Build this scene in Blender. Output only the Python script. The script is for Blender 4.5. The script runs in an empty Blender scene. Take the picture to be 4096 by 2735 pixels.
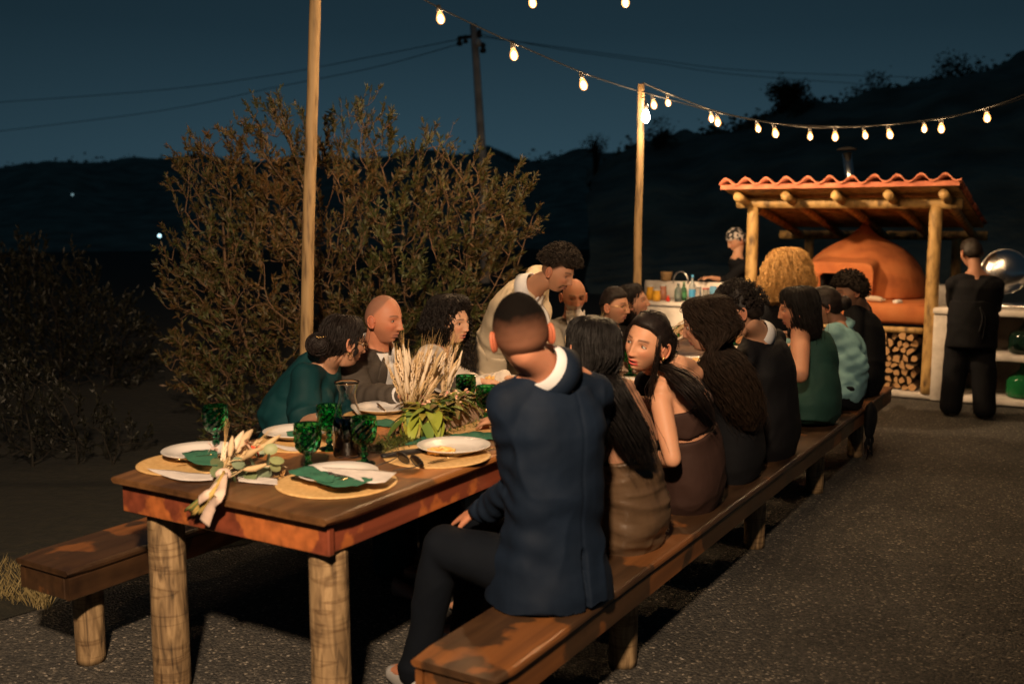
import bpy, math, random
import numpy as np
from mathutils import Vector, Matrix, Euler
from mathutils.bvhtree import BVHTree
R = math.radians
scene = bpy.context.scene
C = scene.collection
# ------------------------------------------------------------------ camera
CAM_H = 1.63
cam_data = bpy.data.cameras.new('camera')
cam = bpy.data.objects.new('camera', cam_data); C.objects.link(cam)
cam.location = (0, 0, CAM_H)
cam.rotation_euler = (R(90 - 6.838), 0, 0)
cam_data.sensor_width = 36; cam_data.lens = 35.0
cam_data.clip_start = 0.05; cam_data.clip_end = 900
cam_data.dof.use_dof = True; cam_data.dof.focus_distance = 4.7; cam_data.dof.aperture_fstop = 2.0
scene.camera = cam
# ------------------------------------------------------------------ world: dusk sky
world = bpy.data.worlds.new('World'); scene.world = world; world.use_nodes = True
wn = world.node_tree; wn.nodes.clear()
wo = wn.nodes.new('ShaderNodeOutputWorld'); bg = wn.nodes.new('ShaderNodeBackground')
tc = wn.nodes.new('ShaderNodeTexCoord'); sp = wn.nodes.new('ShaderNodeSeparateXYZ'); rp = wn.nodes.new('ShaderNodeValToRGB')
wn.links.new(tc.outputs['Generated'], sp.inputs[0]); wn.links.new(sp.outputs['Z'], rp.inputs['Fac'])
rp.color_ramp.elements[0].position = 0.0; rp.color_ramp.elements[0].color = (0.029, 0.064, 0.088, 1)
rp.color_ramp.elements[1].position = 1.0; rp.color_ramp.elements[1].color = (0.0095, 0.023, 0.033, 1)
e = rp.color_ramp.elements.new(0.07); e.color = (0.0225, 0.052, 0.072, 1)
e = rp.color_ramp.elements.new(0.18); e.color = (0.0115, 0.0285, 0.041, 1)
e = rp.color_ramp.elements.new(0.26); e.color = (0.0085, 0.021, 0.031, 1)
# slightly brighter in the direction of the afterglow
geo_dir = wn.nodes.new('ShaderNodeVectorMath'); geo_dir.operation = 'DOT_PRODUCT'; geo_dir.inputs[1].default_value = (0.03, 0.999, 0.0)
wn.links.new(tc.outputs['Generated'], geo_dir.inputs[0])
mr = wn.nodes.new('ShaderNodeMapRange'); mr.inputs['From Min'].default_value = 0.75; mr.inputs['From Max'].default_value = 1.0
mr.inputs['To Min'].default_value = 0.62; mr.inputs['To Max'].default_value = 1.05
wn.links.new(geo_dir.outputs['Value'], mr.inputs['Value'])
wn.links.new(rp.outputs['Color'], bg.inputs['Color']); wn.links.new(mr.outputs[0], bg.inputs['Strength'])
wn.links.new(bg.outputs[0], wo.inputs[0])
scene.view_settings.view_transform = 'Standard'; scene.view_settings.look = 'None'
scene.view_settings.exposure = 0.0; scene.view_settings.gamma = 1.0; scene.view_settings.use_curve_mapping = False
scene.render.engine = 'CYCLES'
scene.cycles.use_denoising = True
scene.cycles.max_bounces = 8; scene.cycles.transmission_bounces = 8; scene.cycles.caustics_refractive = False; scene.cycles.caustics_reflective = False
scene.cycles.sample_clamp_indirect = 3.0
scene.cycles.use_light_tree = True
WARM = (1.0, 0.62, 0.30)

# ------------------------------------------------------------------ frame of the table: u along it, v towards its left side
O = np.array([-0.532, 2.80, 0.0]); YAW = R(31.0)
U = np.array([math.sin(YAW), math.cos(YAW), 0.0]); V = np.array([-math.cos(YAW), math.sin(YAW), 0.0])
def W(u, v=None, z=None):
    if v is None: u, v, z = u
    return O + U * u + V * v + np.array([0, 0, z])
def D(u, v, z=0.0):                       # direction in the table frame
    d = U * u + V * v + np.array([0, 0, z]); return d / np.linalg.norm(d)
TH = math.atan((1367.5 - 890) / 3982.0)
def ray(px, py):
    x = (px - 2048) / 3982.0; z = -(py - 1367.5) / 3982.0
    return np.array([x, math.cos(TH) + z * math.sin(TH), z * math.cos(TH) - math.sin(TH)])
def at_z(px, py, z):                      # place on the plane of height z that the survey measured at (px, py)
    r = ray(px, py); return np.array([0, 0, CAM_H]) + r * ((z - CAM_H) / r[2])
def at_y(px, py, y):
    r = ray(px, py); return np.array([0, 0, CAM_H]) + r * (y / r[1])
def nrm(v):
    v = np.asarray(v, float); return v / (np.linalg.norm(v) + 1e-12)

# ------------------------------------------------------------------ mesh builder
class MB:
    def __init__(s): s.v = []; s.f = []; s.c = []; s.n = 0; s.m = []
    def add(s, v, f, col=None, mi=0):
        v = np.asarray(v, float).reshape(-1, 3); s.v.append(v)
        s.f.extend([tuple(int(i) + s.n for i in q) for q in f]); s.m.extend([mi] * len(f))
        if col is None: col = (0.5, 0.5, 0.5)
        col = np.asarray(col, float)
        if col.ndim == 1: col = np.tile(col, (len(v), 1))
        s.c.append(col[:, :3]); s.n += len(v); return s
    def verts(s): return np.concatenate(s.v) if s.v else np.zeros((0, 3))
    def mesh(s, name='m', smooth=True, color=False):
        me = bpy.data.meshes.new(name)
        me.from_pydata(s.verts().tolist(), [], s.f); me.update()
        if smooth: me.polygons.foreach_set('use_smooth', [True] * len(me.polygons))
        if s.m and max(s.m) > 0: me.polygons.foreach_set('material_index', s.m)
        if color: setcol(me, np.concatenate(s.c))
        return me
def setcol(me, c):
    a = me.color_attributes.new('col', 'FLOAT_COLOR', 'POINT')
    c4 = np.ones((len(me.vertices), 4), np.float32); c4[:, :3] = c
    a.data.foreach_set('color', c4.ravel())
def getv(me):
    a = np.empty(len(me.vertices) * 3, np.float32); me.vertices.foreach_get('co', a); return a.reshape(-1, 3).astype(float)
def setv(me, v): me.vertices.foreach_set('co', np.asarray(v, np.float32).ravel()); me.update()
def link(name, me, mats, parent=None, loc=None):
    o = bpy.data.objects.new(name, me); C.objects.link(o)
    if mats is not None:
        if not isinstance(mats, (list, tuple)): mats = [mats]
        if not me.materials:
            for m in mats: me.materials.append(m)
    if parent is not None:
        o.parent = parent
        o.matrix_parent_inverse = parent.matrix_world.inverted() if parent.type else Matrix()
    if loc is not None: o.location = loc
    return o
def thing(name, label, cat, loc=(0, 0, 0), group=None):
    o = bpy.data.objects.new(name, None); C.objects.link(o); o.location = tuple(loc); o.empty_display_size = .1
    o.matrix_world = Matrix.Translation(Vector(tuple(loc)))
    return tag(o, label, cat, group)
def tag(o, label=None, cat=None, group=None, kind=None):
    if label: o['label'] = label
    if cat: o['category'] = cat
    if group: o['group'] = group
    if kind: o['kind'] = kind
    return o
def frame_of(d, up=(0, 0, 1)):
    d = nrm(d); up = np.asarray(up, float)
    if abs(np.dot(d, up)) > .98: up = np.array([1.0, 0, 0]) if abs(d[0]) < .9 else np.array([0, 1.0, 0])
    x = nrm(np.cross(d, up)); y = np.cross(x, d); return x, y, d
def quads(n, m, close=True):              # n rings of m points
    f = []
    for i in range(n - 1):
        for j in range(m if close else m - 1):
            a = i * m + j; b = i * m + (j + 1) % m
            f.append((a, b, b + m, a + m))
    return f
def tube(mb, pts, rad, seg=8, col=None, cap=True, mi=0):
    pts = np.asarray(pts, float); n = len(pts); rad = np.broadcast_to(np.asarray(rad, float), (n,))
    t = np.gradient(pts, axis=0); x, y, d = frame_of(t[0]); vs = []
    an = np.linspace(0, 2 * math.pi, seg, endpoint=False)
    for i in range(n):
        d = nrm(t[i]); x = nrm(x - d * np.dot(x, d)); y = np.cross(d, x)
        vs.append(pts[i] + rad[i] * (np.cos(an)[:, None] * x + np.sin(an)[:, None] * y))
    v = np.concatenate(vs); f = quads(n, seg)
    if cap: f = f + [tuple(range(seg - 1, -1, -1)), tuple(range((n - 1) * seg, n * seg))]
    mb.add(v, f, col, mi); return mb
def rcone(mb, p0, p1, r0, r1, seg=14, k=4, col=None):
    p0 = np.asarray(p0, float); p1 = np.asarray(p1, float); x, y, d = frame_of(p1 - p0)
    pts = []; rr = []
    for i in range(k): a = math.pi / 2 * (1 - i / k); pts.append(p0 - d * r0 * math.sin(a)); rr.append(max(r0 * math.cos(a), r0 * .02))
    pts.append(p0); rr.append(r0); pts.append(p1); rr.append(r1)
    for i in range(1, k + 1): a = math.pi / 2 * i / k; pts.append(p1 + d * r1 * math.sin(a)); rr.append(max(r1 * math.cos(a), r1 * .02))
    an = np.linspace(0, 2 * math.pi, seg, endpoint=False); ring = np.cos(an)[:, None] * x + np.sin(an)[:, None] * y
    v = np.concatenate([p + r * ring for p, r in zip(pts, rr)]); n = len(pts)
    mb.add(v, quads(n, seg) + [tuple(range(seg - 1, -1, -1)), tuple(range((n - 1) * seg, n * seg))], col); return mb
def chain(mb, pts, rads, seg=14, col=None):
    for i in range(len(pts) - 1): rcone(mb, pts[i], pts[i + 1], rads[i], rads[i + 1], seg, col=col)
    return mb
def ellip(mb, c, r, axes=None, nu=20, nv=12, col=None, mi=0):
    if axes is None: axes = np.eye(3)
    ph = np.linspace(0.02, math.pi - 0.02, nv); th = np.linspace(0, 2 * math.pi, nu, endpoint=False)
    P, T = np.meshgrid(ph, th, indexing='ij')
    s = np.stack([np.sin(P) * np.cos(T) * r[0], np.sin(P) * np.sin(T) * r[1], np.cos(P) * r[2]], -1).reshape(-1, 3)
    v = np.asarray(c) + s @ np.asarray(axes)
    f = [tuple(q[::-1]) for q in quads(nv, nu)] + [tuple(range(nu)), tuple(range(nv * nu - 1, (nv - 1) * nu - 1, -1))]
    mb.add(v, f, col, mi); return mb
def loft(mb, secs, seg=28, col=None, p=2.0, cap=True, mi=0):
    """secs: (centre, half-axis vector a, half-axis vector b)"""
    an = np.linspace(0, 2 * math.pi, seg, endpoint=False)
    ca = np.sign(np.cos(an)) * np.abs(np.cos(an)) ** (2 / p); sa = np.sign(np.sin(an)) * np.abs(np.sin(an)) ** (2 / p)
    v = np.concatenate([np.asarray(c) + ca[:, None] * np.asarray(a) + sa[:, None] * np.asarray(b) for c, a, b in secs]); n = len(secs)
    f = quads(n, seg)
    if cap: f = f + [tuple(range(seg - 1, -1, -1)), tuple(range((n - 1) * seg, n * seg))]
    mb.add(v, f, col, mi); return mb
def lathe(mb, prof, seg=32, c=(0, 0, 0), col=None, mi=0, bump=None):
    an = np.linspace(0, 2 * math.pi, seg, endpoint=False); vs = []
    for i, (r, z) in enumerate(prof):
        rr = np.full(seg, max(r, 1e-5))
        if bump is not None: rr = bump(i, rr, an)
        vs.append(np.stack([c[0] + rr * np.cos(an), c[1] + rr * np.sin(an), np.full(seg, c[2] + z)], -1))
    mb.add(np.concatenate(vs), quads(len(prof), seg), col, mi); return mb
def box(mb, c, s, axes=None, col=None, bevel=0.0, mi=0):
    """box of full sizes s, bevelled edges"""
    if axes is None: axes = np.eye(3)
    axes = np.asarray(axes, float); h = np.asarray(s, float) / 2; b = min(bevel, h.min() * .6)
    if b <= 0:
        q = np.array([(x, y, z) for x in (-1, 1) for y in (-1, 1) for z in (-1, 1)]) * h
        f = [(0, 1, 3, 2), (4, 6, 7, 5), (0, 4, 5, 1), (2, 3, 7, 6), (0, 2, 6, 4), (1, 5, 7, 3)]
        mb.add(np.asarray(c) + q @ axes, f, col, mi); return mb
    vs = []; idx = {}
    for x in (-1, 1):
        for y in (-1, 1):
            for z in (-1, 1):
                for k in range(3):
                    d = h - b; d = d.copy(); d[k] = h[k]; idx[(x, y, z, k)] = len(vs); vs.append(np.array([x, y, z]) * d)
    f = []
    def fc(k):                           # six faces
        a, bb = [i for i in range(3) if i != k]
        for s_ in (-1, 1):
            q = []
            for (p, r) in ((-1, -1), (1, -1), (1, 1), (-1, 1)):
                t = [0, 0, 0]; t[k] = s_; t[a] = p; t[bb] = r; q.append(idx[(t[0], t[1], t[2], k)])
            f.append(tuple(q))
    for k in range(3): fc(k)
    for k in range(3):                   # twelve edges (along axis k)
        a, bb = [i for i in range(3) if i != k]
        for p in (-1, 1):
            for r in (-1, 1):
                t0 = [0, 0, 0]; t0[a] = p; t0[bb] = r; t1 = list(t0); t0[k] = -1; t1[k] = 1
                f.append((idx[(*t0, a)], idx[(*t1, a)], idx[(*t1, bb)], idx[(*t0, bb)]))
    for x in (-1, 1):
        for y in (-1, 1):
            for z in (-1, 1): f.append((idx[(x, y, z, 0)], idx[(x, y, z, 1)], idx[(x, y, z, 2)]))
    q = np.array(vs); 
    # orient outwards
    out = []
    for t in f:
        p = q[list(t)]; nn = np.cross(p[1] - p[0], p[2] - p[0]); out.append(t if np.dot(nn, p.mean(0)) > 0 else t[::-1])
    mb.add(np.asarray(c) + q @ axes, out, col, mi); return mb
RNG = np.random.RandomState(7)
def nz(P, freq, seed=0, oct=2):
    """smooth vectorised pseudo-noise in about -1..1"""
    rs = np.random.RandomState(seed); P = np.asarray(P) * freq; out = np.zeros(len(P)); amp = 1.0; tot = 0
    for o in range(oct):
        for k in range(5):
            d = nrm(rs.normal(size=3)); d2 = nrm(rs.normal(size=3)); ph = rs.uniform(0, 6.28, 2)
            out += amp * np.sin(P @ d * 2.1 + ph[0] + 1.3 * np.sin(P @ d2 * 1.4 + ph[1])) / 2.2; tot += amp
        P = P * 2.03; amp *= .5
    return out / math.sqrt(tot)
def voxel(mb, size, it=3, name='m'):
    me = mb.mesh('tmp'); ob = bpy.data.objects.new('tmp', me); C.objects.link(ob)
    m = ob.modifiers.new('r', 'REMESH'); m.mode = 'VOXEL'; m.voxel_size = size; m.use_smooth_shade = True
    if it: s = ob.modifiers.new('s', 'SMOOTH'); s.factor = .5; s.iterations = it
    dg = bpy.context.evaluated_depsgraph_get(); me2 = bpy.data.meshes.new_from_object(ob.evaluated_get(dg))
    me2.name = name; bpy.data.objects.remove(ob); bpy.data.meshes.remove(me)
    me2.polygons.foreach_set('use_smooth', [True] * len(me2.polygons)); return me2
def normals(me):
    a = np.empty(len(me.vertices) * 3, np.float32); me.vertices.foreach_get('normal', a); return a.reshape(-1, 3).astype(float)
def faces_of(me): return [tuple(p.vertices) for p in me.polygons]
def sstep(x, a, b): t = np.clip((x - a) / (b - a), 0, 1); return t * t * (3 - 2 * t)
def catmull(pts, n):
    pts = np.asarray(pts, float); k = len(pts); t = np.linspace(0, k - 1 - 1e-6, n); i = t.astype(int); f = (t - i)[:, None]
    g = lambda j: pts[np.clip(j, 0, k - 1)]
    p0, p1, p2, p3 = g(i - 1), g(i), g(i + 1), g(i + 2)
    return .5 * (2 * p1 + (p2 - p0) * f + (2 * p0 - 5 * p1 + 4 * p2 - p3) * f ** 2 + (3 * p1 - p0 - 3 * p2 + p3) * f ** 3)

# ------------------------------------------------------------------ materials
def mat(name, col=(.5, .5, .5), rough=.6, metal=0.0, trans=0.0, ior=1.45, emit=None, es=0.0, bump=None, vcol=False,
        var=None, spec=None, sheen=0.0, coat=0.0, sss=0.0, alpha=None):
    m = bpy.data.materials.new(name); m.use_nodes = True; nt = m.node_tree; b = nt.nodes['Principled BSDF']
    N = nt.nodes.new; L = nt.links.new
    b.inputs['Base Color'].default_value = (*col, 1); b.inputs['Roughness'].default_value = rough; b.inputs['Metallic'].default_value = metal
    b.inputs['Transmission Weight'].default_value = trans; b.inputs['IOR'].default_value = ior
    if spec is not None: b.inputs['Specular IOR Level'].default_value = spec
    if sheen: b.inputs['Sheen Weight'].default_value = sheen
    if coat: b.inputs['Coat Weight'].default_value = coat; b.inputs['Coat Roughness'].default_value = .15
    if sss: b.inputs['Subsurface Weight'].default_value = sss; b.inputs['Subsurface Radius'].default_value = (1, .35, .2); b.inputs['Subsurface Scale'].default_value = .008
    if emit: b.inputs['Emission Color'].default_value = (*emit, 1); b.inputs['Emission Strength'].default_value = es
    out = None
    if vcol:
        a = N('ShaderNodeAttribute'); a.attribute_name = 'col'; out = a.outputs['Color']
    if var:                              # (scale, dark, light, second colour or None)
        t = N('ShaderNodeTexCoord'); n = N('ShaderNodeTexNoise'); n.inputs['Scale'].default_value = var[0]; n.inputs['Detail'].default_value = 6
        L(t.outputs['Object'], n.inputs['Vector'])
        r = N('ShaderNodeMapRange'); r.inputs['From Min'].default_value = .3; r.inputs['From Max'].default_value = .7
        r.inputs['To Min'].default_value = var[1]; r.inputs['To Max'].default_value = var[2]; L(n.outputs['Fac'], r.inputs['Value'])
        mx = N('ShaderNodeMix'); mx.data_type = 'RGBA'; mx.blend_type = 'MULTIPLY'; mx.inputs[0].default_value = 1.0
        cb = N('ShaderNodeCombineColor'); [L(r.outputs[0], cb.inputs[i]) for i in range(3)]
        if out is None: mx.inputs[6].default_value = (*col, 1)
        else: L(out, mx.inputs[6])
        L(cb.outputs[0], mx.inputs[7]); out = mx.outputs[2]
    if out is not None: L(out, b.inputs['Base Color'])
    if bump:                             # list of (scale, strength, distance)
        prev = None
        for sc, st, di in (bump if isinstance(bump, list) else [bump]):
            t = N('ShaderNodeTexCoord'); n = N('ShaderNodeTexNoise'); n.inputs['Scale'].default_value = sc; n.inputs['Detail'].default_value = 4
            L(t.outputs['Object'], n.inputs['Vector'])
            bp = N('ShaderNodeBump'); bp.inputs['Strength'].default_value = st; bp.inputs['Distance'].default_value = di
            L(n.outputs['Fac'], bp.inputs['Height'])
            if prev: L(prev, bp.inputs['Normal'])
            prev = bp.outputs['Normal']
        L(prev, b.inputs['Normal'])
    return m
def ramp_mat(name, axis_scale, stops, rough=.5, bump=.3, dist=.003, scale=1.0, detail=6, coat=0.0, rough2=None, distort=0.0, rot=(0, 0, 0)):
    """noise stretched by axis_scale through a colour ramp"""
    m = bpy.data.materials.new(name); m.use_nodes = True; nt = m.node_tree; b = nt.nodes['Principled BSDF']; N = nt.nodes.new; L = nt.links.new
    t = N('ShaderNodeTexCoord'); mp = N('ShaderNodeMapping'); mp.inputs['Scale'].default_value = axis_scale; mp.inputs['Rotation'].default_value = rot
    L(t.outputs['Object'], mp.inputs['Vector'])
    n = N('ShaderNodeTexNoise'); n.inputs['Scale'].default_value = scale; n.inputs['Detail'].default_value = detail; n.inputs['Distortion'].default_value = distort
    L(mp.outputs[0], n.inputs['Vector'])
    r = N('ShaderNodeValToRGB'); L(n.outputs['Fac'], r.inputs['Fac'])
    el = r.color_ramp.elements
    el[0].position = stops[0][0]; el[0].color = (*stops[0][1], 1); el[1].position = stops[-1][0]; el[1].color = (*stops[-1][1], 1)
    for p_, c_ in stops[1:-1]: x = el.new(p_); x.color = (*c_, 1)
    L(r.outputs[0], b.inputs['Base Color']); b.inputs['Roughness'].default_value = rough
    if rough2 is not None:
        q = N('ShaderNodeMapRange'); q.inputs['From Min'].default_value = .35; q.inputs['From Max'].default_value = .65; q.inputs['To Min'].default_value = rough; q.inputs['To Max'].default_value = rough2
        L(n.outputs['Fac'], q.inputs['Value']); L(q.outputs[0], b.inputs['Roughness'])
    if coat: b.inputs['Coat Weight'].default_value = coat; b.inputs['Coat Roughness'].default_value = .2
    bp = N('ShaderNodeBump'); bp.inputs['Strength'].default_value = bump; bp.inputs['Distance'].default_value = dist
    L(n.outputs['Fac'], bp.inputs['Height']); L(bp.outputs[0], b.inputs['Normal'])
    return m, nt, b, n, r
def at_u(px, py, u):
    r = ray(px, py); c = np.array([0, 0, CAM_H]); t = (u - np.dot(c - O, U)) / np.dot(r, U); return c + t * r
def at_v(px, py, v):
    r = ray(px, py); c = np.array([0, 0, CAM_H]); t = (v - np.dot(c - O, V)) / np.dot(r, V); return c + t * r
AX = np.stack([U, V, np.array([0, 0, 1.0])])         # rows: axes of boxes that follow the table's direction
# ------------------------------------------------------------------ lamps of the place
def lamp(name, kind, loc, power, col=WARM, size=.03, target=None, angle=80, blend=.4):
    l = bpy.data.lights.new(name, kind); l.energy = power; l.color = col
    l.shadow_soft_size = size
    if kind == 'SPOT': l.spot_size = R(angle); l.spot_blend = blend
    o = bpy.data.objects.new(name, l); C.objects.link(o); o.location = tuple(loc)
    if target is not None: o.rotation_euler = (Vector(tuple(target)) - Vector(tuple(loc))).to_track_quat('-Z', 'Y').to_euler()
    return o
KEY = np.array([-.32, -.45, 3.45])
lamp('flood_lamp', 'SPOT', KEY, 1820, (1.0, .70, .44), .11, (-1.05, 4.5, .9), 70, .95)
LAMPB = at_y(2583, 467, 8.45)
lamp('pole_lamp', 'SPOT', LAMPB + np.array([0.05, -.06, -.03]), 330, (1.0, .66, .36), .04, W(7.9, .1, .9), 88, .35)
lamp('pole_lamp_glow', 'POINT', LAMPB + np.array([0, -.06, 0]), 22, (1.0, .70, .42), .04)

# ------------------------------------------------------------------ ground
def ground():
    m = bpy.data.materials.new('gravel'); m.use_nodes = True; nt = m.node_tree; b = nt.nodes['Principled BSDF']; N = nt.nodes.new; L = nt.links.new
    t = N('ShaderNodeTexCoord')
    vo = N('ShaderNodeTexVoronoi'); vo.inputs['Scale'].default_value = 95; L(t.outputs['Object'], vo.inputs['Vector'])
    no = N('ShaderNodeTexNoise'); no.inputs['Scale'].default_value = 1.3; no.inputs['Detail'].default_value = 8; L(t.outputs['Object'], no.inputs['Vector'])
    sepc = N('ShaderNodeSeparateColor'); L(vo.outputs['Color'], sepc.inputs[0])
    r = N('ShaderNodeValToRGB'); L(sepc.outputs[0], r.inputs['Fac']); el = r.color_ramp.elements
    el[0].position = 0; el[0].color = (.026, .026, .025, 1); el[1].position = 1; el[1].color = (.30, .26, .21, 1)
    x = el.new(.55); x.color = (.055, .052, .047, 1); x = el.new(.93); x.color = (.095, .086, .072, 1)
    mr_ = N('ShaderNodeMapRange'); mr_.inputs['From Min'].default_value = .3; mr_.inputs['From Max'].default_value = .7; mr_.inputs['To Min'].default_value = .6; mr_.inputs['To Max'].default_value = 1.35
    L(no.outputs['Fac'], mr_.inputs['Value']); cb = N('ShaderNodeCombineColor'); [L(mr_.outputs[0], cb.inputs[i]) for i in range(3)]
    mx = N('ShaderNodeMix'); mx.data_type = 'RGBA'; mx.blend_type = 'MULTIPLY'; mx.inputs[0].default_value = 1; L(r.outputs[0], mx.inputs[6]); L(cb.outputs[0], mx.inputs[7])
    L(mx.outputs[2], b.inputs['Base Color']); b.inputs['Roughness'].default_value = .8
    bp = N('ShaderNodeBump'); bp.inputs['Strength'].default_value = .9; bp.inputs['Distance'].default_value = .012; bp.invert = True
    L(vo.outputs['Distance'], bp.inputs['Height']); L(bp.outputs[0], b.inputs['Normal'])
    mb = MB(); n = 60; g = np.linspace(-1, 1, n); g = np.sign(g) * np.abs(g) ** 3 * 500
    X, Y = np.meshgrid(g, g + 8); P = np.stack([X, Y, 0 * X], -1).reshape(-1, 3); P[:, 2] = nz(P, .35, 3) * .012 * (np.hypot(P[:, 0], P[:, 1]) > 1)
    mb.add(P, quads(n, n, False)); o = link('ground', mb.mesh(), m); tag(o, kind='structure')
ground()
def bank():
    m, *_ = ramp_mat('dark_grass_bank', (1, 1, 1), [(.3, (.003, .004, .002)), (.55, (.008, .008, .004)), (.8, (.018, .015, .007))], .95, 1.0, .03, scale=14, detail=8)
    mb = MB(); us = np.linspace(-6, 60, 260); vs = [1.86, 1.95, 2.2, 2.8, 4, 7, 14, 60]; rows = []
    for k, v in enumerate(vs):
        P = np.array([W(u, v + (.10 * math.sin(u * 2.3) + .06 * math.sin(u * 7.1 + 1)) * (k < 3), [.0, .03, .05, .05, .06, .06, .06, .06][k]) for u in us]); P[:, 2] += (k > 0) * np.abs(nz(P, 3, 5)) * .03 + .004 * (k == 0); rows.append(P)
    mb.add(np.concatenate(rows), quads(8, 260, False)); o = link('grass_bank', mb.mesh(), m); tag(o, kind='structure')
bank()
def pebbles():
    mb = MB(); rs = np.random.RandomState(5)
    base = np.array([(1, 0, 0), (.3, .9, 0), (-.8, .6, 0), (-.8, -.6, 0), (.3, -.9, 0), (0, 0, .8)])
    n = 5200; y = 2.2 + 7.5 * rs.rand(n) ** 1.5; x = (rs.rand(n) - .5) * y * 1.15
    vs = []; 
    for i in range(n):
        a = rs.uniform(0, 6.28); s = rs.uniform(.003, .0085); c, q = math.cos(a), math.sin(a)
        k = base * [s, s * rs.uniform(.5, 1), s * .7]; vs.append(np.stack([k[:, 0] * c - k[:, 1] * q + x[i], k[:, 0] * q + k[:, 1] * c + y[i], k[:, 2] + .004], -1))
    f = []
    for i in range(n): b = i * 6; f += [(b + j, b + (j + 1) % 5, b + 5) for j in range(5)]
    mb.add(np.concatenate(vs), f); o = link('loose_pebbles', mb.mesh(smooth=False), mat('pebble_stone', (.16, .145, .125), .85, var=(8, .3, 1.6))); tag(o, kind='stuff')
pebbles()
# ------------------------------------------------------------------ hills (real terrain behind the garden)
def hill(name, ridge, dist, depth, seed, col, amp):
    """ridge: survey bearings (px,py) of the skyline, dist: metres to it"""
    rx = np.array([p[0] for p in ridge], float); ry = np.array([p[1] for p in ridge], float)
    px = np.linspace(rx[0], rx[-1], 420); py = np.interp(px, rx, ry)
    mb = MB(); rows = []; K = 26
    for k in range(K):
        t = k / (K - 1)                                  # 0 foot, .7 ridge, 1 beyond
        d = dist * (.45 + .55 * t / .72) if t < .72 else dist * (1 + (t - .72) * 1.2)
        hh = math.sin(min(t / .72, 1) * math.pi / 2) ** 1.2 if t <= .72 else 1 - (t - .72) * 1.3
        r = np.stack([(px - 2048) / 3982, np.full_like(px, math.cos(TH)), 0 * px], -1)
        r = r / np.linalg.norm(r, axis=1)[:, None]
        elev = np.array([ray(a, b)[2] / math.hypot(*ray(a, b)[:2]) for a, b in zip(px, py)])
        P = r * d; P[:, 2] = (CAM_H + elev * dist) * hh
        rows.append(P)
    P = np.concatenate(rows); am = np.repeat(np.clip(np.linspace(0, 1, K) * 3, 0, 1), len(px))
    P[:, 2] += nz(P, 22 / dist, seed) * amp * .6 * am + nz(P, 75 / dist, seed + 1, 1) * amp * .22 * am
    P[:, 0] += nz(P, 9 / dist * 3, seed + 2) * amp * .4; P[-len(px):, 2] = -1
    mb.add(P, quads(K, len(px), False)); m, *_ = ramp_mat(name + '_scrub', (1, 1, 1), [(.3, tuple(c * .5 for c in col)), (.7, tuple(c * 1.4 for c in col))], .95, 1.0, .6, scale=.6)
    o = link(name, mb.mesh(), m); tag(o, kind='structure')
hill('hill', [(-900, 760), (-300, 700), (0, 695), (200, 668), (420, 668), (640, 645), (800, 655), (1000, 670), (1500, 650), (1900, 628), (1960, 612), (2060, 650), (2150, 655), (2300, 632), (2450, 640), (2700, 640), (3200, 640), (5000, 640)], 130, 60, 11, (.15, .19, .17), 2.0)
hill('hillside', [(2350, 700), (2480, 640), (2560, 606), (2720, 565), (2940, 525), (3050, 480), (3120, 455), (3200, 430), (3300, 420), (3380, 412), (3550, 388), (3770, 335), (3930, 298), (4096, 268), (4600, 200), (5200, 180)], 48, 30, 23, (.13, .16, .14), 1.0)

# ------------------------------------------------------------------ wood
BARK, *_ = ramp_mat('debarked_log', (9, 9, 1.6), [(.30, (.05, .032, .016)), (.44, (.17, .108, .052)), (.60, (.30, .20, .10)), (.8, (.40, .275, .145))], .75, .8, .009, scale=4.0, detail=9, distort=1.0)
POLEM, *_ = ramp_mat('pole_wood', (16, 16, 2.2), [(.30, (.12, .075, .035)), (.48, (.34, .22, .10)), (.8, (.48, .32, .15))], .7, .5, .004, scale=2.0, detail=8)
SHEDM, *_ = ramp_mat('shed_log_wood', (8, 8, 3), [(.32, (.10, .055, .02)), (.5, (.42, .26, .09)), (.8, (.60, .40, .16))], .6, .4, .004, scale=2.0, detail=6)
def stained(name, lo, mid, hi, scale=1.7, rough=.38):
    m, nt, b, n, r = ramp_mat(name, (1, 1, 1), [(.36, lo), (.46, mid), (.555, mid), (.575, hi), (.8, hi)], rough, .25, .002, scale=scale, detail=5, coat=.25, rough2=rough + .25)
    N = nt.nodes.new; L = nt.links.new          # long grain laid over the stain
    t = N('ShaderNodeTexCoord'); mp = N('ShaderNodeMapping'); mp.inputs['Rotation'].default_value = (0, 0, -(math.pi / 2 - YAW)); 
    L(t.outputs['Object'], mp.inputs['Vector']); m2 = N('ShaderNodeMapping'); m2.inputs['Scale'].default_value = (.9, 15, 15); L(mp.outputs[0], m2.inputs['Vector'])
    g = N('ShaderNodeTexNoise'); g.inputs['Scale'].default_value = 1.6; g.inputs['Detail'].default_value = 5; L(m2.outputs[0], g.inputs['Vector'])
    q = N('ShaderNodeMapRange'); q.inputs['From Min'].default_value = .3; q.inputs['From Max'].default_value = .7; q.inputs['To Min'].default_value = .62; q.inputs['To Max'].default_value = 1.3; L(g.outputs['Fac'], q.inputs['Value'])
    cb = N('ShaderNodeCombineColor'); [L(q.outputs[0], cb.inputs[i]) for i in range(3)]
    mx = N('ShaderNodeMix'); mx.data_type = 'RGBA'; mx.blend_type = 'MULTIPLY'; mx.inputs[0].default_value = 1; L(r.outputs[0], mx.inputs[6]); L(cb.outputs[0], mx.inputs[7])
    L(mx.outputs[2], b.inputs['Base Color']); return m
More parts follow.
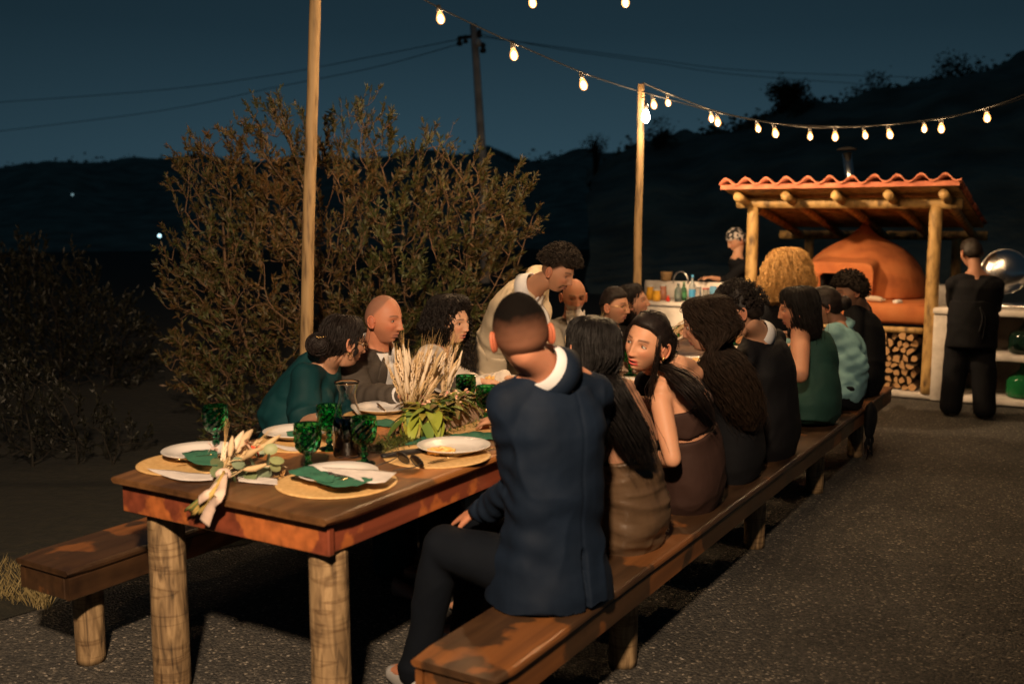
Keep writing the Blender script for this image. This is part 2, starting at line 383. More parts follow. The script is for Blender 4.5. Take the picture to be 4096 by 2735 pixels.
def rings_on(m):
    nt = m.node_tree; b = nt.nodes['Principled BSDF']; N = nt.nodes.new; L = nt.links.new; src = b.inputs['Base Color'].links[0].from_socket
    t = N('ShaderNodeTexCoord'); mp = N('ShaderNodeMapping'); mp.inputs['Scale'].default_value = (1.3, 1.3, 13); L(t.outputs['Object'], mp.inputs['Vector'])
    n = N('ShaderNodeTexNoise'); n.inputs['Scale'].default_value = 1.6; n.inputs['Detail'].default_value = 3; n.inputs['Distortion'].default_value = .3; L(mp.outputs[0], n.inputs['Vector'])
    r = N('ShaderNodeValToRGB'); el = r.color_ramp.elements; el[0].position = .40; el[0].color = (1, 1, 1, 1); el[1].position = .52; el[1].color = (1, 1, 1, 1); x = el.new(.46); x.color = (.52, .46, .40, 1); x = el.new(.425); x.color = (.95, .95, .95, 1); x = el.new(.49); x.color = (.95, .95, .95, 1); L(n.outputs['Fac'], r.inputs['Fac'])
    mx = N('ShaderNodeMix'); mx.data_type = 'RGBA'; mx.blend_type = 'MULTIPLY'; mx.inputs[0].default_value = .9; L(src, mx.inputs[6]); L(r.outputs[0], mx.inputs[7]); L(mx.outputs[2], b.inputs['Base Color'])
rings_on(BARK)
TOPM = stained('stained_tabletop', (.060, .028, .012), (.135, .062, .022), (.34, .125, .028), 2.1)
APRM = stained('stained_apron', (.085, .020, .011), (.17, .040, .018), (.36, .105, .026), 2.6)
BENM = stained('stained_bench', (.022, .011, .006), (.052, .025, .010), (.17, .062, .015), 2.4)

def log_mesh(p0, p1, r0, r1, seed, seg=22, n=18, rough=.06):
    mb = MB(); p0 = np.asarray(p0, float); p1 = np.asarray(p1, float); x, y, d = frame_of(p1 - p0); an = np.linspace(0, 2 * math.pi, seg, endpoint=False)
    rings = []
    for i in range(n):
        t = i / (n - 1); c = p0 + (p1 - p0) * t; r = r0 + (r1 - r0) * t
        q = np.stack([np.cos(an), np.sin(an), np.full(seg, t * np.linalg.norm(p1 - p0) * 2)], -1)
        rr = r * (1 + rough * nz(q, 1.0, seed) + rough * .35 * nz(q, 3.2, seed + 5))
        rings.append(c + rr[:, None] * (np.cos(an)[:, None] * x + np.sin(an)[:, None] * y))
    v = np.concatenate(rings); k = len(v); v = np.concatenate([v, [p0], [p1]])
    f = quads(n, seg) + [(k, (j + 1) % seg, j) for j in range(seg)] + [(k + 1, (n - 1) * seg + j, (n - 1) * seg + (j + 1) % seg) for j in range(seg)]
    mb.add(v, f); return mb.mesh()
def plank(mb, u0, u1, v0, v1, z0, z1, bevel=.006, seed=0, n=40):
    """a board running along u with slightly wavy, worn edges"""
    us = np.linspace(u0, u1, n); b = bevel
    pr = [(v0 + b, z0), (v0, z0 + b), (v0, z1 - b), (v0 + b * .35, z1 - b * .35), (v0 + b, z1), (v0 + (v1 - v0) * .33, z1), (v0 + (v1 - v0) * .66, z1), (v1 - b, z1), (v1 - b * .35, z1 - b * .35), (v1, z1 - b), (v1, z0 + b), (v1 - b, z0)]
    rows = []
    for i, u in enumerate(us):
        e = 0 if 0 < i < n - 1 else b
        for (a, z) in pr:
            vv = a + (e if a < (v0 + v1) / 2 else -e) * .5; zz = z + (-e * .5 if z > (z0 + z1) / 2 else e * .5)
            rows.append(W(u + (e * .0), vv, zz))
    P = np.array(rows); w = nz(P, 3, seed)[:, None] * .0022; P += w * V + nz(P, 4, seed + 1)[:, None] * np.array([0, 0, .0012])
    k = len(pr); f = [tuple(q[::-1]) for q in quads(n, k)] + [tuple(range(k)), tuple(range(n * k - 1, (n - 1) * k - 1, -1))]
    mb.add(P, f); return mb
TW = .974; TL = 5.62
def table():
    t = thing('dining_table', 'long dark stained wooden dining table on thick round log legs, set with plates and goblets', 'table', W(TL / 2, TW / 2, 0))
    mb = plank(MB(), 0, TL, 0, TW, .748, .78, .011, 1, 60); link('tabletop', mb.mesh(smooth=False), TOPM, t)
    for nm, (u0, u1, v0, v1) in dict(a=(.055, TL - .055, .035, .062), b=(.055, TL - .055, TW - .062, TW - .035)).items():
        link('apron', plank(MB(), u0, u1, v0, v1, .650, .746, .004, 4, 60).mesh(smooth=False), APRM, t)
    for u in (.028, TL - .055):
        m = MB(); box(m, W(u + .0135, TW / 2, .698), (.027, TW - .05, .096), AX, bevel=.004); link('apron', m.mesh(smooth=False), APRM, t)
    for i, (u, v) in enumerate([(.115, .105), (.115, TW - .135), (2.75, .12), (2.75, TW - .12), (TL - .13, .12), (TL - .13, TW - .12)]):
        link('leg', log_mesh(W(u, v, 0), W(u, v, .655), .064, .060, 30 + i, rough=.045), BARK, t)
    return t
table()
def bench(u0, u1, v0, v1, legs, label, s):
    b = thing('bench', label, 'bench', W((u0 + u1) / 2, (v0 + v1) / 2, 0), 'benches along the long table')
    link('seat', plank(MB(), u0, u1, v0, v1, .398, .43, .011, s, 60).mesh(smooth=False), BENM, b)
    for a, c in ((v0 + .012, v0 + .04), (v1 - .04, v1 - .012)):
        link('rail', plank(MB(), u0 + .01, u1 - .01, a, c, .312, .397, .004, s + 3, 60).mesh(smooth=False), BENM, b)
    for u in (u0 + .0215, u1 - .0215):
        m = MB(); box(m, W(u, (v0 + v1) / 2, .3545), (.022, v1 - v0 - .086, .083), AX, bevel=.003); link('rail', m.mesh(smooth=False), BENM, b)
    for i, u in enumerate(legs):
        link('leg', log_mesh(W(u, (v0 + v1) / 2, 0), W(u, (v0 + v1) / 2, .398), .052, .055, s + 50 + i, rough=.05), BARK, b)
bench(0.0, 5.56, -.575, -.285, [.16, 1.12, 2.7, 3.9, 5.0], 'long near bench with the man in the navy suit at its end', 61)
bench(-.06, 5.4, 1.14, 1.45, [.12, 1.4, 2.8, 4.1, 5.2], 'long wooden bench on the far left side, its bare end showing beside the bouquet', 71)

# ------------------------------------------------------------------ poles and strings of lights
def pole(name, pts, r, label, cat='pole', m=None, seed=3):
    mb = MB(); p = catmull(pts, 26); 
    x = nz(p, 2.2, seed)[:, None] * np.array([.008, 0, 0]) + nz(p, 5.2, seed + 2)[:, None] * np.array([.003, 0.002, 0])
    tube(mb, p + x, np.linspace(r[0], r[1], 26), 14); me = mb.mesh()
    v = getv(me); v += normals(me) * (nz(v, 14, seed)[:, None] * .002 + nz(v * [1, 1, .35], 40, seed + 1)[:, None] * .0012); setv(me, v)
    o = link(name, me, m or POLEM); tag(o, label, cat); return o
pole('wooden_pole', [at_y(1196, 2110, 5.95) * [1, 1, 0], at_y(1225, 1350, 5.95), at_y(1240, 750, 5.95), at_y(1258, 100, 5.95), at_y(1268, -420, 5.95)], (.040, .031), 'tall pale wooden pole behind the woman in teal, rising out of the picture', 'pole')
P2 = 8.6
pole('wooden_pole', [at_y(2540, 1640, P2) * [1, 1, 0], at_y(2546, 1150, P2), at_y(2556, 750, P2), at_y(2565, 338, P2)], (.040, .027), 'slim wooden pole whose top carries the light strings, behind the couple in black', 'pole', seed=9)
def utility():
    Y = 26.0; t = thing('utility_pole', 'grey utility pole with insulators and overhead wires against the dusk sky', 'utility pole', at_y(1935, 1200, Y) * [1, 1, 0])
    mm = mat('weathered_pole', (.62, .58, .55), .9, var=(3, .6, 1.3)); dk = mat('dark_iron', (.03, .03, .03), .6)
    m = MB(); tube(m, [at_y(1942, 1130, Y) * [1, 1, 0], at_y(1935, 720, Y), at_y(1905, 250, Y), at_y(1893, 98, Y)], [.13, .11, .095, .085], 12); link('shaft', m.mesh(), mm, t)
    m = MB(); a = at_y(1838, 152, Y); b = at_y(1925, 128, Y); tube(m, [a, (a + b) / 2 + [0, 0, -.05], b], .045, 8); link('bracket', m.mesh(), dk, t)
    for px, py, s in ((1838, 165, 1.4), (1862, 158, 1.2), (1918, 135, 1.2), (1932, 192, 1.5)):
        m = MB(); c = at_y(px, py, Y - .1); lathe(m, [(.01, -.09 * s), (.05 * s, -.08 * s), (.055 * s, -.03 * s), (.03 * s, 0), (.05 * s, .03 * s), (.03 * s, .08 * s), (.005, .09 * s)], 12, c); link('insulator', m.mesh(), dk, t)
    m = MB(); lathe(m, [(.005, -.12), (.07, -.11), (.09, -.02), (.07, .07), (.02, .1)], 12, at_y(1912, 170, Y - .12)); link('lamp_head', m.mesh(), mat('white_porcelain', (.7, .7, .7), .3), t)
    wm = mat('wire_black', (.012, .014, .016), .7)
    for pts in ([(1838, 158), (1500, 225), (1100, 300), (600, 365), (-300, 430)], [(1845, 175), (1500, 270), (1100, 350), (600, 450), (-300, 560)], [(1930, 150), (2200, 185), (2600, 238), (3100, 290), (4300, 330)], [(1925, 140), (2250, 200), (2600, 250), (3000, 305), (3800, 360)]):
        m = MB(); ys = np.linspace(Y, Y + (14 if pts[-1][0] > 0 else 9), len(pts)); tube(m, catmull([at_y(a, b, y) for (a, b), y in zip(pts, ys)], 40), .010, 5); link('wire', m.mesh(), wm, t)
utility()
BULBM = mat('lit_bulb', (1, .8, .5), .3, emit=(1.0, .60, .26), es=3.4)
def shell_mat(m):
    nt = m.node_tree; nt.nodes.clear(); o = nt.nodes.new('ShaderNodeOutputMaterial'); a = nt.nodes.new('ShaderNodeAddShader'); t = nt.nodes.new('ShaderNodeBsdfTransparent'); e = nt.nodes.new('ShaderNodeEmission'); e.inputs[0].default_value = (1, .40, .10, 1); e.inputs[1].default_value = 1.7
    nt.links.new(t.outputs[0], a.inputs[0]); nt.links.new(e.outputs[0], a.inputs[1]); nt.links.new(a.outputs[0], o.inputs[0])
shell_mat(BULBM); FILM = mat('glowing_filament', (1, .8, .5), .3, emit=(1.0, .74, .42), es=14.0)
BULBW = mat('lit_white_bulb', (1, 1, 1), .3, emit=(1.0, .93, .82), es=40.0)
CABM = mat('cable_rubber', (.02, .02, .02), .6); SOCM = mat('socket_plastic', (.03, .028, .026), .45)
def light_string(label, cable, bulbs, power, grp='strings of garden lights', rr=.006, bs=1.0, bm=None):
    t = thing('light_string', label, 'string lights', cable[0], grp)
    m = MB(); tube(m, catmull(cable, 90), rr, 6); link('cable', m.mesh(), CABM, t)
    for k, b in enumerate(bulbs):
        b = np.asarray(b); tilt = np.array([-.18 + .1 * math.sin(k * 2.7), .1 * math.cos(k * 1.7), 1.0]); _, _, d = frame_of(tilt); xx, yy, _ = frame_of(d)
        m = MB(); lathe(m, [(.003, .075), (.012, .072), (.017, .062), (.017, .028), (.013, .024)], 12, (0, 0, 0)); me = m.mesh(); A = np.stack([xx, yy, d]); setv(me, getv(me) * bs @ A + b); so = link('socket', me, SOCM, t)
        m = MB(); lathe(m, [(.0135, .026), (.015, .018), (.024, -.002), (.0295, -.022), (.0295, -.036), (.022, -.052), (.010, -.061), (.001, -.063)], 14, (0, 0, 0)); me = m.mesh(); setv(me, getv(me) * bs @ A + b); bo = link('bulb', me, bm or BULBM, t)
        m = MB(); ellip(m, b - d * .028 * bs, (.017 * bs, .017 * bs, .031 * bs), A, 12, 8); link('filament', m.mesh(), FILM, bo)
        if power: lamp('bulb_light', 'POINT', b - d * .015, power, WARM, .03).data.use_shadow = True
    return t
def on(px, y): return [at_y(a, b, y_) for (a, b), y_ in zip(px, np.linspace(y[0], y[1], len(px)))]
c1 = on([(1150, -330), (1640, -45), (1700, 2), (1905, 105), (2070, 180), (2340, 295), (2560, 368)], (7.6, 8.6))
light_string('string of warm bulbs running down from the upper left to the far wooden pole', c1, on([(1760, 62), (2054, 208), (2331, 328)], (8.2, 8.5)), 22, bs=1.12)
c2 = on([(2572, 368), (2625, 384), (2870, 450), (3100, 494), (3345, 506), (3560, 498), (3768, 475), (3950, 430), (4120, 370), (4500, 200)], (8.58, 7.8))
light_string('lower front string of warm bulbs sagging before the tiled oven shelter', c2, on([(2614, 411), (2870, 480), (3100, 525), (3340, 538), (3557, 529), (3765, 505), (3947, 462)], (8.55, 8.0)), 9, bs=.88)
c3 = on([(2570, 332), (2671, 374), (2845, 440), (3031, 482), (3240, 510), (3459, 506), (3697, 482), (3930, 440), (4150, 372), (4600, 180)], (8.6, 9.4))
light_string('upper rear string of smaller warm bulbs sagging above the tiled oven shelter', c3, on([(2671, 403), (2845, 466), (3031, 507), (3240, 538), (3459, 534), (3697, 508)], (8.7, 9.1)), 9, bs=.80)
c4 = on([(1268, -300), (1700, -60), (2128, -42), (2500, -42), (3000, -120), (3800, -500)], (5.95, 6.2))
light_string('overhead string whose two bulbs just touch the picture top, three more added unseen', c4, on([(2128, -1), (2500, -3), (3000, -80), (3420, -265), (3800, -460)], (6.0, 6.2)), 66, bs=.8)  # the three rightmost bulbs hang out of view, added as fill light
def pole_lamp():
    t = thing('pole_lamp', 'small bright white lamp hanging from the far wooden pole below the light strings', 'lamp', LAMPB)
    m = MB(); lathe(m, [(.014, .05), (.026, .03), (.033, 0), (.030, -.03), (.012, -.05), (.001, -.052)], 14, LAMPB); link('bulb', m.mesh(), BULBW, t)
    m = MB(); lathe(m, [(.003, .11), (.016, .105), (.018, .05), (.014, .048)], 12, LAMPB); link('socket', m.mesh(), SOCM, t)
    m = MB(); tube(m, catmull([LAMPB + [0, 0, .10], LAMPB + [-.01, .02, .16], at_y(2568, 395, P2 - .03)], 8), .005, 6); link('cord', m.mesh(), CABM, t)
pole_lamp()
def flood():
    p = KEY; t = thing('floodlight', 'outdoor floodlight on a post behind the photographer', 'lamp', (p[0], p[1] - .14, 0))
    m = MB(); tube(m, [(p[0], p[1] - .14, 0), (p[0], p[1] - .14, p[2] + .1)], .03, 10); link('post', m.mesh(), POLEM, t)
    m = MB(); box(m, p + [0, -.10, 0], (.22, .05, .16), bevel=.01); link('housing', m.mesh(smooth=False), SOCM, t)
flood()
for i, (px, py, s) in enumerate([(290, 779, .055), (638, 943, .075)]):
    m = MB(); ellip(m, at_y(px, py, 48), (s, s, s), nu=12, nv=8); o = link('distant_lamp', m.mesh(), mat('distant_light', (.5, .9, 1), .5, emit=(.55, .9, 1.0), es=(.35, 3)[i]))
    tag(o, ['faint far off house light on the dark hillside at the left', 'brighter far off house light on the dark hillside beside the bush'][i], 'lamp')
# ------------------------------------------------------------------ oven shelter
TERR, *_ = ramp_mat('terracotta_render', (1, 1, 1), [(.3, (.36, .105, .032)), (.5, (.50, .155, .045)), (.75, (.56, .20, .065))], .85, .35, .01, scale=5, detail=7)
TILEM, *_ = ramp_mat('roof_tile_clay', (1, 1, 1), [(.3, (.30, .085, .045)), (.55, (.46, .15, .08)), (.8, (.55, .24, .13))], .8, .3, .004, scale=9)
LIME, *_ = ramp_mat('whitewashed_render', (1, 1, 1), [(.25, (.42, .38, .34)), (.5, (.62, .57, .52)), (.8, (.70, .66, .61))], .85, .4, .006, scale=7, detail=7)
STEEL = mat('stainless_steel', (.62, .62, .62), .22, 1.0)
DARK = mat('matte_black', (.012, .011, .010), .9)
def shelter():
    t = thing('oven_shelter', 'open log post shelter with a wavy red clay tile roof', 'shelter', W(8.7, .35, 0))
    rz = lambda u: 1.955 - (u - 7.3) * .165          # roof plane falls towards the back
    for k, (u, v, z1) in enumerate([(7.7, 1.2, 1.80), (7.7, -.5, 1.80), (9.9, 1.2, 1.45), (9.9, -.42, 1.45)]):
        link('post', log_mesh(W(u, v, .0 if u > 8 else .05), W(u, v, z1 - (.02 if k < 2 else .0)), .062, .055, 90 + k, rough=.05), SHEDM, t)
    link('beam', log_mesh(W(7.7, 1.36, 1.82), W(7.7, -.72, 1.80), .050, .052, 95, rough=.04), SHEDM, t)
    link('beam', log_mesh(W(9.9, 1.55, 1.485), W(9.9, -.72, 1.485), .05, .05, 96, rough=.04), SHEDM, t)
    for k, v in enumerate(np.linspace(1.255, -.60, 5)):
        link('rafter', log_mesh(W(7.36, v, rz(7.36) - .065), W(9.75, v, rz(9.75) - .065), .041, .041, 100 + k, rough=.03), SHEDM, t)
    # boards under the tiles and the edge board
    ns = 9
    for i in range(ns):
        u = 7.33 + i * (2.25 / ns) + .12; m = MB(); A = np.stack([nrm(D(1, 0) * 1 + np.array([0, 0, -.165])), V, np.cross(nrm(D(1, 0) + np.array([0, 0, -.165])), V)])
        box(m, W(u, .335, rz(u) + .004), (2.25 / ns - .008, 2.10, .018), A, bevel=.003); link('roof_board', m.mesh(smooth=False), SHEDM, t)
    m = MB(); box(m, W(7.315, .335, 1.968), (.022, 2.14, .045), AX, bevel=.003); link('edge_board', m.mesh(smooth=False), TILEM, t)
    # clay tiles: 11 waves x 8 courses
    nw = 11; w = 2.16 / nw; an = np.linspace(0, 1, 15)
    prof = np.array([(s * w, .050 * max(0, math.sin(math.pi * (s - .02) / .62)) if s < .64 else -.012 * math.sin(math.pi * (s - .64) / .36)) for s in an])
    L_ = .40; mb = MB(); vs = []
    for du, dz in ((0, .0), (L_, -.165 * L_)):
        for th_ in (0, -.013):
            for a, z in prof: vs.append(U * du + V * (-a) + np.array([0, 0, z + th_ + dz]))
    n = 15; f = []
    for j in range(n - 1):
        f += [(j, j + 1, 2 * n + j + 1, 2 * n + j), (n + j + 1, n + j, 3 * n + j, 3 * n + j + 1), (j + 1, j, n + j, n + j + 1), (2 * n + j, 2 * n + j + 1, 3 * n + j + 1, 3 * n + j)]
    f += [(0, 2 * n, 3 * n, n), (n - 1, 2 * n - 1, 4 * n - 1, 3 * n - 1)]
    mb.add(np.array(vs), f); tm = mb.mesh(); tm.materials.append(TILEM); rs = random.Random(4)
    tm.polygons.foreach_set('use_smooth', [i % 4 < 2 and i < 56 for i in range(len(tm.polygons))])
    for c in range(6):
        for k in range(nw):
            o = bpy.data.objects.new('tile', tm); C.objects.link(o); u = 7.27 + c * .365
            p = W(u, 1.41 - k * w + rs.uniform(-.004, .004), rz(u) + .036 + .013 * (6 - c) / 6 + rs.uniform(-.004, .004))
            o.parent = t; o.matrix_parent_inverse = t.matrix_world.inverted(); o.location = p
            o.rotation_euler = (rs.uniform(-.012, .012), rs.uniform(-.012, .012), rs.uniform(-.015, .015))
    # shelf log that carries the oven slab
    link('shelf_log', log_mesh(W(7.7, -.44, .63), W(7.7, 1.14, .63), .030, .030, 97), SHEDM, t)
shelter()
def oven():
    t = thing('clay_oven', 'domed terracotta pizza oven with a square mouth and pointed cap under the tiled shelter', 'oven', W(8.75, .36, .87))
    # dome
    m = MB(); cu, cv = 8.78, .34; rs = [(0, .66), (.10, .655), (.20, .63), (.30, .585), (.40, .51), (.47, .43), (.53, .33), (.575, .235), (.61, .165), (.65, .11), (.70, .06), (.75, .035)]
    secs = [(W(cu, cv, .87 + z), U * r * 1.0, V * r * .97) for z, r in rs]; loft(m, secs, 48)
    # mouth arch: rounded box that flows into the dome
    for (uu, z0, z1, hv) in ((8.06, .87, 1.235, .325),):
        secs = []
        for k, u in enumerate(np.linspace(8.06, 8.6, 8)):
            e = 1 + .10 * (k / 7); secs.append((W(u, .42, (z0 + z1) / 2 + .01 * k), V * hv * e, np.array([0, 0, (z1 - z0) / 2 * e])))
        loft(m, secs, 40, p=6)
    me = voxel(m, .016, 3); v = getv(me)
    setv(me, v + normals(me) * nz(v, 5, 2)[:, None] * .006)
    o = link('dome', me, TERR, t)
    # cut the mouth with a boolean
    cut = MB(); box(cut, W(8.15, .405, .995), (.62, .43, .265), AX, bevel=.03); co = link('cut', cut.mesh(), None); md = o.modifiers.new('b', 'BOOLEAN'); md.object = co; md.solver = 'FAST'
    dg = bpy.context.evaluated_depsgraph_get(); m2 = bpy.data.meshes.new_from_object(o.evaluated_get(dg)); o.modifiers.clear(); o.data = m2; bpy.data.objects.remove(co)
    if not m2.materials: m2.materials.append(TERR)
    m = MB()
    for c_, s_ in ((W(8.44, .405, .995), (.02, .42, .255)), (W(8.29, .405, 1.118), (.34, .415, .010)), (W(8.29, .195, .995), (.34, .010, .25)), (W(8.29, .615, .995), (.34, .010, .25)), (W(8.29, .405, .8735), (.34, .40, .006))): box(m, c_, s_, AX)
    link('shade_lining', m.mesh(), DARK, t)  # near-black panels stand in for the shade inside the mouth and under its lintel
    m = MB(); box(m, W(8.55, .33, .775), (1.66, 1.60, .185), AX, bevel=.03); me = m.mesh(); link('hearth_slab', me, TERR, t)
    m = MB(); tube(m, [W(8.78, .345, 1.60), W(8.78, .345, 1.80)], .014, 10); link('spike', m.mesh(), STEEL, t)
    c = thing('chimney_pipe', 'shiny steel chimney pipe with a flat round cap rising through the tiled roof', 'chimney', W(8.85, .52, 1.62))
    m = MB(); p0 = at_u(3408, 800, 8.85); p1 = at_u(3388, 612, 8.85); tube(m, [p0, p1], .048, 20); link('pipe', m.mesh(), STEEL, c)
    m = MB(); lathe(m, [(.005, .035), (.05, .03), (.105, .008), (.105, 0), (.005, .004)], 24, p1 + [0, 0, .03]); link('cap', m.mesh(), DARK, c)
    # tools and dough board at the mouth
    t2 = thing('rolling_pin', 'pale wooden rolling pin lying on the front edge of the terracotta hearth', 'rolling pin', at_u(3490, 1195, 7.85))
    m = MB(); a = at_u(3475, 1192, 7.85); b = at_u(3522, 1198, 7.85); rcone(m, a, b, .028, .028, 16); link('barrel', m.mesh(), mat('pale_beech', (.5, .4, .3), .5), t2)
    m = MB(); rcone(m, a + (a - b) * .35, b + (b - a) * .35, .010, .010, 10); link('handle', m.mesh(), mat('pale_beech_handle', (.45, .35, .25), .5), t2)
    t3 = thing('cloth', 'crumpled white cloth on the dark hearth edge beside the oven', 'cloth', at_u(3590, 1205, 7.9)); m = MB(); ellip(m, at_u(3590, 1208, 7.9), (.07, .04, .022), AX); me = m.mesh(); v = getv(me); setv(me, v + normals(me) * nz(v, 30, 4)[:, None] * .012); link('fold', me, LIME, t3)
oven()
def plinths():
    t = thing('firewood_plinth', 'low whitewashed kerb under the firewood stack', 'plinth', W(7.9, .34, 0))
    m = MB(); box(m, W(8.45, .34, .028), (1.6, 1.78, .056), AX, bevel=.012); link('slab', m.mesh(), LIME, t)
    # split logs: end grain towards the table
    endm, *_ = ramp_mat('cut_log_end', (1, 1, 1), [(.3, (.30, .15, .06)), (.6, (.55, .33, .15)), (.8, (.62, .42, .22))], .8, .3, .003, scale=14)
    side, *_ = ramp_mat('firewood_bark', (1, 1, 1), [(.3, (.06, .035, .02)), (.7, (.20, .12, .07))], .9, .5, .004, scale=10)
    rs = np.random.RandomState(12); variants = []
    for q in range(7):
        m = MB(); kind = q % 3; n = 9; an = np.sort(rs.uniform(0, 2 * math.pi, n)); r = rs.uniform(.75, 1.1, n)
        if kind: ang = np.linspace(0, 2 * math.pi * (.30 if kind == 1 else .5), 6); pts = np.concatenate([[(0, 0)], np.stack([np.cos(ang), np.sin(ang)], 1) * rs.uniform(1.1, 1.3)]); pts -= pts.mean(0)
        else: pts = np.stack([np.cos(an) * r, np.sin(an) * r], 1)
        k = len(pts); fr = [(-.14, y, z) for y, z in pts]; bk = [(.14, y, z) for y, z in pts]; m.add(fr + bk, [tuple(range(k))[::-1]], mi=0); m.n -= 0
        m.f.append(tuple(range(k, 2 * k))); m.m.append(0)
        for j in range(k): m.f.append((j, (j + 1) % k, k + (j + 1) % k, k + j)); m.m.append(1)
        me = m.mesh(smooth=False); me.materials.append(endm); me.materials.append(side); variants.append(me)
    z = .056 + .036; row = 0
    while z < .585:
        v = -.40 + (.03 if row % 2 else 0)
        while v < 1.12:
            s = rs.uniform(.029, .044); o = bpy.data.objects.new('log', variants[rs.randint(7)]); C.objects.link(o)
            d = rs.uniform(-.04, .03); 
            o.matrix_world = Matrix.Translation(Vector(W(7.86 + d, v + s, z + rs.uniform(-.008, .008)))) @ Matrix(np.stack([U, V, [0, 0, 1]]).T.tolist()).to_4x4() @ Matrix.Rotation(rs.uniform(0, 6.28), 4, 'X') @ Matrix.Diagonal((1, s, s, 1))
            tag(o, 'split firewood log with its pale cut end facing out, in the stack under the oven', 'firewood log', 'split logs stacked under the oven'); v += s * 1.86 + rs.uniform(0, .008)
        z += .068; row += 1
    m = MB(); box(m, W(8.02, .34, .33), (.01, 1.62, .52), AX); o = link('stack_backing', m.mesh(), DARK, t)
plinths()
def white_cabinet():
    t = thing('shelf_cabinet', 'whitewashed masonry cabinet with open shelves holding green demijohns, right of the oven', 'cabinet', W(7.9, -1.7, 0))
    def bx(nm, u0, u1, v0, v1, z0, z1, m=LIME): q = MB(); box(q, W((u0 + u1) / 2, (v0 + v1) / 2, (z0 + z1) / 2), (u1 - u0, v1 - v0, z1 - z0), AX, bevel=.010); link(nm, q.mesh(), m, t)
    bx('side_wall', 7.62, 8.25, -.665, -.535, 0.0, .80)
    bx('worktop', 7.60, 8.27, -3.2, -.53, .803, .86)
    back, *_ = ramp_mat('grey_render', (1, 1, 1), [(.3, (.12, .105, .09)), (.7, (.22, .19, .16))], .9, .3, .005, scale=5)
    bx('back_panel', 8.20, 8.26, -3.2, -.668, .0, .80, back)
    for z in (.0, .40): bx('shelf', 7.64, 8.198, -3.1, -.668, z + .002, z + .058)
    bx('divider', 7.66, 8.197, -1.99, -1.93, .061, .40); bx('divider', 7.66, 8.197, -1.99, -1.93, .461, .80)
    q = MB(); box(q, W(8.05, -.60, .952), (.30, .20, .18), AX, bevel=.006); q2 = q.mesh(); link('upstand', q2, mat('grey_concrete_block', (.30, .28, .26), .9, var=(9, .7, 1.2)), t)
white_cabinet()
GLASSG = mat('dark_green_glass', (.012, .09, .03), .05, trans=.6, ior=1.5)
def demijohn(loc, s, label, m):
    t = thing('demijohn', label, 'demijohn', loc, 'demijohns on the cabinet shelves'); q = MB()
    lathe(q, [(.001, .0), (.10, .0), (.125, .015), (.13, .05), (.13, .15), (.115, .19), (.06, .23), (.026, .26), (.020, .30), (.024, .302), (.024, .318), (.001, .318)], 28); me = q.mesh(); setv(me, getv(me) * s + np.asarray(loc)); link('bottle', me, m, t)
demijohn(W(7.85, -1.27, .459), 1.0, 'dark green demijohn on the upper shelf of the white cabinet', mat('smoked_glass', (.01, .03, .02), .1, trans=.3))
demijohn(W(7.85, -1.27, .061), .98, 'bright green demijohn on the bottom shelf of the white cabinet', mat('green_glass_bright', (.02, .20, .06), .1, trans=.3))
demijohn(W(7.85, -1.72, .459), 1.0, 'second dark demijohn on the upper shelf, further along to the right', bpy.data.materials['smoked_glass'])
demijohn(W(7.85, -1.72, .061), .9, 'second green demijohn on the bottom shelf, further along to the right', bpy.data.materials['green_glass_bright'])
def big_bowl():
    c = at_u(4020, 1085, 7.95); t = thing('steel_dome_lid', 'large round stainless steel lid standing on edge on the white cabinet behind the cook', 'lid', c)
    prof = [(.001, .075), (.08, .068), (.15, .045), (.19, .01), (.20, -.01), (.196, -.012), (.14, .03), (.07, .055), (.001, .06)]
    q = MB(); lathe(q, prof, 40); me = q.mesh(); x, y, d = frame_of(np.array([-.45, -1, .15])); setv(me, getv(me) @ np.stack([x, y, d]) + c); link('shell', me, STEEL, t)
    q = MB(); an = np.linspace(0, 2 * math.pi, 40); tube(q, c + np.outer(np.cos(an) * .2, x) + np.outer(np.sin(an) * .2, y) - d * .01, .008, 8); link('rim', q.mesh(), STEEL, t)
    t = thing('steel_tray', 'low stainless steel tray on the white cabinet worktop below the round lid', 'tray', W(7.85, -1.25, .86))
    q = MB(); box(q, W(7.85, -1.27, .885), (.3, .42, .045), AX, bevel=.015); link('pan', q.mesh(), STEEL, t)
big_bowl()
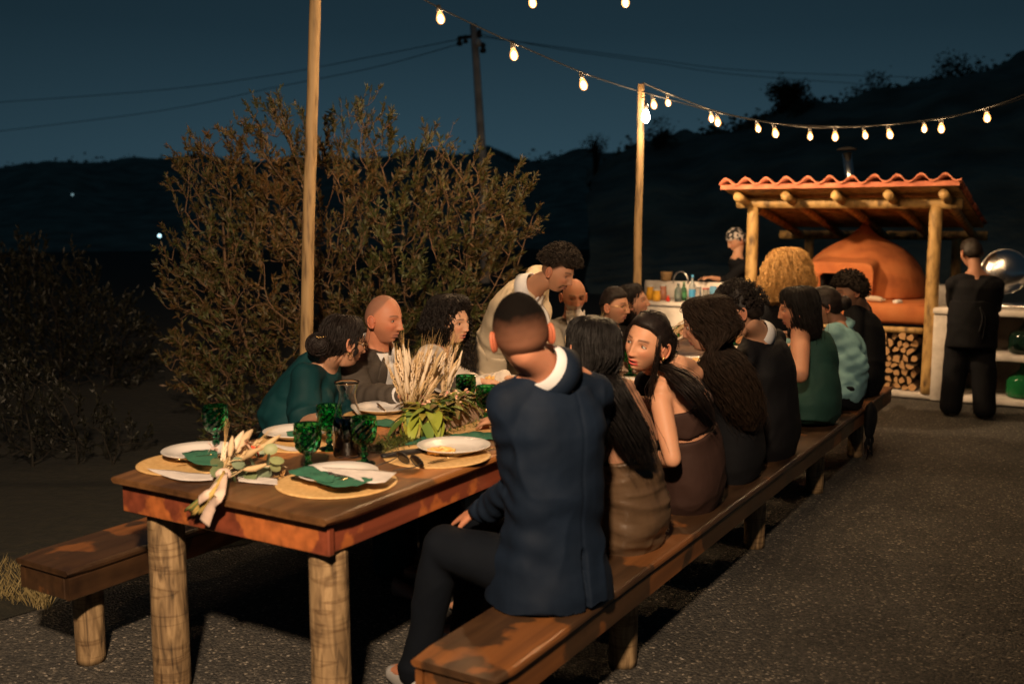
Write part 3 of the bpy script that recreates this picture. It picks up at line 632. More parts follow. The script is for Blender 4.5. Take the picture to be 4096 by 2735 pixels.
# ------------------------------------------------------------------ serving counter on the left
def counter():
    t = thing('serving_counter', 'whitewashed serving counter crowded with bottles and jars, left of the oven', 'counter', W(7.7, 1.9, 0))
    def bx(nm, u0, u1, v0, v1, z0, z1, m=LIME): q = MB(); box(q, W((u0 + u1) / 2, (v0 + v1) / 2, (z0 + z1) / 2), (u1 - u0, v1 - v0, z1 - z0), AX, bevel=.012); link(nm, q.mesh(), m, t)
    bx('front_wall', 7.45, 7.56, 1.36, 2.46, 0, .77); bx('worktop', 7.43, 8.15, 1.34, 2.48, .772, .81); bx('back_panel', 8.02, 8.07, 1.45, 2.50, .812, 1.0)
    bx('side_wall', 7.565, 8.1, 2.36, 2.46, 0, .77)
    z = .811
    def bottle(px, py, u, h, r, col, label, cat='bottle', neck=.35, lab=None, trans=.8, rough=.08):
        p = at_u(px, py, u); p = np.array([p[0], p[1], z]); o = thing(cat.replace(' ', '_'), label, cat, p)
        q = MB(); lathe(q, [(.001, 0), (r, 0), (r, h * .55), (r * .85, h * .65), (r * neck, h * .8), (r * neck, h * .97), (.001, h * .97)], 16, p); link('body', q.mesh(), mat(label[:24].replace(' ', '_'), col, rough, trans=trans), o)
        q = MB(); lathe(q, [(r * neck * 1.15, h * .95), (r * neck * 1.15, h * 1.03), (.001, h * 1.04)], 12, p); link('cap', q.mesh(), mat('cap_' + label[:16].replace(' ', '_'), lab or (.5, .5, .5), .4), o)
        if lab: q = MB(); lathe(q, [(r * 1.03, h * .2), (r * 1.03, h * .48)], 16, p); link('label', q.mesh(), mat('lab_' + label[:16].replace(' ', '_'), lab, .5), o)
    bottle(2768, 1190, 7.7, .27, .036, (.7, .8, .85), 'clear water bottle with a blue label, tallest on the counter', lab=(.05, .28, .55))
    bottle(2712, 1200, 7.65, .20, .040, (.35, .45, .45), 'squat clear glass bottle beside the copper coloured tray')
    bottle(2735, 1195, 7.8, .19, .034, (.04, .25, .10), 'green glass bottle behind the clear bottles', lab=(.05, .2, .08))
    bottle(2793, 1200, 7.6, .17, .034, (.6, .6, .6), 'clear tumbler bottle right of the water bottle', neck=.8)
    bottle(2822, 1200, 7.6, .15, .036, (.6, .62, .6), 'clear wide jar near the folded blue towel', 'jar', neck=.9, lab=(.30, .05, .04))
    bottle(2600, 1200, 7.7, .15, .045, (.75, .38, .03), 'yellow juice jar at the left end of the counter', 'jar', neck=.8, trans=.1)
    bottle(2626, 1204, 7.6, .12, .042, (.80, .42, .04), 'short orange yellow jar in front of the juice jar', 'jar', neck=.85, trans=.1)
    bottle(2672, 1204, 7.6, .06, .02, (.6, .05, .02), 'small red bottle with a cap on the counter', neck=.5, lab=(.6, .03, .02), trans=.2)
    bottle(2652, 1196, 7.75, .16, .040, (.38, .16, .10), 'rusty brown jar beside the yellow ones', 'jar', neck=.9, trans=.1)
    bottle(2900, 1200, 7.6, .15, .03, (.5, .5, .5), 'clear stemmed glass near the shelter post', 'jar', neck=.8)
    p = W(7.7, 1.56, z); o = thing('folded_towel', 'pale blue folded towel standing on the counter', 'towel', p); q = MB(); pp = at_u(2852, 1180, 7.7); box(q, (pp[0], pp[1], z + .085), (.03, .075, .17), AX, bevel=.01); link('fold', q.mesh(), mat('blue_towel', (.10, .26, .42), .8, bump=(60, .4, .004)), o)
    p = at_u(2665, 1120, 8.05); p[2] = 1.001; o = thing('straw_basket', 'small round straw basket on top of the counter back panel', 'basket', p)
    q = MB(); lathe(q, [(.001, .0), (.055, .0), (.068, .09), (.072, .095), (.064, .09), (.05, .01), (.001, .01)], 24, p); me = q.mesh(); v = getv(me); link('weave', me, mat('straw', (.42, .27, .13), .8, bump=(90, .8, .006)), o)
    q = MB(); a = np.linspace(0, math.pi, 20); c = at_u(2722, 1130, 8.0); tube(q, [c + V * math.cos(x) * .085 + np.array([0, 0, math.sin(x) * .12]) for x in a], .009, 8); o = link('wire_handle', q.mesh(), STEEL); tag(o, 'curved metal handle of a bucket arching behind the bottles', 'handle')
counter()
# ------------------------------------------------------------------ people
SKINM = mat('skin', (.5, .3, .2), .52, vcol=True, sss=.12, bump=(160, .12, .001), spec=.45)
def skin_gloss():
    nt = SKINM.node_tree; b = nt.nodes['Principled BSDF']; a = nt.nodes.new('ShaderNodeAttribute'); a.attribute_name = 'col'
    for sock, lo, hi in (('Roughness', .95, .53), ('Specular IOR Level', .05, .36)):
        r = nt.nodes.new('ShaderNodeMapRange'); r.inputs['From Min'].default_value = .03; r.inputs['From Max'].default_value = .16; r.inputs['To Min'].default_value = lo; r.inputs['To Max'].default_value = hi
        nt.links.new(a.outputs['Fac'], r.inputs['Value']); nt.links.new(r.outputs[0], b.inputs[sock])
skin_gloss()
HAIRM = {}
def hairmat(col, rough=.38):
    k = (col, rough)
    if k not in HAIRM: HAIRM[k] = mat('hair_%d' % len(HAIRM), col, max(rough, .45), spec=.22, var=(40, .5, 1.45), bump=(170, .5, .004))
    return HAIRM[k]
def cloth(name, col, rough=.8, sheen=.0, weave=True, sc=6, spec=.2):
    return mat(name, col, rough, sheen=min(sheen, .04), spec=spec, var=(sc, .82, 1.15), bump=[(220, .25, .0012), (26, .25, .004)] if weave else (26, .3, .004))
BUZZ = (.020, .014, .011)
def head_frame(f, roll=0.0):
    """rows x(right), y(forward), z(up) in world"""
    y = nrm(f); x = nrm(np.cross(y, [0, 0, 1])); z = np.cross(x, y)
    c, s = math.cos(roll), math.sin(roll); return np.stack([x * c + z * s, y, z * c - x * s])
def gs(a, b, s): return np.exp(-((a - b) / s) ** 2)
def head_grid(n1=76, n2=76):
    ph = np.linspace(.012, math.pi - .012, n1); s = np.linspace(-1, 1, n2, endpoint=False); th = math.pi * (.42 * s + .58 * s ** 3)
    P, T = np.meshgrid(ph, th, indexing='ij'); return P.ravel(), T.ravel(), n1, n2
def head_shape(p):
    """local head surface (metres, chin at z=-.118, top at +.117, eyes at 0); p: options"""
    P, T, n1, n2 = head_grid(*((76, 76) if p.get('fine', True) else (56, 60))); sx, sy, sz = np.sin(P) * np.sin(T), np.sin(P) * np.cos(T), np.cos(P)
    jaw = p.get('jaw', 1.0)
    low = sstep(-sz, 0, 1); r = np.where(sz < 0, np.sin(P) ** .62 / np.maximum(np.sin(P), 1e-4), 1.0)
    x = .0765 * sx * (1 + (r - 1) * .75) * (1 - low * (.36 / jaw)); z = .117 * sz
    y = np.where(sy > 0, .094 * sy * (1 + (r - 1) * .85), .100 * sy * (1 + (r - 1) * .2))
    y = np.where(sy < 0, y * (1 - .62 * sstep(-z, .03, .11)), y)
    z = np.where(z < 0, z * (1 - .12 * sstep(-sy, 0, .6)), z)
    x = x * (1 - .06 * gs(z, .02, .03) * sstep(sy, .2, .8))            # temples
    w = sstep(sy, .15, .75)
    k = np.clip((.026 - z) / .064, 0, 1.1); ns = p.get('nose', 1.0)
    y = y + w * (.003 + .0205 * ns * k ** 1.2) * np.exp(-(x / (.0065 + .0065 * k)) ** 2) * sstep(z, -.049, -.038) * (z < .03)
    for q in (-1, 1):
        y += w * .008 * gs(x, q * .0125, .0065) * gs(z, -.0375, .0065)
        y -= w * .0125 * gs(x, q * .031, .016) * gs(z, .002, .0105)
        y += w * .0045 * gs(x, q * .030, .022) * gs(z, .0225, .007)
        y += w * .0045 * gs(x, q * .040, .016) * gs(z, -.024, .016)
        y -= w * .0030 * gs(x, q * .028, .008) * gs(z, -.055, .016)
    op = p.get('open', 0.0)
    y += w * .0068 * gs(z, -.0625 + op * .2, .0042) * gs(x, 0, .0195)
    y += w * .0080 * gs(z, -.0755 - op * .5, .0050) * gs(x, 0, .0170)
    y -= w * (.0045 + op * .35) * gs(z, -.0690 - op * .15, .0022 + op * .3) * gs(x, 0, .021)
    y -= w * .0045 * gs(z, -.0865, .006) * gs(x, 0, .02)
    y += w * .0090 * gs(z, -.104, .013) * gs(x, 0, .019)
    return np.stack([x, y, z], -1), n1, n2
def hair_mask(v, front=.070, side=.030, back=-.055, soft=.012):
    y = v[:, 1]; h = np.interp(y, [-.10, -.045, -.005, .03, .062, .10], [back, back + .01, side - .03, side + .012, front - .012, front])
    return sstep(v[:, 2], h - soft, h + soft)
def capt(v, p):
    t, z0, z1 = p['capt']; m = hair_mask(v, *p.get('hairline', (.070, .030, -.055)), soft=.02); n = v / np.linalg.norm(v, axis=1)[:, None]
    return v + n * (t * m * np.clip((v[:, 2] - z0) / (z1 - z0), 0, 1) * (1 + .18 * nz(v, 120, 5)))[:, None]
def colour_head(v, p):
    sk = np.array(p['skin']); c = np.tile(sk, (len(v), 1)).astype(float); x, y, z = v.T; fr = sstep(y, .035, .06)
    def mix(c, col, m): m = np.clip(m, 0, 1)[:, None]; return c * (1 - m) + np.array(col) * m
    c *= (1 + .10 * nz(v, 30, 3))[:, None]
    c = mix(c, sk * [1.15, .82, .78], .5 * fr * (gs(np.abs(x), .044, .018) * gs(z, -.028, .02) + gs(x, 0, .012) * gs(z, -.036, .012)))
    c = mix(c, sk * [.70, .60, .58], .55 * fr * gs(np.abs(x), .031, .019) * gs(z, .004, .011))
    if 'lips' in p:
        lip = sstep(.0245 - np.abs(x), 0, .004) * np.clip(gs(z, -.0638, .0050) + gs(z, -.0752 - p.get('open', 0) * .5, .0058), 0, 1) * fr * sstep(1.15 - (np.abs(x) / .0245) ** 2 * 1.0, 0, .6)
        c = mix(c, p['lips'], lip * .95)
        if p.get('teeth'): c = mix(c, (.80, .76, .70), (np.abs(x) < .0165) * gs(z, -.0700, .0030) * 1.3 * fr)
        else: c = mix(c, sk * .25, .9 * gs(z, -.0692, .0015) * (np.abs(x) < .023) * fr)
    bh = .0225 + .0045 * (1 - ((np.abs(x) - .030) / .022) ** 2)
    bm = gs(z, bh, .0030 * p.get('browk', 1)) * sstep(np.abs(x), .010, .015) * sstep(.053 - np.abs(x), 0, .006) * fr
    c = mix(c, p.get('brow', (.02, .014, .012)), .93 * bm)
    c = mix(c, (.03, .015, .012), .8 * gs(np.abs(x), .0075, .0035) * gs(z, -.0475, .003) * fr)
    if 'beard' in p:
        col, amt, kind = p['beard']
        m = sstep(-z, .030, .062) * sstep(y, -.02, .02); mouth = gs(x, 0, .024) * gs(z, -.069, .013); m = m * (1 - .85 * mouth)
        if kind == 'goatee': m = gs(x, 0, .022) * sstep(-z, .080, .092) * fr + gs(z, -.0555, .0045) * sstep(.032 - np.abs(x), 0, .008) * fr + gs(np.abs(x), .030, .006) * gs(z, -.070, .016) * fr
        else: m = np.clip(m + gs(z, -.0545, .005) * sstep(.03 - np.abs(x), 0, .01) * fr, 0, 1)
        c = mix(c, col, amt * m)
    if 'buzz' in p:
        col, amt, fade = p['buzz']; m = hair_mask(v, *p.get('hairline', (.070, .030, -.055)))
        dens = np.clip((z - fade[0]) / (fade[1] - fade[0]), 0, 1) ** 1.3; c = mix(c, col, amt * m * (.34 + .66 * dens) * (1 + .06 * nz(v, 90, 8)))
    return np.clip(c, .002, 1)
def add_head(mb, c, A, p):
    v, n1, n2 = head_shape(p); s = p.get('hs', 1.0); col = colour_head(v, p)
    if 'capt' in p: v = capt(v, p)
    f = quads(n1, n2) + [tuple(range(n2))[::-1], tuple(range((n1 - 1) * n2, n1 * n2))]
    mb.add(c + (v * s) @ A, f, col)
    sk = np.array(p['skin'])
    # ears
    for q in (-1, 1):
        e = np.array([q * .0765, -.008, -.010]); ax = np.stack([nrm(np.array([.94, -.0 - q * -.0, 0])), [0, 1, 0], [0, 0, 1]])
        rot = R(24) * q; ax = np.array([[math.cos(rot), math.sin(rot), 0], [-math.sin(rot), math.cos(rot), 0], [0, -.15, 1]]) @ np.eye(3)
        ec = sk * p.get('earc', [1.06, .84, .80]); m = MB(); ellip(m, e + [q * .004, -.004, 0], (.0065, .0165, .030), ax, 16, 12, ec * .8)
        an = np.linspace(-.5 * math.pi, 1.02 * math.pi, 22); pts = np.array([e + np.array([q * .010, -.004, 0]) + (np.array([0, -math.cos(a) * -.0 + -.0, 0])) + ax[1] * (-.0165 * math.cos(a - math.pi / 2 + math.pi / 2) ) + ax[2] * (.029 * math.sin(a)) * (1.0 if math.sin(a) > 0 else .95) for a in an - .0])
        tube(m, pts, .0042, 8, ec); ellip(m, e + [q * .009, .004, -.023], (.005, .0075, .0085), None, 10, 8, ec)
        mb.add(c + (m.verts() * s) @ A, m.f, np.concatenate(m.c))
    if p.get('eyes', True):
        gz = p.get('gaze', (0, 0)); lid = p.get('lid', .0)
        for q in (-1, 1):
            j = np.argmin((v[:, 0] - q * .031) ** 2 + (v[:, 2] - .001) ** 2 + (v[:, 1] < 0) * 9); e = np.array([q * .031, v[j, 1] + .0005, .001])
            m = MB(); ew, eh = .0148, .0072 * (1 - lid); ellip(m, e, (ew, .0050, eh), None, 18, 12, (.62, .58, .54)); P = m.verts()
            cc = np.tile([.60, .55, .50], (len(P), 1)); d = np.hypot(P[:, 0] - e[0] - gz[0], (P[:, 2] - e[2] - gz[1])); cc[d < .0068] = (.035, .016, .010); cc[d < .0034] = (.004, .004, .004)
            mb.add(c + (P * s) @ A, m.f, cc)
            t = np.linspace(-1, 1, 9); m = MB(); lp = np.stack([e[0] + t * ew * 1.06, e[1] + .0042 - .0035 * t ** 2, e[2] + eh * 1.05 * (1 - t ** 2) - .0006], -1)
            tube(m, lp, .0016, 6, p.get('lash', (.015, .01, .009))); tube(m, lp + [0, .0005, .0026], .0022, 6, sk * .82); 
            tube(m, lp * [1, 1, 0] + np.stack([0 * t, 0 * t - .001, e[2] - eh * 1.0 * (1 - t ** 2) - .0005], -1), .0012, 6, sk * .72)
            mb.add(c + (m.verts() * s) @ A, m.f, np.concatenate(m.c))
def hair_cap(c, A, p, t=.012, mask=None, lump=.15, fr=40, seed=1, smooth=True, colr=None, name='hair', parent=None, top=0.0, rough=.4, bumpy=.0):
    v, n1, n2 = head_shape(dict(nose=0)); m = hair_mask(v, *(mask or (.070, .030, -.055)), soft=.006); nn = nrm(v.mean(0) * 0 + 0) if False else v / np.linalg.norm(v, axis=1)[:, None]
    th = (t + top * sstep(v[:, 2], .03, .11)) * (1 + lump * nz(v, fr, seed)) + bumpy * nz(v, fr * 2.6, seed + 3)
    w = v + nn * (th * m - .004 * (1 - m))[:, None]; mb = MB(); f = quads(n1, n2) + [tuple(range(n2))[::-1], tuple(range((n1 - 1) * n2, n1 * n2))]
    mb.add(c + (w * p.get('hs', 1.0)) @ A, f); return mb
def curls(mb, pts, r=.004, n=5, seg=4, seed=0, amp=.006):
    """small curl tufts standing on a set of surface points (pos, normal)"""
    rs = np.random.RandomState(seed)
    for p, nn in pts:
        x, y, d = frame_of(nn + rs.normal(size=3) * .3); k = rs.uniform(0, 6.28); t = np.linspace(0, 1, n)
        L = rs.uniform(.7, 1.3); q = p + np.outer(t, d) * amp * 2.2 * L + amp * L * (np.outer(np.cos(k + t * 6), x) + np.outer(np.sin(k + t * 6), y)) * t[:, None]
        tube(mb, q, np.linspace(r, r * .5, n), seg, cap=False)
def strands(mb, paths, r, curl=0.0, freq=0.0, seed=0, npt=22, seg=3, jit=.003):
    """paths: list of polylines; wavy thin locks along each"""
    rs = np.random.RandomState(seed)
    for pth in paths:
        q = catmull(pth, npt); t = np.linspace(0, 1, npt); d = nrm(q[-1] - q[0]); x, y, _ = frame_of(d); k = rs.uniform(0, 6.28); fq = freq * rs.uniform(.8, 1.2)
        a = curl * np.clip(t * 5, 0, 1) * rs.uniform(.6, 1.3)
        q = q + (a * np.cos(k + fq * t * 6.28))[:, None] * x + (a * np.sin(k + fq * t * 6.28))[:, None] * y + np.cumsum(rs.normal(size=(npt, 3)) * jit * .3, 0)
        w = r * rs.uniform(.7, 1.2); tube(mb, q, w * np.clip(np.minimum(t * 8 + .5, (1.02 - t) * 5 + .25), .2, 1), seg, cap=False)
def ring_path(rings, phi, off=0.0, k0=0, spread=1.0):
    """rings (centre, a, b) -> polyline at angle phi on their surface"""
    out = []
    for i, (c, a, b) in enumerate(rings[k0:]):
        e = math.cos(phi) * np.asarray(a) + math.sin(phi) * np.asarray(b); n = np.linalg.norm(e) + 1e-9; out.append(np.asarray(c) + e * (1 + off / n))
    return np.array(out)
def hair_mass(rings, n, r, arc=(0, 2 * math.pi), curl=0, freq=0, seed=0, core=.92, npt=24, k0=0, voxel_size=.009, lump=.004, off=(.0, .006), seg=3):
    rs = np.random.RandomState(seed); mb = MB(); loft(mb, [(c, np.asarray(a) * core, np.asarray(b) * core) for c, a, b in rings], 30)
    me = voxel(mb, voxel_size, 2); v = getv(me); v += normals(me) * (nz(v * [1, 1, .35], 55, seed) * lump)[:, None]; out = MB(); out.add(v, faces_of(me)); bpy.data.meshes.remove(me)
    paths = []
    for i in range(n):
        ph = rs.uniform(*arc); q = ring_path(rings, ph, rs.uniform(*off), k0); drift = rs.normal(size=3) * .008; m = len(q); s = rs.uniform(.85, 1.0)
        q = q + np.linspace(0, 1, m)[:, None] * drift; paths.append(catmull(q, 14)[:max(5, int(14 * s))])
    strands(out, paths, r, curl, freq, seed + 1, npt, seg); fly = []
    for i in range(max(20, n // 9)):
        q = ring_path(rings, rs.uniform(*arc), rs.uniform(.006, .020), k0); m = len(q); a_ = rs.randint(0, max(1, m - 3)); q = q[a_:] + np.linspace(0, 1, m - a_)[:, None] * rs.normal(size=3) * .022; fly.append(q)
    strands(out, fly, .0008, max(curl * 1.3, .003), max(freq * .6, 1.5), seed + 2, 14, 3, .006); return out
def hand(mb, wrist, d, nrmal, curl=.35, s=1.0, side=1, seg=8):
    """five-fingered hand: d along the fingers, nrmal = back of the hand"""
    d = nrm(d); n = nrm(np.asarray(nrmal) - d * np.dot(nrmal, d)); x = np.cross(d, n) * side; w = np.asarray(wrist, float)
    secs = [(w, x * .026, n * .017), (w + d * .03 * s, x * .033 * s, n * .015 * s), (w + d * .065 * s, x * .041 * s, n * .013 * s), (w + d * .092 * s, x * .040 * s, n * .011 * s)]
    loft(mb, secs, 16, p=2.6)
    for k, (ox, L) in enumerate(((-.030, .070), (-.010, .080), (.011, .074), (.030, .058))):
        p = w + d * .085 * s + x * ox * s; a = curl * .7; pts = [p]; dd = d
        for j, fr in enumerate((.46, .30, .26)):
            a2 = a + j * curl * 1.1; dd = d * math.cos(a2) - n * math.sin(a2) + x * (ox * 2.2); pts.append(pts[-1] + nrm(dd) * L * fr * s)
        chain(mb, pts, [.0098 * s, .0092 * s, .0084 * s, .0074 * s], seg)
    p = w + d * .028 * s - x * .026 * s; pts = [p, p + (d * .6 - x * .75 - n * .25) * .036 * s, p + (d * .6 - x * .75 - n * .25) * .036 * s + (d * .85 - x * .35 - n * .35 * (1 + curl)) * .03 * s]
    pts.append(pts[-1] + (d * .95 - n * .3 * (1 + curl)) * .022 * s); chain(mb, pts, [.0135 * s, .0115 * s, .010 * s, .0085 * s], seg)
MALE = [(-.16, .155, .115), (0, .178, .130), (.25, .166, .118), (.5, .160, .110), (.75, .172, .116), (.92, .160, .098), (1.03, .105, .070)]
FEM = [(-.16, .165, .12), (0, .188, .133), (.25, .158, .112), (.5, .132, .095), (.75, .146, .105), (.92, .138, .086), (1.03, .090, .060)]
class Person:
    def __init__(s, label, pel, chest, head, hf, tf, sex='m', arms=None, legs=None, roll=0, head_opts=None, skin=(.42, .22, .13), k=1.0, armk=1.0, belly=0.0, spine=.03, vox=.0075, world=False, sh=None):
        g = (lambda q: np.asarray(q, float)) if world else (lambda q: W(*q))
        s.P, s.Cc, s.H = g(pel), g(chest), g(head); s.tf = D(*tf[:2]); s.k = k; s.sex = sex; s.skin = np.array(skin)
        s.hf = D(*hf); s.A = head_frame(s.hf, roll); s.prof = MALE if sex == 'm' else FEM; s.belly = belly; s.armk = armk
        s.root = thing('person', label, 'person', (s.P[0], s.P[1], 0)); s.vox = vox * 1.55
        dv = s.H - s.Cc; L_ = np.linalg.norm(dv); mx_ = (.262 if sex == 'm' else .245) * (k * .5 + .5)
        if L_ > mx_: s.Cc = s.H - dv / L_ * mx_
        up = nrm(s.Cc - s.P); s.up = up; s.lat = nrm(np.cross(s.tf, up)); s.fwd = nrm(np.cross(up, s.lat)); s.spine = spine    # lat = person's right
        sw = (sh or (.185 if sex == 'm' else .160)) * k; s.S = [s.Cc - s.lat * sw - up * .045, s.Cc + s.lat * sw - up * .045]     # left, right shoulder
        s.arms = [[g(q) for q in a[:2]] + [D(*a[2]), D(*a[3]) if len(a) > 3 else np.array([0, 0, 1.0]), a[4] if len(a) > 4 else .35] for a in arms]
        s.hips = [s.P - s.lat * .09 * k, s.P + s.lat * .09 * k]
        if legs is None:
            f = nrm(s.tf * [1, 1, 0]); kn = [h + f * .42 * k + [0, 0, -.0] for h in s.hips]; kn = [np.array([q[0], q[1], min(.52, s.P[2] + .0)]) for q in kn]
            an = [np.array([q[0] + f[0] * .02, q[1] + f[1] * .02, .09]) for q in kn]; legs = list(zip(kn, an))
        else: legs = [tuple(g(q) for q in l) for l in legs]
        s.legs = legs; s.p = dict(skin=skin); s.p.update(head_opts or {})
        # neck root to skull base
        s.nb = s.Cc + up * .03 + s.fwd * -.01; s.hb = s.H + s.A[2] * -.055 + s.A[1] * -.028
    def sp(s, t):
        c = s.P + (s.Cc - s.P) * t - s.fwd * s.spine * 4 * t * (1 - t) if t <= 1 else s.Cc + (s.Cc - s.P) * (t - 1); return c
    def torso(s, mb, inf=0.0, t0=-.16, t1=1.03, n=16, flare=0.0, extra=None):
        ts = np.linspace(t0, t1, n); pr = np.array(s.prof); secs = []
        for t in ts:
            a = np.interp(t, pr[:, 0], pr[:, 1]) * s.k + inf; b = np.interp(t, pr[:, 0], pr[:, 2]) * s.k + inf
            if extra: a += np.interp(t, *extra[0]); b += np.interp(t, *extra[1])
            bb = s.belly * gs(t, .28, .25); a += flare * max(0, .2 - t)
            secs.append((s.sp(t) + s.fwd * bb * .7, s.lat * a, s.fwd * (b + bb * .5)))
        loft(mb, secs, 30, p=2.25)
        if s.sex == 'f' and t1 > .7 and t0 < .6:
            for q in (-1, 1): ellip(mb, s.sp(.70) + s.fwd * .085 * s.k + s.lat * q * .062 * s.k, (.058 * s.k + inf * .5,) * 3)
    def arm(s, mb, i, r=(.052, .043, .029), upto=1.0):
        S = s.S[i]; E, Wr = s.arms[i][0], s.arms[i][1]; m = (S + E) / 2 + (S - E) * 0
        chain(mb, [s.nb - s.up * .02, s.Cc + (S - s.Cc) * .5 + s.up * .004, S], [r[0] * .85, r[0] * 1.0, r[0] * 1.0]); chain(mb, [S, m, E], [r[0] * 1.0, r[0] * .98, r[1]])
        if upto > 0: q = E + (Wr - E) * upto; rw = r[1] + (r[2] - r[1]) * upto; mm = (E + q) / 2; chain(mb, [E, E + (q - E) * .35, q], [r[1], (r[1] * 1.02), rw])
    def leg(s, mb, i, r=(.088, .062, .056, .038)):
        h = s.hips[i]; kn, an = s.legs[i]; chain(mb, [h, kn, kn + (an - kn) * .3, an], r)
    def body(s, hands=True, arms=True):
        mb = MB(); s.torso(mb, -.004)
        for i in (0, 1):
            if arms: s.arm(mb, i, tuple(q * s.k * s.armk * (.88 if s.sex == 'm' else .82) for q in (.052, .043, .029)))
            s.leg(mb, i, (.080, .055, .05, .032))
            E, Wr, hd, hn, cu = s.arms[i]
            if arms and hands: hand(mb, Wr, hd, hn, cu, .95 if s.sex == 'm' else .86, side=(1 if i == 0 else -1))
            kn, an = s.legs[i]; f = nrm(s.tf * [1, 1, 0]); loft(mb, [(an + [0, 0, -.0], s.lat * .03, np.array([0, 0, .032])), (an + f * .07 + [0, 0, -.035], s.lat * .04, np.array([0, 0, .028])), (an + f * .15 + [0, 0, -.055], s.lat * .042, np.array([0, 0, .018])), (an + f * .19 + [0, 0, -.06], s.lat * .03, np.array([0, 0, .012]))], 14)
        nr = (.058, .054) if s.sex == 'm' else (.046, .044); chain(mb, [s.Cc - s.up * .02, s.nb + (s.hb - s.nb) * .5, s.hb], [nr[0] * 1.35 * s.k, nr[0] * s.k, nr[1] * s.k])
        chain(mb, [s.Cc + s.lat * .12, s.nb + s.up * .02, s.Cc - s.lat * .12], [.035, .05, .035])
        me = voxel(mb, s.vox, 4); v = getv(me); out = MB(); sk = s.skin
        col = sk * (1 + .08 * nz(v, 14, 4))[:, None]; out.add(v, faces_of(me), np.clip(col, 0, 1)); bpy.data.meshes.remove(me)
        add_head(out, s.H, s.A, s.p); o = link('body', out.mesh(color=True), SKINM, s.root); s.bodyob = o; return o
    def part(s, name, me, m): return link(name, me, m, s.root)
    def garment(s, name, mb, m, size=.010, it=4, fold=.006, freq=7, seed=0, fine=.0015, aniso=(1, 1, 1), clip=None):
        me = voxel(mb, size, it)
        v = getv(me); n = normals(me); q = v * np.array(aniso); q = q + .05 * np.stack([nz(v, 5, seed + 21), nz(v, 5, seed + 22), nz(v, 5, seed + 23)], -1); f = nz(q, freq * 1.9, seed, 1); rg = 1 - 2 * np.abs(nz(q, freq * 1.35, seed + 31, 1)) ; msk = .35 + .65 * sstep(nz(v, 4.5, seed + 40, 1), -.3, .5)
        v = v + n * (fold * .75 * (f - .2) + fold * .9 * msk * (np.clip(rg, -.2, 1) ** 2 * np.sign(rg) - .3) + fine * nz(q, freq * 4.4, seed + 9))[:, None]; setv(me, v)
        return s.part(name, me, m)
    def collar(s, m, h=.035, r=.062, th=.005, tilt=.5, name='collar', drop=.0, z0=.0):
        """open standing collar round the neck"""
        mb = MB(); ax = nrm(s.hb - s.nb); f = nrm(s.fwd - ax * np.dot(s.fwd, ax)); l = np.cross(ax, f); c = s.nb + ax * (.018 + z0) ; n = 36; vs = []
        for (hh, rr) in ((-.02, r + .014), (h * .6, r + .002), (h, r + .001), (h + .001, r + .006), (h * .1, r + .018), (-.028, r + .026)):
            for a in np.linspace(-math.pi * .93, math.pi * .93, n):
                e = -f * math.cos(a) + l * math.sin(a); dz = -tilt * .05 * (1 - math.cos(a)) * .5; k = (1 + .12 * (1 - math.cos(a)) * .5)
                vs.append(c + e * rr * k * s.k + ax * (hh + dz) * s.k)
        mb.add(np.array(vs), quads(6, n, False)); me = mb.mesh(); o = s.part(name, me, m); md = o.modifiers.new('t', 'SOLIDIFY'); md.thickness = .003; return o
    def bvh(s, o):
        me = o.data; return BVHTree.FromPolygons([tuple(v) for v in getv(me)], faces_of(me))
    def drape(s, name, target, poly, m, off=.004, th=.003, n=26, cen=None):
        """a flat piece of cloth laid on the front: poly in (side, t) where side metres to the person's right, t along the spine"""
        bv = s.bvh(target); poly = np.array(poly); xs = np.linspace(poly[:, 0].min(), poly[:, 0].max(), n); ts = np.linspace(poly[:, 1].min(), poly[:, 1].max(), n * 2)
        def edges(t):
            xx = []
            for i in range(len(poly)):
                a, b = poly[i], poly[(i + 1) % len(poly)]
                if (a[1] - t) * (b[1] - t) <= 0 and a[1] != b[1]: xx.append(a[0] + (b[0] - a[0]) * (t - a[1]) / (b[1] - a[1]))
            return (min(xx), max(xx)) if len(xx) > 1 else None
        rows = []
        for t in ts:
            e = edges(t)
            if e is None: continue
            row = []
            for x in np.linspace(e[0], e[1], 9):
                c = s.sp(t) if t <= 1.0 else s.Cc + s.up * (t - 1) * np.linalg.norm(s.Cc - s.P); p = c + s.lat * x + s.fwd * .24; h = bv.ray_cast(Vector(p), Vector(-s.fwd))
                q = np.array(h[0]) + s.fwd * off if h[0] is not None else c + s.lat * x + s.fwd * .08; row.append(q)
            rows.append(row)
        if len(rows) < 3: return None
        P = np.array(rows); k, j = P.shape[:2]; P = P.reshape(-1, 3); mb = MB(); mb.add(P, [q[::-1] for q in quads(k, j, False)]); o = s.part(name, mb.mesh(), m); md = o.modifiers.new('t', 'SOLIDIFY'); md.thickness = th; md.offset = 1; return o
    def hairtube(s, mb, col, rough=.38, name='hair'): return s.part(name, mb.mesh(), hairmat(col, rough))
    def glasses(s, rim=.021, r=.0012, col=(.02, .02, .02), metal=0.0, half=False):
        m = MB(); an = np.linspace(0, 2 * math.pi, 26); v, *_ = head_shape(s.p)
        yb = .098
        for q in (-1, 1):
            c = np.array([q * .032, yb, -.002]); tube(m, np.stack([c[0] + np.cos(an) * rim, c[1] - .1 * np.abs(c[0] + np.cos(an) * rim) + 0 * an, c[2] + np.sin(an) * rim * .85], -1), r, 6)
            tube(m, [[q * .053, yb - .006, .004], [q * .074, .05, .006], [q * .083, -.005, .006], [q * .083, -.022, -.010]], r * 1.1, 6)
        tube(m, [[-.011, yb, .002], [0, yb + .002, .005], [.011, yb, .002]], r, 6)
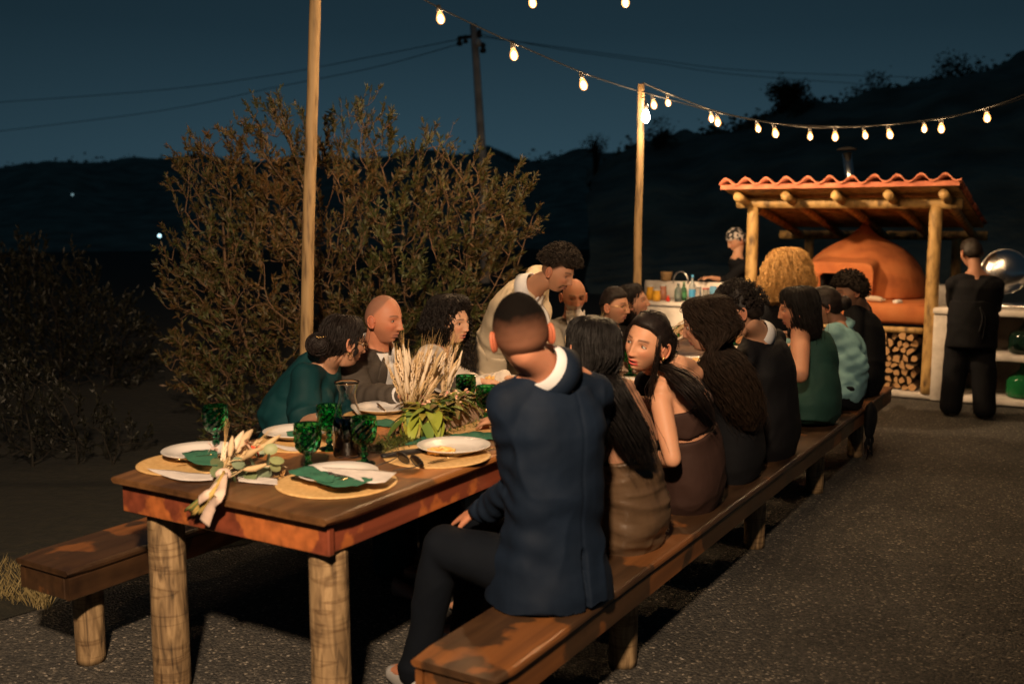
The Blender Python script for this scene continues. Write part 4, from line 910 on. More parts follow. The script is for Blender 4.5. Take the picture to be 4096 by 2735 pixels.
        P = m.verts(); m2 = MB(); m2.add(s.H + (P * s.p.get('hs', 1)) @ s.A, m.f); return s.part('glasses', m2.mesh(), mat('glasses_frame', col, .3, metal))
    def rings(s, spec):
        """ring spec in head space: (x,y,z, half width, half depth)"""
        hs = s.p.get('hs', 1.0); return [(s.H + (np.array([x, y, z]) * hs) @ s.A, s.A[0] * a * hs, s.A[1] * b * hs) for x, y, z, a, b in spec]
    def shoes(s, m, i=(0, 1), L=.25):
        for k in i:
            kn, an = s.legs[k]; f = nrm(s.tf * [1, 1, 0]); mb = MB(); l = np.cross(f, [0, 0, 1]); z = an[2]; o = an * [1, 1, 0]
            loft(mb, [(o - f * .06 + [0, 0, .05], l * .032, np.array([0, 0, .048])), (o + [0, 0, .05], l * .040, np.array([0, 0, .052])), (o + f * .09 + [0, 0, .038], l * .044, np.array([0, 0, .038])), (o + f * .16 + [0, 0, .030], l * .045, np.array([0, 0, .030])), (o + f * .20 + [0, 0, .024], l * .030, np.array([0, 0, .022]))], 20, p=2.5)
            me = voxel(mb, .007, 3); s.part('shoe', me, m)
def creases(s, o, amp=.006, seed=0):
    v = getv(o.data); n = normals(o.data); add = np.zeros(len(v))
    for i in (0, 1):
        E, Wr = s.arms[i][:2]; S = s.S[i]
        for P_, ax, rad, fr in ((E, nrm(Wr - S), .13, 95), (Wr + (E - Wr) * .25, nrm(E - Wr), .08, 120), (S - s.up * .12, nrm(s.up + s.lat * .6 * (-1 if i == 0 else 1)), .13, 70)):
            d = v - P_; r_ = np.linalg.norm(d, axis=1); t = d @ ax + .018 * nz(v, 9, seed + i); add += amp * np.sin(t * fr) * np.exp(-(r_ / rad) ** 2 * 1.6)
    d = v - s.sp(.22); add += amp * .8 * np.sin((d @ s.up + .5 * (d @ s.lat) + .02 * nz(v, 7, seed + 5)) * 62) * np.exp(-((d @ s.up) / .11) ** 2) * sstep(np.abs(d @ s.lat), .02, .12)
    setv(o.data, v + n * add[:, None])
def cap_points(s, t, mask, n, seed):
    v, n1, n2 = head_shape(dict(nose=0)); m = hair_mask(v, *mask); ok = np.where(m > .6)[0]; rs = np.random.RandomState(seed)
    w = np.linalg.norm(v[ok][:, :2], axis=1) + .004; i = rs.choice(ok, n, p=w / w.sum()); nn = v[i] / np.linalg.norm(v[i], axis=1)[:, None]
    return [(s.H + (a * s.p.get('hs', 1) + b * t) @ s.A, b @ s.A) for a, b in zip(v[i], nn)]
def PX(px, py, v):
    p = at_v(px, py, v); return (float(np.dot(p - O, U)), v, float(p[2]))
def PU(px, py, u):
    p = at_u(px, py, u); return (u, float(np.dot(p - O, V)), float(p[2]))
def off(q, du=0, dv=0, dz=0): return (q[0] + du, q[1] + dv, q[2] + dz)
WHITE = cloth('white_shirt', (.62, .62, .64), .7); BLACKC = cloth('black_cloth', (.005, .0055, .0075), .85); BLK2 = cloth('black_suit', (.0055, .0055, .007), .7)
NAVY = cloth('navy_suit', (.0040, .0098, .0225), .75); NAVYT = cloth('navy_trousers', (.0014, .0032, .0070), .85)
GREYB = cloth('brown_grey_suit', (.062, .052, .044), .75); TEAL = cloth('teal_satin', (.002, .030, .036), .7, spec=.25); BEIGE = cloth('beige_linen', (.60, .50, .36), .8)
BRONZE = cloth('bronze_satin', (.10, .062, .036), .36, spec=.6); BROWN = cloth('brown_jersey', (.040, .021, .017), .7); GREENC = cloth('green_crepe', (.018, .056, .046), .7)
BLUEC = cloth('light_blue_shirt', (.17, .33, .36), .6); GREYS = cloth('grey_linen', (.22, .20, .17), .8); LACE = cloth('ivory_satin', (.66, .58, .50), .5, .3)
SHOEB = mat('black_shoe', (.015, .014, .013), .35); SHOEW = mat('white_sneaker', (.34, .335, .33), .6, bump=(60, .3, .002)); GOLD = mat('gold_metal', (.75, .50, .20), .25, 1.0)
NUDE = mat('nude_leather', (.42, .22, .16), .5)
def suit(s, m, trous, size=.010, fold=.006, open_t=None, slv=.95, seed=0, skirt=-.26, pad=.0, inf=.018, extra=None):
    mb = MB(); s.torso(mb, inf, skirt, .99, 16, flare=.10); 
    for i in (0, 1): s.arm(mb, i, tuple(q * s.k for q in (.068, .060, .045)), slv)
    chain(mb, [s.S[0], s.Cc + s.up * .018, s.S[1]], [.060 * s.k, .078 * s.k, .060 * s.k])
    if extra: mb.add(extra.verts(), extra.f)
    j = s.garment('jacket', mb, m, size, 4, fold, 7.5, seed)
    mb = MB(); s.torso(mb, .010, -.18, .12, 5)
    for i in (0, 1): s.leg(mb, i, (.102, .076, .070, .058))
    s.garment('trousers', mb, trous, .012, 4, fold, 6, seed + 3)
    return j
def cuffs(s, m=WHITE, i=(0, 1), t=.96, r=.037):
    for k in i:
        E, Wr = s.arms[k][:2]; mb = MB(); tube(mb, [E + (Wr - E) * (t - .06), E + (Wr - E) * (t + .045)], [r, r * .98], 18); s.part('shirt_cuff', mb.mesh(), m)
# 1 ---- man in the navy suit, back to us
def navy_man():
    s = Person('man in a navy suit with a faded haircut, back turned, nearest on the bench', (.60, -.40, .53), (.58, -.42, 1.13), PX(2085, 1338, -.38), (.80, .60, -.06), (.50, .86), 'm',
        arms=[((.515, -.345, .80), (.60, -.13, .665), (.2, .9, -.35), (-.3, .1, 1), .3), ((.98, -.36, .82), (.95, -.10, .68), (0, 1, -.2))],
        legs=[(PX(1775, 2190, -.04), (.50, .07, .10)), ((.85, .02, .55), (.88, .12, .10))], roll=.14, vox=.006, spine=.03, k=.92, sh=.175,
        head_opts=dict(buzz=((.005, .004, .0035), 1.06, (-.092, .066)), hairline=(.066, .022, -.092), capt=(.009, -.06, .05), eyes=False, earc=[1.12, .76, .68], hs=1.03), skin=(.44, .19, .11))
    s.body(); q = s.P; ex = MB(); loft(ex, [(s.sp(.42), s.lat * .150, s.fwd * .115), (s.sp(.2), s.lat * .168, s.fwd * .130), (q + [0, 0, .03], s.lat * .195, s.fwd * .165), (q + [0, 0, -.045] - s.fwd * .012, s.lat * .210, s.fwd * .172), (q + [0, 0, -.092] - s.fwd * .012, s.lat * .218, s.fwd * .178)], 40, p=2.2)
    j = suit(s, NAVY, NAVYT, .0075, .011, seed=5, slv=.93, skirt=-.16, inf=.014, extra=ex)
    creases(s, j, .0055, 3); v = getv(j.data); d = v - s.P; x = d @ s.lat - .035; bk = sstep(-(d @ s.fwd), .02, .06); z = d[:, 2]
    v += s.fwd * ((.030 * gs(x, 0, .006) * sstep(.10 - z, 0, .03) + .0035 * gs(x, 0, .004) * (z > .08)) * bk)[:, None]; v[:, 2] += (.012 * np.sin(x * 30) * sstep(-z, .03, .09)); v[:, 2] = np.maximum(v[:, 2], .434); setv(j.data, v); cuffs(s, NAVY, (0,), .9, .042)
    s.collar(WHITE, .056, .066, name='shirt_collar', tilt=.2, z0=.014); s.collar(NAVY, .034, .076, name='jacket_collar', tilt=.35, z0=-.002)
    s.shoes(SHOEW)
navy_man()
# 2 ---- woman with long straight hair, bronze satin dress
def satin_woman():
    s = Person('woman with long straight black hair in a backless bronze satin dress', (1.20, -.43, .52), PX(2440, 1600, -.38), PX(2362, 1405, -.36), (.55, .82, -.04), (.10, .98), 'f',
        arms=[((1.08, -.04, .84), (1.24, .20, .83), (.45, .80, -.02), (-.2, -.1, 1), .75), ((1.42, -.40, .80), (1.50, -.12, .80), (.1, 1, 0))], legs=[((1.12, .02, .52), (1.20, .22, .09)), ((1.30, .02, .52), (1.32, .18, .09))], vox=.006, roll=-.08, spine=.03,
        head_opts=dict(eyes=False), skin=(.48, .25, .155), k=.86)
    s.body()
    mb = MB(); s.torso(mb, .012, -.2, .60, 12)
    for i in (0, 1): s.leg(mb, i, (.100, .080, .075, .085))
    s.garment('dress', mb, BRONZE, .007, 3, .015, 8, 3, aniso=(.8, .8, 2.6))
    R_ = s.rings([(0, -.008, .118, .02, .02), (0, -.010, .112, .052, .062), (0, -.012, .085, .075, .090), (0, -.020, .030, .083, .096), (0, -.036, -.040, .078, .082)])
    H = s.H; q = [PX(2400, 1530, -.44), PX(2470, 1640, -.50), PX(2540, 1760, -.55), PX(2580, 1850, -.56)]
    for p, a, b in zip(q, (.066, .056, .048, .030), (.040, .032, .028, .018)): R_.append((W(*p), nrm(U * .8 - V * .5) * a, nrm(-V * .9 - U * .3) * b))
    mb = hair_mass(R_, 620, .0021, core=.95, seed=2, npt=26, off=(-.001, .004), lump=.003, voxel_size=.008)
    c = hair_cap(s.H, s.A, s.p, .010, (.085, .05, -.07), .1, 20, 3); mb.add(c.verts(), c.f)
    s.hairtube(mb, (.009, .008, .008), .42)
    m = MB(); ellip(m, W(1.263, .262, .868), (.009, .009, .009)); s.part('ring', m.mesh(), GOLD)
satin_woman()
# 3 ---- woman in brown looking back to the left
def brown_woman():
    s = Person('woman in a strapless brown dress with red lips, turning her face back', (1.80, -.43, .52), PX(2755, 1570, -.43), PX(2588, 1370, -.34), (-.985, .17, -.03), (.12, .97), 'f',
        arms=[(PX(2690, 1835, -.47), (1.80, -.12, .60), (.1, 1, -.1)), ((2.08, -.22, .80), (1.98, .06, .82), (-.1, 1, 0))], vox=.006, roll=.26, spine=.03, legs=[((1.72, -.0, .53), (1.75, .1, .09)), ((1.90, .0, .53), (1.92, .1, .09))],
        head_opts=dict(lips=(.60, .045, .055), browk=1.35, gaze=(.004, .0), jaw=1.06, nose=.88, brow=(.014, .008, .007), hs=1.0, open=.004), skin=(.58, .295, .175), k=.90, armk=1.12)
    s.body()
    mb = MB(); s.torso(mb, .010, .57, .80, 6); s.garment('dress_top', mb, BROWN, .008, 3, .004, 8, 3)
    mb = MB(); s.torso(mb, .014, -.2, .535, 12)
    for i in (0, 1): s.leg(mb, i, (.080, .070, .07, .08))
    s.garment('dress', mb, BROWN, .009, 4, .012, 7, 4)
    cap = hair_cap(s.H, s.A, s.p, .012, (.084, .030, -.07), .12, 24, 6, top=.006)
    R_ = s.rings([(.02, -.030, .075, .055, .06), (.0, -.050, .030, .083, .068), (-.0, -.066, -.03, .078, .055), (-.0, -.075, -.085, .062, .045)])
    q = [PX(2712, 1500, -.47), PX(2790, 1580, -.56), PX(2858, 1690, -.58)]
    for p, a in zip(q, (.045, .036, .018)): R_.append((W(*p), nrm(U) * a, nrm(-V) * a * .6))
    mb = hair_mass(R_, 320, .0020, seed=5, core=.95, npt=24, curl=.003, freq=1.5, off=(-.001, .005), voxel_size=.008); mb.add(cap.verts(), cap.f)
    # strands over the crown from a side parting and the fine ones falling before the ear
    v, *_ = head_shape(dict(nose=0)); rs = np.random.RandomState(3); paths = []
    for i in range(170):
        a = rs.uniform(-1.9, 1.9); path = []
        for t in np.linspace(0, 1, 7):
            th = math.pi * 1.0 * (.18 + .82 * t); dd = np.array([math.sin(a) * math.sin(th * .62 + .12), .75 * math.cos(a) * math.sin(th * .62 + .12) * (1 - t) - .98 * t * .75, math.cos(th * .55)]); dd = nrm(dd) * [.0765, .098, .117]; path.append(s.H + (dd * 1.135) @ s.A)
        paths.append(path)
    strands(mb, paths, .0019, 0, 0, 7, 16)
    for k in range(26):
        x0 = -.070 + rs.normal() * .004; p = [(x0, .040, .060), (x0 - .010, .045, .02), (x0 - .010, .035, -.03), (x0 - .006, .018 + rs.normal() * .01, -.09), (x0 - .002, .01 + rs.normal() * .02, -.16), (x0 + rs.normal() * .02, 0, -.24)]
        strands(mb, [s.H + np.array(p) @ s.A], .0013, .003, 2, k, 20)
    for k in range(16):
        x0 = .066 + rs.normal() * .003; p = [(x0 - .02, .062, .075), (x0, .056, .03), (x0 + .006, .046, -.03), (x0, .040 + rs.normal() * .006, -.09)]
        strands(mb, [s.H + np.array(p) @ s.A], .0013, .002, 2, k + 50, 16)
    s.hairtube(mb, (.014, .010, .009), .3)
    m = MB(); e = s.H + np.array([-.088, -.004, -.036]) @ s.A; ellip(m, e, (.006, .006, .006), None, 8, 6)
    for k in range(8): ellip(m, e + (np.array([0, math.cos(k * .785), math.sin(k * .785)]) * .009) @ s.A, (.0028,) * 3, None, 6, 5)
    s.part('earring', m.mesh(), GOLD)
brown_woman()
# 4 ---- woman with long curly hair
def curly_woman():
    s = Person('woman in black with very long curly brown hair, hand raised to her chin', (2.38, -.43, .52), PX(2900, 1480, -.36), PX(2822, 1300, -.34), (-.15, .97, -.20), (.0, 1), 'f',
        arms=[((2.14, -.05, .84), (2.09, -.12, 1.02), (.05, .0, 1), (0, 1, .2), .9), ((2.62, -.1, .83), (2.5, .1, .82), (-.1, 1, 0))], vox=.007,
        head_opts=dict(lips=(.35, .08, .07), nose=.9), skin=(.47, .25, .16), k=.9)
    s.body(); mb = MB(); s.torso(mb, .014, -.2, .94, 14)
    for i in (0, 1): s.arm(mb, i, (.056, .052, .045), .35); s.leg(mb, i, (.10, .08, .07, .08))
    s.garment('dress', mb, BLACKC, .010, 4, .006, 7, 3)
    R_ = s.rings([(0, -.01, .130, .02, .02), (0, -.012, .120, .060, .070), (0, -.020, .085, .092, .100), (0, -.036, .020, .108, .095), (0, -.055, -.050, .118, .088)])
    for p, a, b in zip([PX(2890, 1440, -.42), PX(2950, 1560, -.48), PX(2990, 1660, -.52), PX(3000, 1720, -.53)], (.145, .140, .11, .06), (.075, .075, .06, .03)): R_.append((W(*p), U * a, -V * b))
    mb = hair_mass(R_, 560, .0018, curl=.008, freq=7, seed=4, core=.90, npt=36, off=(-.004, .012), lump=.008, voxel_size=.010)
    c = hair_cap(s.H, s.A, s.p, .014, (.080, .04, -.06), .4, 40, 3); mb.add(c.verts(), c.f); s.hairtube(mb, (.022, .013, .008), .6)
curly_woman()
# 5 ---- man in black suit with glasses
def glasses_man():
    s = Person('man in a black suit with dark glasses beside the long curly hair', (2.92, -.43, .52), PX(3080, 1440, -.41), PX(2962, 1245, -.35), (-.30, .94, -.22), (.12, .98), 'm',
        arms=[((2.68, -.30, .80), (2.62, -.02, .78), (0, 1, 0)), ((3.15, -.25, .80), (3.1, .05, .82), (0, 1, 0))], vox=.008,
        head_opts=dict(buzz=((.014, .010, .008), .97, (-.12, -.02)), hairline=(.078, .030, -.07)), skin=(.47, .25, .155), k=.98)
    s.body(); suit(s, BLK2, BLK2, .011, .006, seed=8); s.collar(WHITE, .045, .060, name='shirt_collar', z0=.01); s.glasses(col=(.012, .012, .012), r=.0018)
    mb = hair_cap(s.H, s.A, s.p, .013, (.066, .034, -.05), .35, 34, 9, top=.020)
    v = cap_points(s, .028, (.060, .05, .0), 900, 5); curls(mb, v, .0030, 6, 4, 2, .009); s.hairtube(mb, (.016, .012, .010), .4)
glasses_man()
# 6 ---- woman in green
def green_woman():
    s = Person('woman in a sleeveless sage green dress with a straight dark bob, further down the bench', (3.80, -.43, .53), PX(3275, 1360, -.39), PX(3188, 1238, -.33), (-.35, .93, -.12), (.10, .99), 'f',
        arms=[(PX(3200, 1500, -.44), (3.62, -.02, .80), (0, 1, .1)), ((4.0, -.1, .8), (3.9, .1, .82), (0, 1, 0))], vox=.009,
        head_opts=dict(lips=(.3, .09, .08)), skin=(.44, .21, .125), k=1.04, armk=1.3, sh=.20)
    s.body(); mb = MB(); s.torso(mb, .016, -.2, .97, 14)
    for i in (0, 1): s.leg(mb, i, (.11, .085, .08, .085)); chain(mb, [s.Cc, s.Cc + (s.S[i] - s.Cc) * .55], [.060, .050])
    s.garment('dress', mb, GREENC, .011, 4, .010, 6, 3)
    R_ = s.rings([(0, -.01, .135, .03, .03), (0, -.012, .118, .075, .085), (0, -.022, .06, .098, .106), (0, -.034, -.01, .102, .094), (0, -.040, -.08, .100, .085), (0, -.05, -.15, .085, .07), (.0, -.06, -.185, .05, .05)])
    mb = hair_mass(R_, 300, .0024, seed=4, core=.96, npt=18, off=(0, .005), voxel_size=.011); s.hairtube(mb, (.012, .010, .009), .35)
green_woman()
# 7 ---- light blue shirt
def blue_person():
    s = Person('person in a light blue shirt half hidden behind the woman in green', (4.42, -.45, .50), PX(3372, 1330, -.41), PX(3300, 1225, -.30), (-.25, .95, -.2), (.15, .98), 'm',
        arms=[((4.42, -.56, .72), (4.58, -.52, .50), (.1, .1, -1), (0, -1, 0), .4), ((4.6, -.2, .8), (4.55, .1, .8), (0, 1, 0))], vox=.010, head_opts=dict(buzz=((.02, .014, .01), .95, (-.1, -.05))), skin=(.36, .18, .11), k=.94)
    s.body(); mb = MB(); s.torso(mb, .016, -.1, .99, 14)
    for i in (0, 1): s.arm(mb, i, (.062, .056, .046), .82)
    creases(s, s.garment('shirt', mb, BLUEC, .011, 3, .016, 9, 3), .007, 4); mb = MB(); s.torso(mb, .012, -.18, .12, 5)
    for i in (0, 1): s.leg(mb, i, (.10, .075, .07, .06))
    s.garment('trousers', mb, BLACKC, .013); s.collar(BLUEC, .03, .058)
    mb = hair_cap(s.H, s.A, s.p, .020, (.07, .02, -.06), .3, 30, 4); ellip(mb, s.H + np.array([0, -.12, .0]) @ s.A, (.05, .05, .05)); s.hairtube(mb, (.014, .010, .009))
blue_person()
# 8 ---- far end of the bench, black jacket
def black_far():
    s = Person('person in a black jacket with a short afro, last on the near bench', (5.08, -.43, .52), PX(3462, 1300, -.40), PX(3400, 1165, -.35), (-.55, .82, -.22), (.05, 1), 'm',
        arms=[((4.92, -.40, .78), (4.95, -.1, .80), (0, 1, 0)), ((5.3, -.25, .8), (5.2, .1, .82), (0, 1, 0))], vox=.010, head_opts=dict(buzz=((.02, .014, .01), .9, (-.1, 0))), skin=(.34, .175, .11), k=1.05)
    s.body(); suit(s, BLACKC, BLACKC, .012, seed=3); mb = hair_cap(s.H, s.A, s.p, .030, (.058, .03, -.055), .5, 34, 4); curls(mb, cap_points(s, .028, (.058, .03, -.05), 500, 3), .004, 5, 4, 1, .008)
    s.hairtube(mb, (.018, .013, .010), .7)
black_far()
# 9 ---- woman in teal
def teal_woman():
    s = Person('woman in a teal blouse with wire glasses and a low dark bun', (1.24, 1.30, .52), PX(1285, 1510, 1.30), PX(1378, 1368, 1.14), (.86, -.42, -.16), (.38, -.92), 'f',
        arms=[((1.46, 1.16, .72), (1.36, 1.12, .62), (.1, -1, 0), (0, 0, 1), .3), ((1.155, 1.16, .73), (1.02, .90, .815), (-.1, -1, 0), (0, 0, 1), .3)], vox=.0065, spine=.05,
        head_opts=dict(lips=(.4, .12, .10), hs=.98, lid=.2), skin=(.50, .27, .17), k=1.08)
    # arms index 0 = left (far side), 1 = right (near us)
    s.body(); mb = MB(); s.torso(mb, .018, -.2, .98, 14)
    for i in (0, 1): chain(mb, [s.Cc + (s.S[i] - s.Cc) * .5, s.S[i], (s.S[i] + s.arms[i][0]) / 2, s.arms[i][0] + (s.S[i] - s.arms[i][0]) * .08], [.066, .072, .074, .074]); s.leg(mb, i, (.11, .085, .08, .085))
    chain(mb, [s.nb, s.Cc - s.fwd * .03, s.sp(.5) - s.fwd * .03], [.06, .13, .16]); creases(s, s.garment('blouse', mb, TEAL, .009, 4, .014, 6, 3), .006, 4)
    R_ = s.rings([(0, -.01, .128, .03, .03), (0, -.012, .115, .056, .066), (0, -.018, .075, .080, .093), (0, -.028, .02, .085, .088), (0, -.042, -.035, .070, .072), (0, -.060, -.07, .045, .05)])
    mb = hair_mass(R_, 300, .0022, seed=4, core=.95, npt=16, curl=.003, freq=3, off=(0, .006)); b = s.H + np.array([.0, -.125, -.025]) @ s.A
    m2 = MB(); ellip(m2, b, (.058, .055, .052)); 
    rs = np.random.RandomState(2)
    for k in range(90):
        ax = nrm(rs.normal(size=3)); x, y, _ = frame_of(ax); a = np.linspace(0, 4.2, 14) + rs.uniform(0, 6); r = .053 + rs.uniform(0, .008); tube(m2, b + np.outer(np.cos(a) * r, x) + np.outer(np.sin(a) * r, y) * .95, .0024, 4, cap=False)
    mb.add(m2.verts(), m2.f); c = hair_cap(s.H, s.A, s.p, .012, (.066, .026, -.06), .35, 40, 3); mb.add(c.verts(), c.f)
    for k in range(16): strands(mb, [s.H + np.array([(.074, .02, .03), (.080, .024, -.01), (.080, .028 + rs.normal() * .004, -.035), (.078, .020, -.055)]) @ s.A], .0016, .004, 2.5, k, 16)
    s.hairtube(mb, (.016, .012, .011), .35); s.glasses(col=(.45, .30, .14), metal=1.0, r=.0013)
    m = MB(); a = np.linspace(0, 6.28, 20); e = s.H + np.array([.083, -.004, -.050]) @ s.A; tube(m, e + (np.outer(np.sin(a) * .010, [0, 1, 0]) + np.outer(np.cos(a) * .010, [0, 0, 1])) @ s.A, .0016, 6); s.part('earring', m.mesh(), GOLD)
    m = MB(); 
    for k in range(7): ellip(m, b + np.array([.03 + .004 * k, .036 - .012 * k, .040 + .003 * math.sin(k)]) @ s.A, (.005, .005, .004), None, 8, 6)
    s.part('hair_clip', m.mesh(), GOLD)
    for k in (0, 1):
        f = W(*[(1.40, .84, 0), (1.20, .70, 0)][k]); m = MB(); d = D(.2, -1); l = D(1, .2); loft(m, [(f + [0, 0, .055], l * .03, np.array([0, 0, .04])), (f + d * .06 + [0, 0, .04], l * .036, np.array([0, 0, .028])), (f + d * .13 + [0, 0, .02], l * .038, np.array([0, 0, .014])), (f + d * .17 + [0, 0, .016], l * .022, np.array([0, 0, .009]))], 16); s.part('sandal', m.mesh(), NUDE)
teal_woman()
# 10 --- bald man in brown-grey suit
def shirt_front(s, j, tie=False, m=WHITE, w=.05, t0=.45, lap=None, t1=1.02):
    s.drape('shirt_front', j, [(-w, t1), (w, t1), (w * .8, .75), (.004, t0), (-.004, t0), (-w * .8, .75)], m, .004, .003)
    if lap:
        for q in (-1, 1): s.drape('lapel', j, [(q * w * .9, t1), (q * (w + .045), .93), (q * (w + .050), .80), (q * (w + .025), .74), (q * .012, t0 - .03), (q * .004, t0), (q * w * .75, .76)], lap, .009, .003)
def bald_man():
    s = Person('bald man in a brown grey suit and open white shirt, in profile', (1.74, 1.32, .54), PX(1500, 1440, 1.27), PX(1535, 1276, 1.19), (.06, -.97, -.08), (.08, -1), 'm',
        arms=[((1.98, 1.08, .78), (1.9, .80, .83), (-.1, -1, 0)), (PX(1462, 1585, 1.12), PX(1596, 1580, .88), (.3, -1, 0))], vox=.006, spine=.045,
        head_opts=dict(lips=(.36, .15, .11), beard=((.20, .10, .07), .25, 'full'), buzz=((.13, .085, .065), .6, (-.14, -.02)), hairline=(.20, .060, -.075), browk=1.1, brow=(.06, .04, .03), lid=.25, gaze=(.0, -.0015), jaw=1.10, nose=1.12, hs=1.02), skin=(.48, .20, .115), k=1.05, belly=.05)
    s.body(); j = suit(s, GREYB, GREYB, .009, .015, seed=12, slv=.93); creases(s, j, .006, 5); shirt_front(s, j, lap=GREYB, w=.050, t0=.25, t1=1.10); s.collar(WHITE, .046, .074, name='shirt_collar', z0=.014); cuffs(s, WHITE, (0, 1), .97, .040)
bald_man()
# 11 --- bride
def bride():
    s = Person('smiling woman in an ivory dress with long black curls and a gold comb', (2.22, 1.32, .50), PX(1762, 1425, 1.28), PX(1812, 1287, 1.17), (-.12, -.96, -.05), (.22, -.97), 'f',
        arms=[((2.42, 1.05, .74), (2.3, .80, .82), (-.2, -1, 0), (0, 0, 1), .5), ((2.08, 1.10, .70), (2.12, .84, .82), (.3, -.95, 0), (0, 0, 1), .5)], vox=.0065, spine=.04,
        head_opts=dict(lips=(.50, .075, .075), teeth=True, open=.006, browk=1.0, nose=.95, hs=.98, gaze=(.003, 0)), skin=(.58, .33, .21), roll=-.08, k=.98)
    s.body(); mb = MB(); s.torso(mb, .014, -.2, .98, 14)
    for i in (0, 1): s.arm(mb, i, (.064, .054, .036), .94); s.leg(mb, i, (.11, .09, .09, .12))
    creases(s, s.garment('dress', mb, LACE, .009, 4, .012, 8, 3), .005, 4)
    R_ = s.rings([(0, -.015, .150, .03, .03), (0, -.02, .135, .075, .085), (0, -.034, .09, .108, .104), (-.0, -.055, .02, .128, .104), (-.0, -.070, -.06, .130, .100)])
    q = W(*PX(1770, 1480, 1.30)); R_ += [(q, U * .135, V * .075), (q + [0, 0, -.13], U * .11, V * .06), (q + [0, 0, -.2], U * .05, V * .03)]
    mb = hair_mass(R_, 340, .0026, curl=.010, freq=7, seed=6, core=.86, npt=40, off=(-.004, .012), lump=.010, voxel_size=.010)
    c = hair_cap(s.H, s.A, s.p, .018, (.082, .045, -.06), .5, 44, 3); mb.add(c.verts(), c.f); rs = np.random.RandomState(9)
    for k in range(34):      # locks on the far side of the face hanging down to the right
        x = -.070 - rs.uniform(0, .030); y = .0 + rs.uniform(-.03, .03); strands(mb, [s.H + np.array([(x * .8, y, .07), (x - .01, y + .01, 0), (x - .016, y + .014, -.08), (x - .01, y + .02, -.16), (x, y + .02 + rs.normal() * .02, -.27 - rs.uniform(0, .05))]) @ s.A], .0024, .010, 7, k, 44)
    s.hairtube(mb, (.014, .011, .010), .34)
    m = MB()
    for k in range(9): ellip(m, s.H + np.array([.075 - .004 * k, -.070 + .012 * k, .108 + .002 * k]) @ s.A, (.005, .004, .004), None, 8, 6)
    s.part('hair_comb', m.mesh(), GOLD)
bride()
# 12 --- man in beige bending over the table
def beige_man():
    ch = PX(2098, 1178, 1.12)
    s = Person('man in a beige linen suit standing and leaning over the table', PX(2000, 1430, 1.46), ch, PX(2232, 1085, .87), (.02, -.90, -.40), (.05, -1), 'm',
        arms=[(off(ch, .12, -.04, -.33), (2.86, .90, .87), (0, -1, -.2), (0, 0, 1), .4), (off(ch, -.17, -.03, -.33), (2.66, .90, .87), (-.2, -.8, -.3), (0, 0, 1), .4)],
        legs=[((3.16, 1.58, .50), (3.20, 1.62, .09)), ((2.96, 1.58, .50), (2.94, 1.62, .09))], vox=.0065, spine=.05, k=1.06, sh=.205,
        head_opts=dict(lips=(.30, .12, .10), beard=((.02, .013, .010), .93, 'goatee'), buzz=((.018, .012, .009), .95, (-.05, .04)), hairline=(.070, .030, -.07), lid=.45, gaze=(0, -.002), browk=1.3, nose=1.05), skin=(.40, .205, .125))
    s.body(); j = suit(s, BEIGE, BEIGE, .010, .018, seed=21, slv=.95, skirt=-.36)
    mb = MB(); q = s.P; loft(mb, [(s.sp(.3), s.lat * .20, s.fwd * .15), (q, s.lat * .235, s.fwd * .18), (q + [0, 0, -.16], s.lat * .25, s.fwd * .19)], 30, p=2.3); s.garment('jacket_skirt', mb, BEIGE, .011, 4, .008, 6, 4)
    creases(s, j, .007, 5); shirt_front(s, j, lap=BEIGE, w=.06, t0=.3); s.collar(WHITE, .045, .066, name='shirt_collar', z0=.0)
    m = MB(); nk = s.nb + s.fwd * .085 + s.up * .005
    for k in (-1, 1): ellip(m, nk + s.lat * .035 * k, (.030, .010, .020), np.stack([s.lat, s.fwd, s.up]), 12, 8)
    ellip(m, nk, (.010, .011, .012)); s.part('bow_tie', m.mesh(), WHITE)
    mb = hair_cap(s.H, s.A, s.p, .032, (.064, .052, .005), .45, 32, 4, top=.016); curls(mb, cap_points(s, .036, (.062, .055, .01), 800, 3), .0042, 6, 4, 1, .010); s.hairtube(mb, (.018, .013, .010), .7); s.shoes(NUDE)
beige_man()
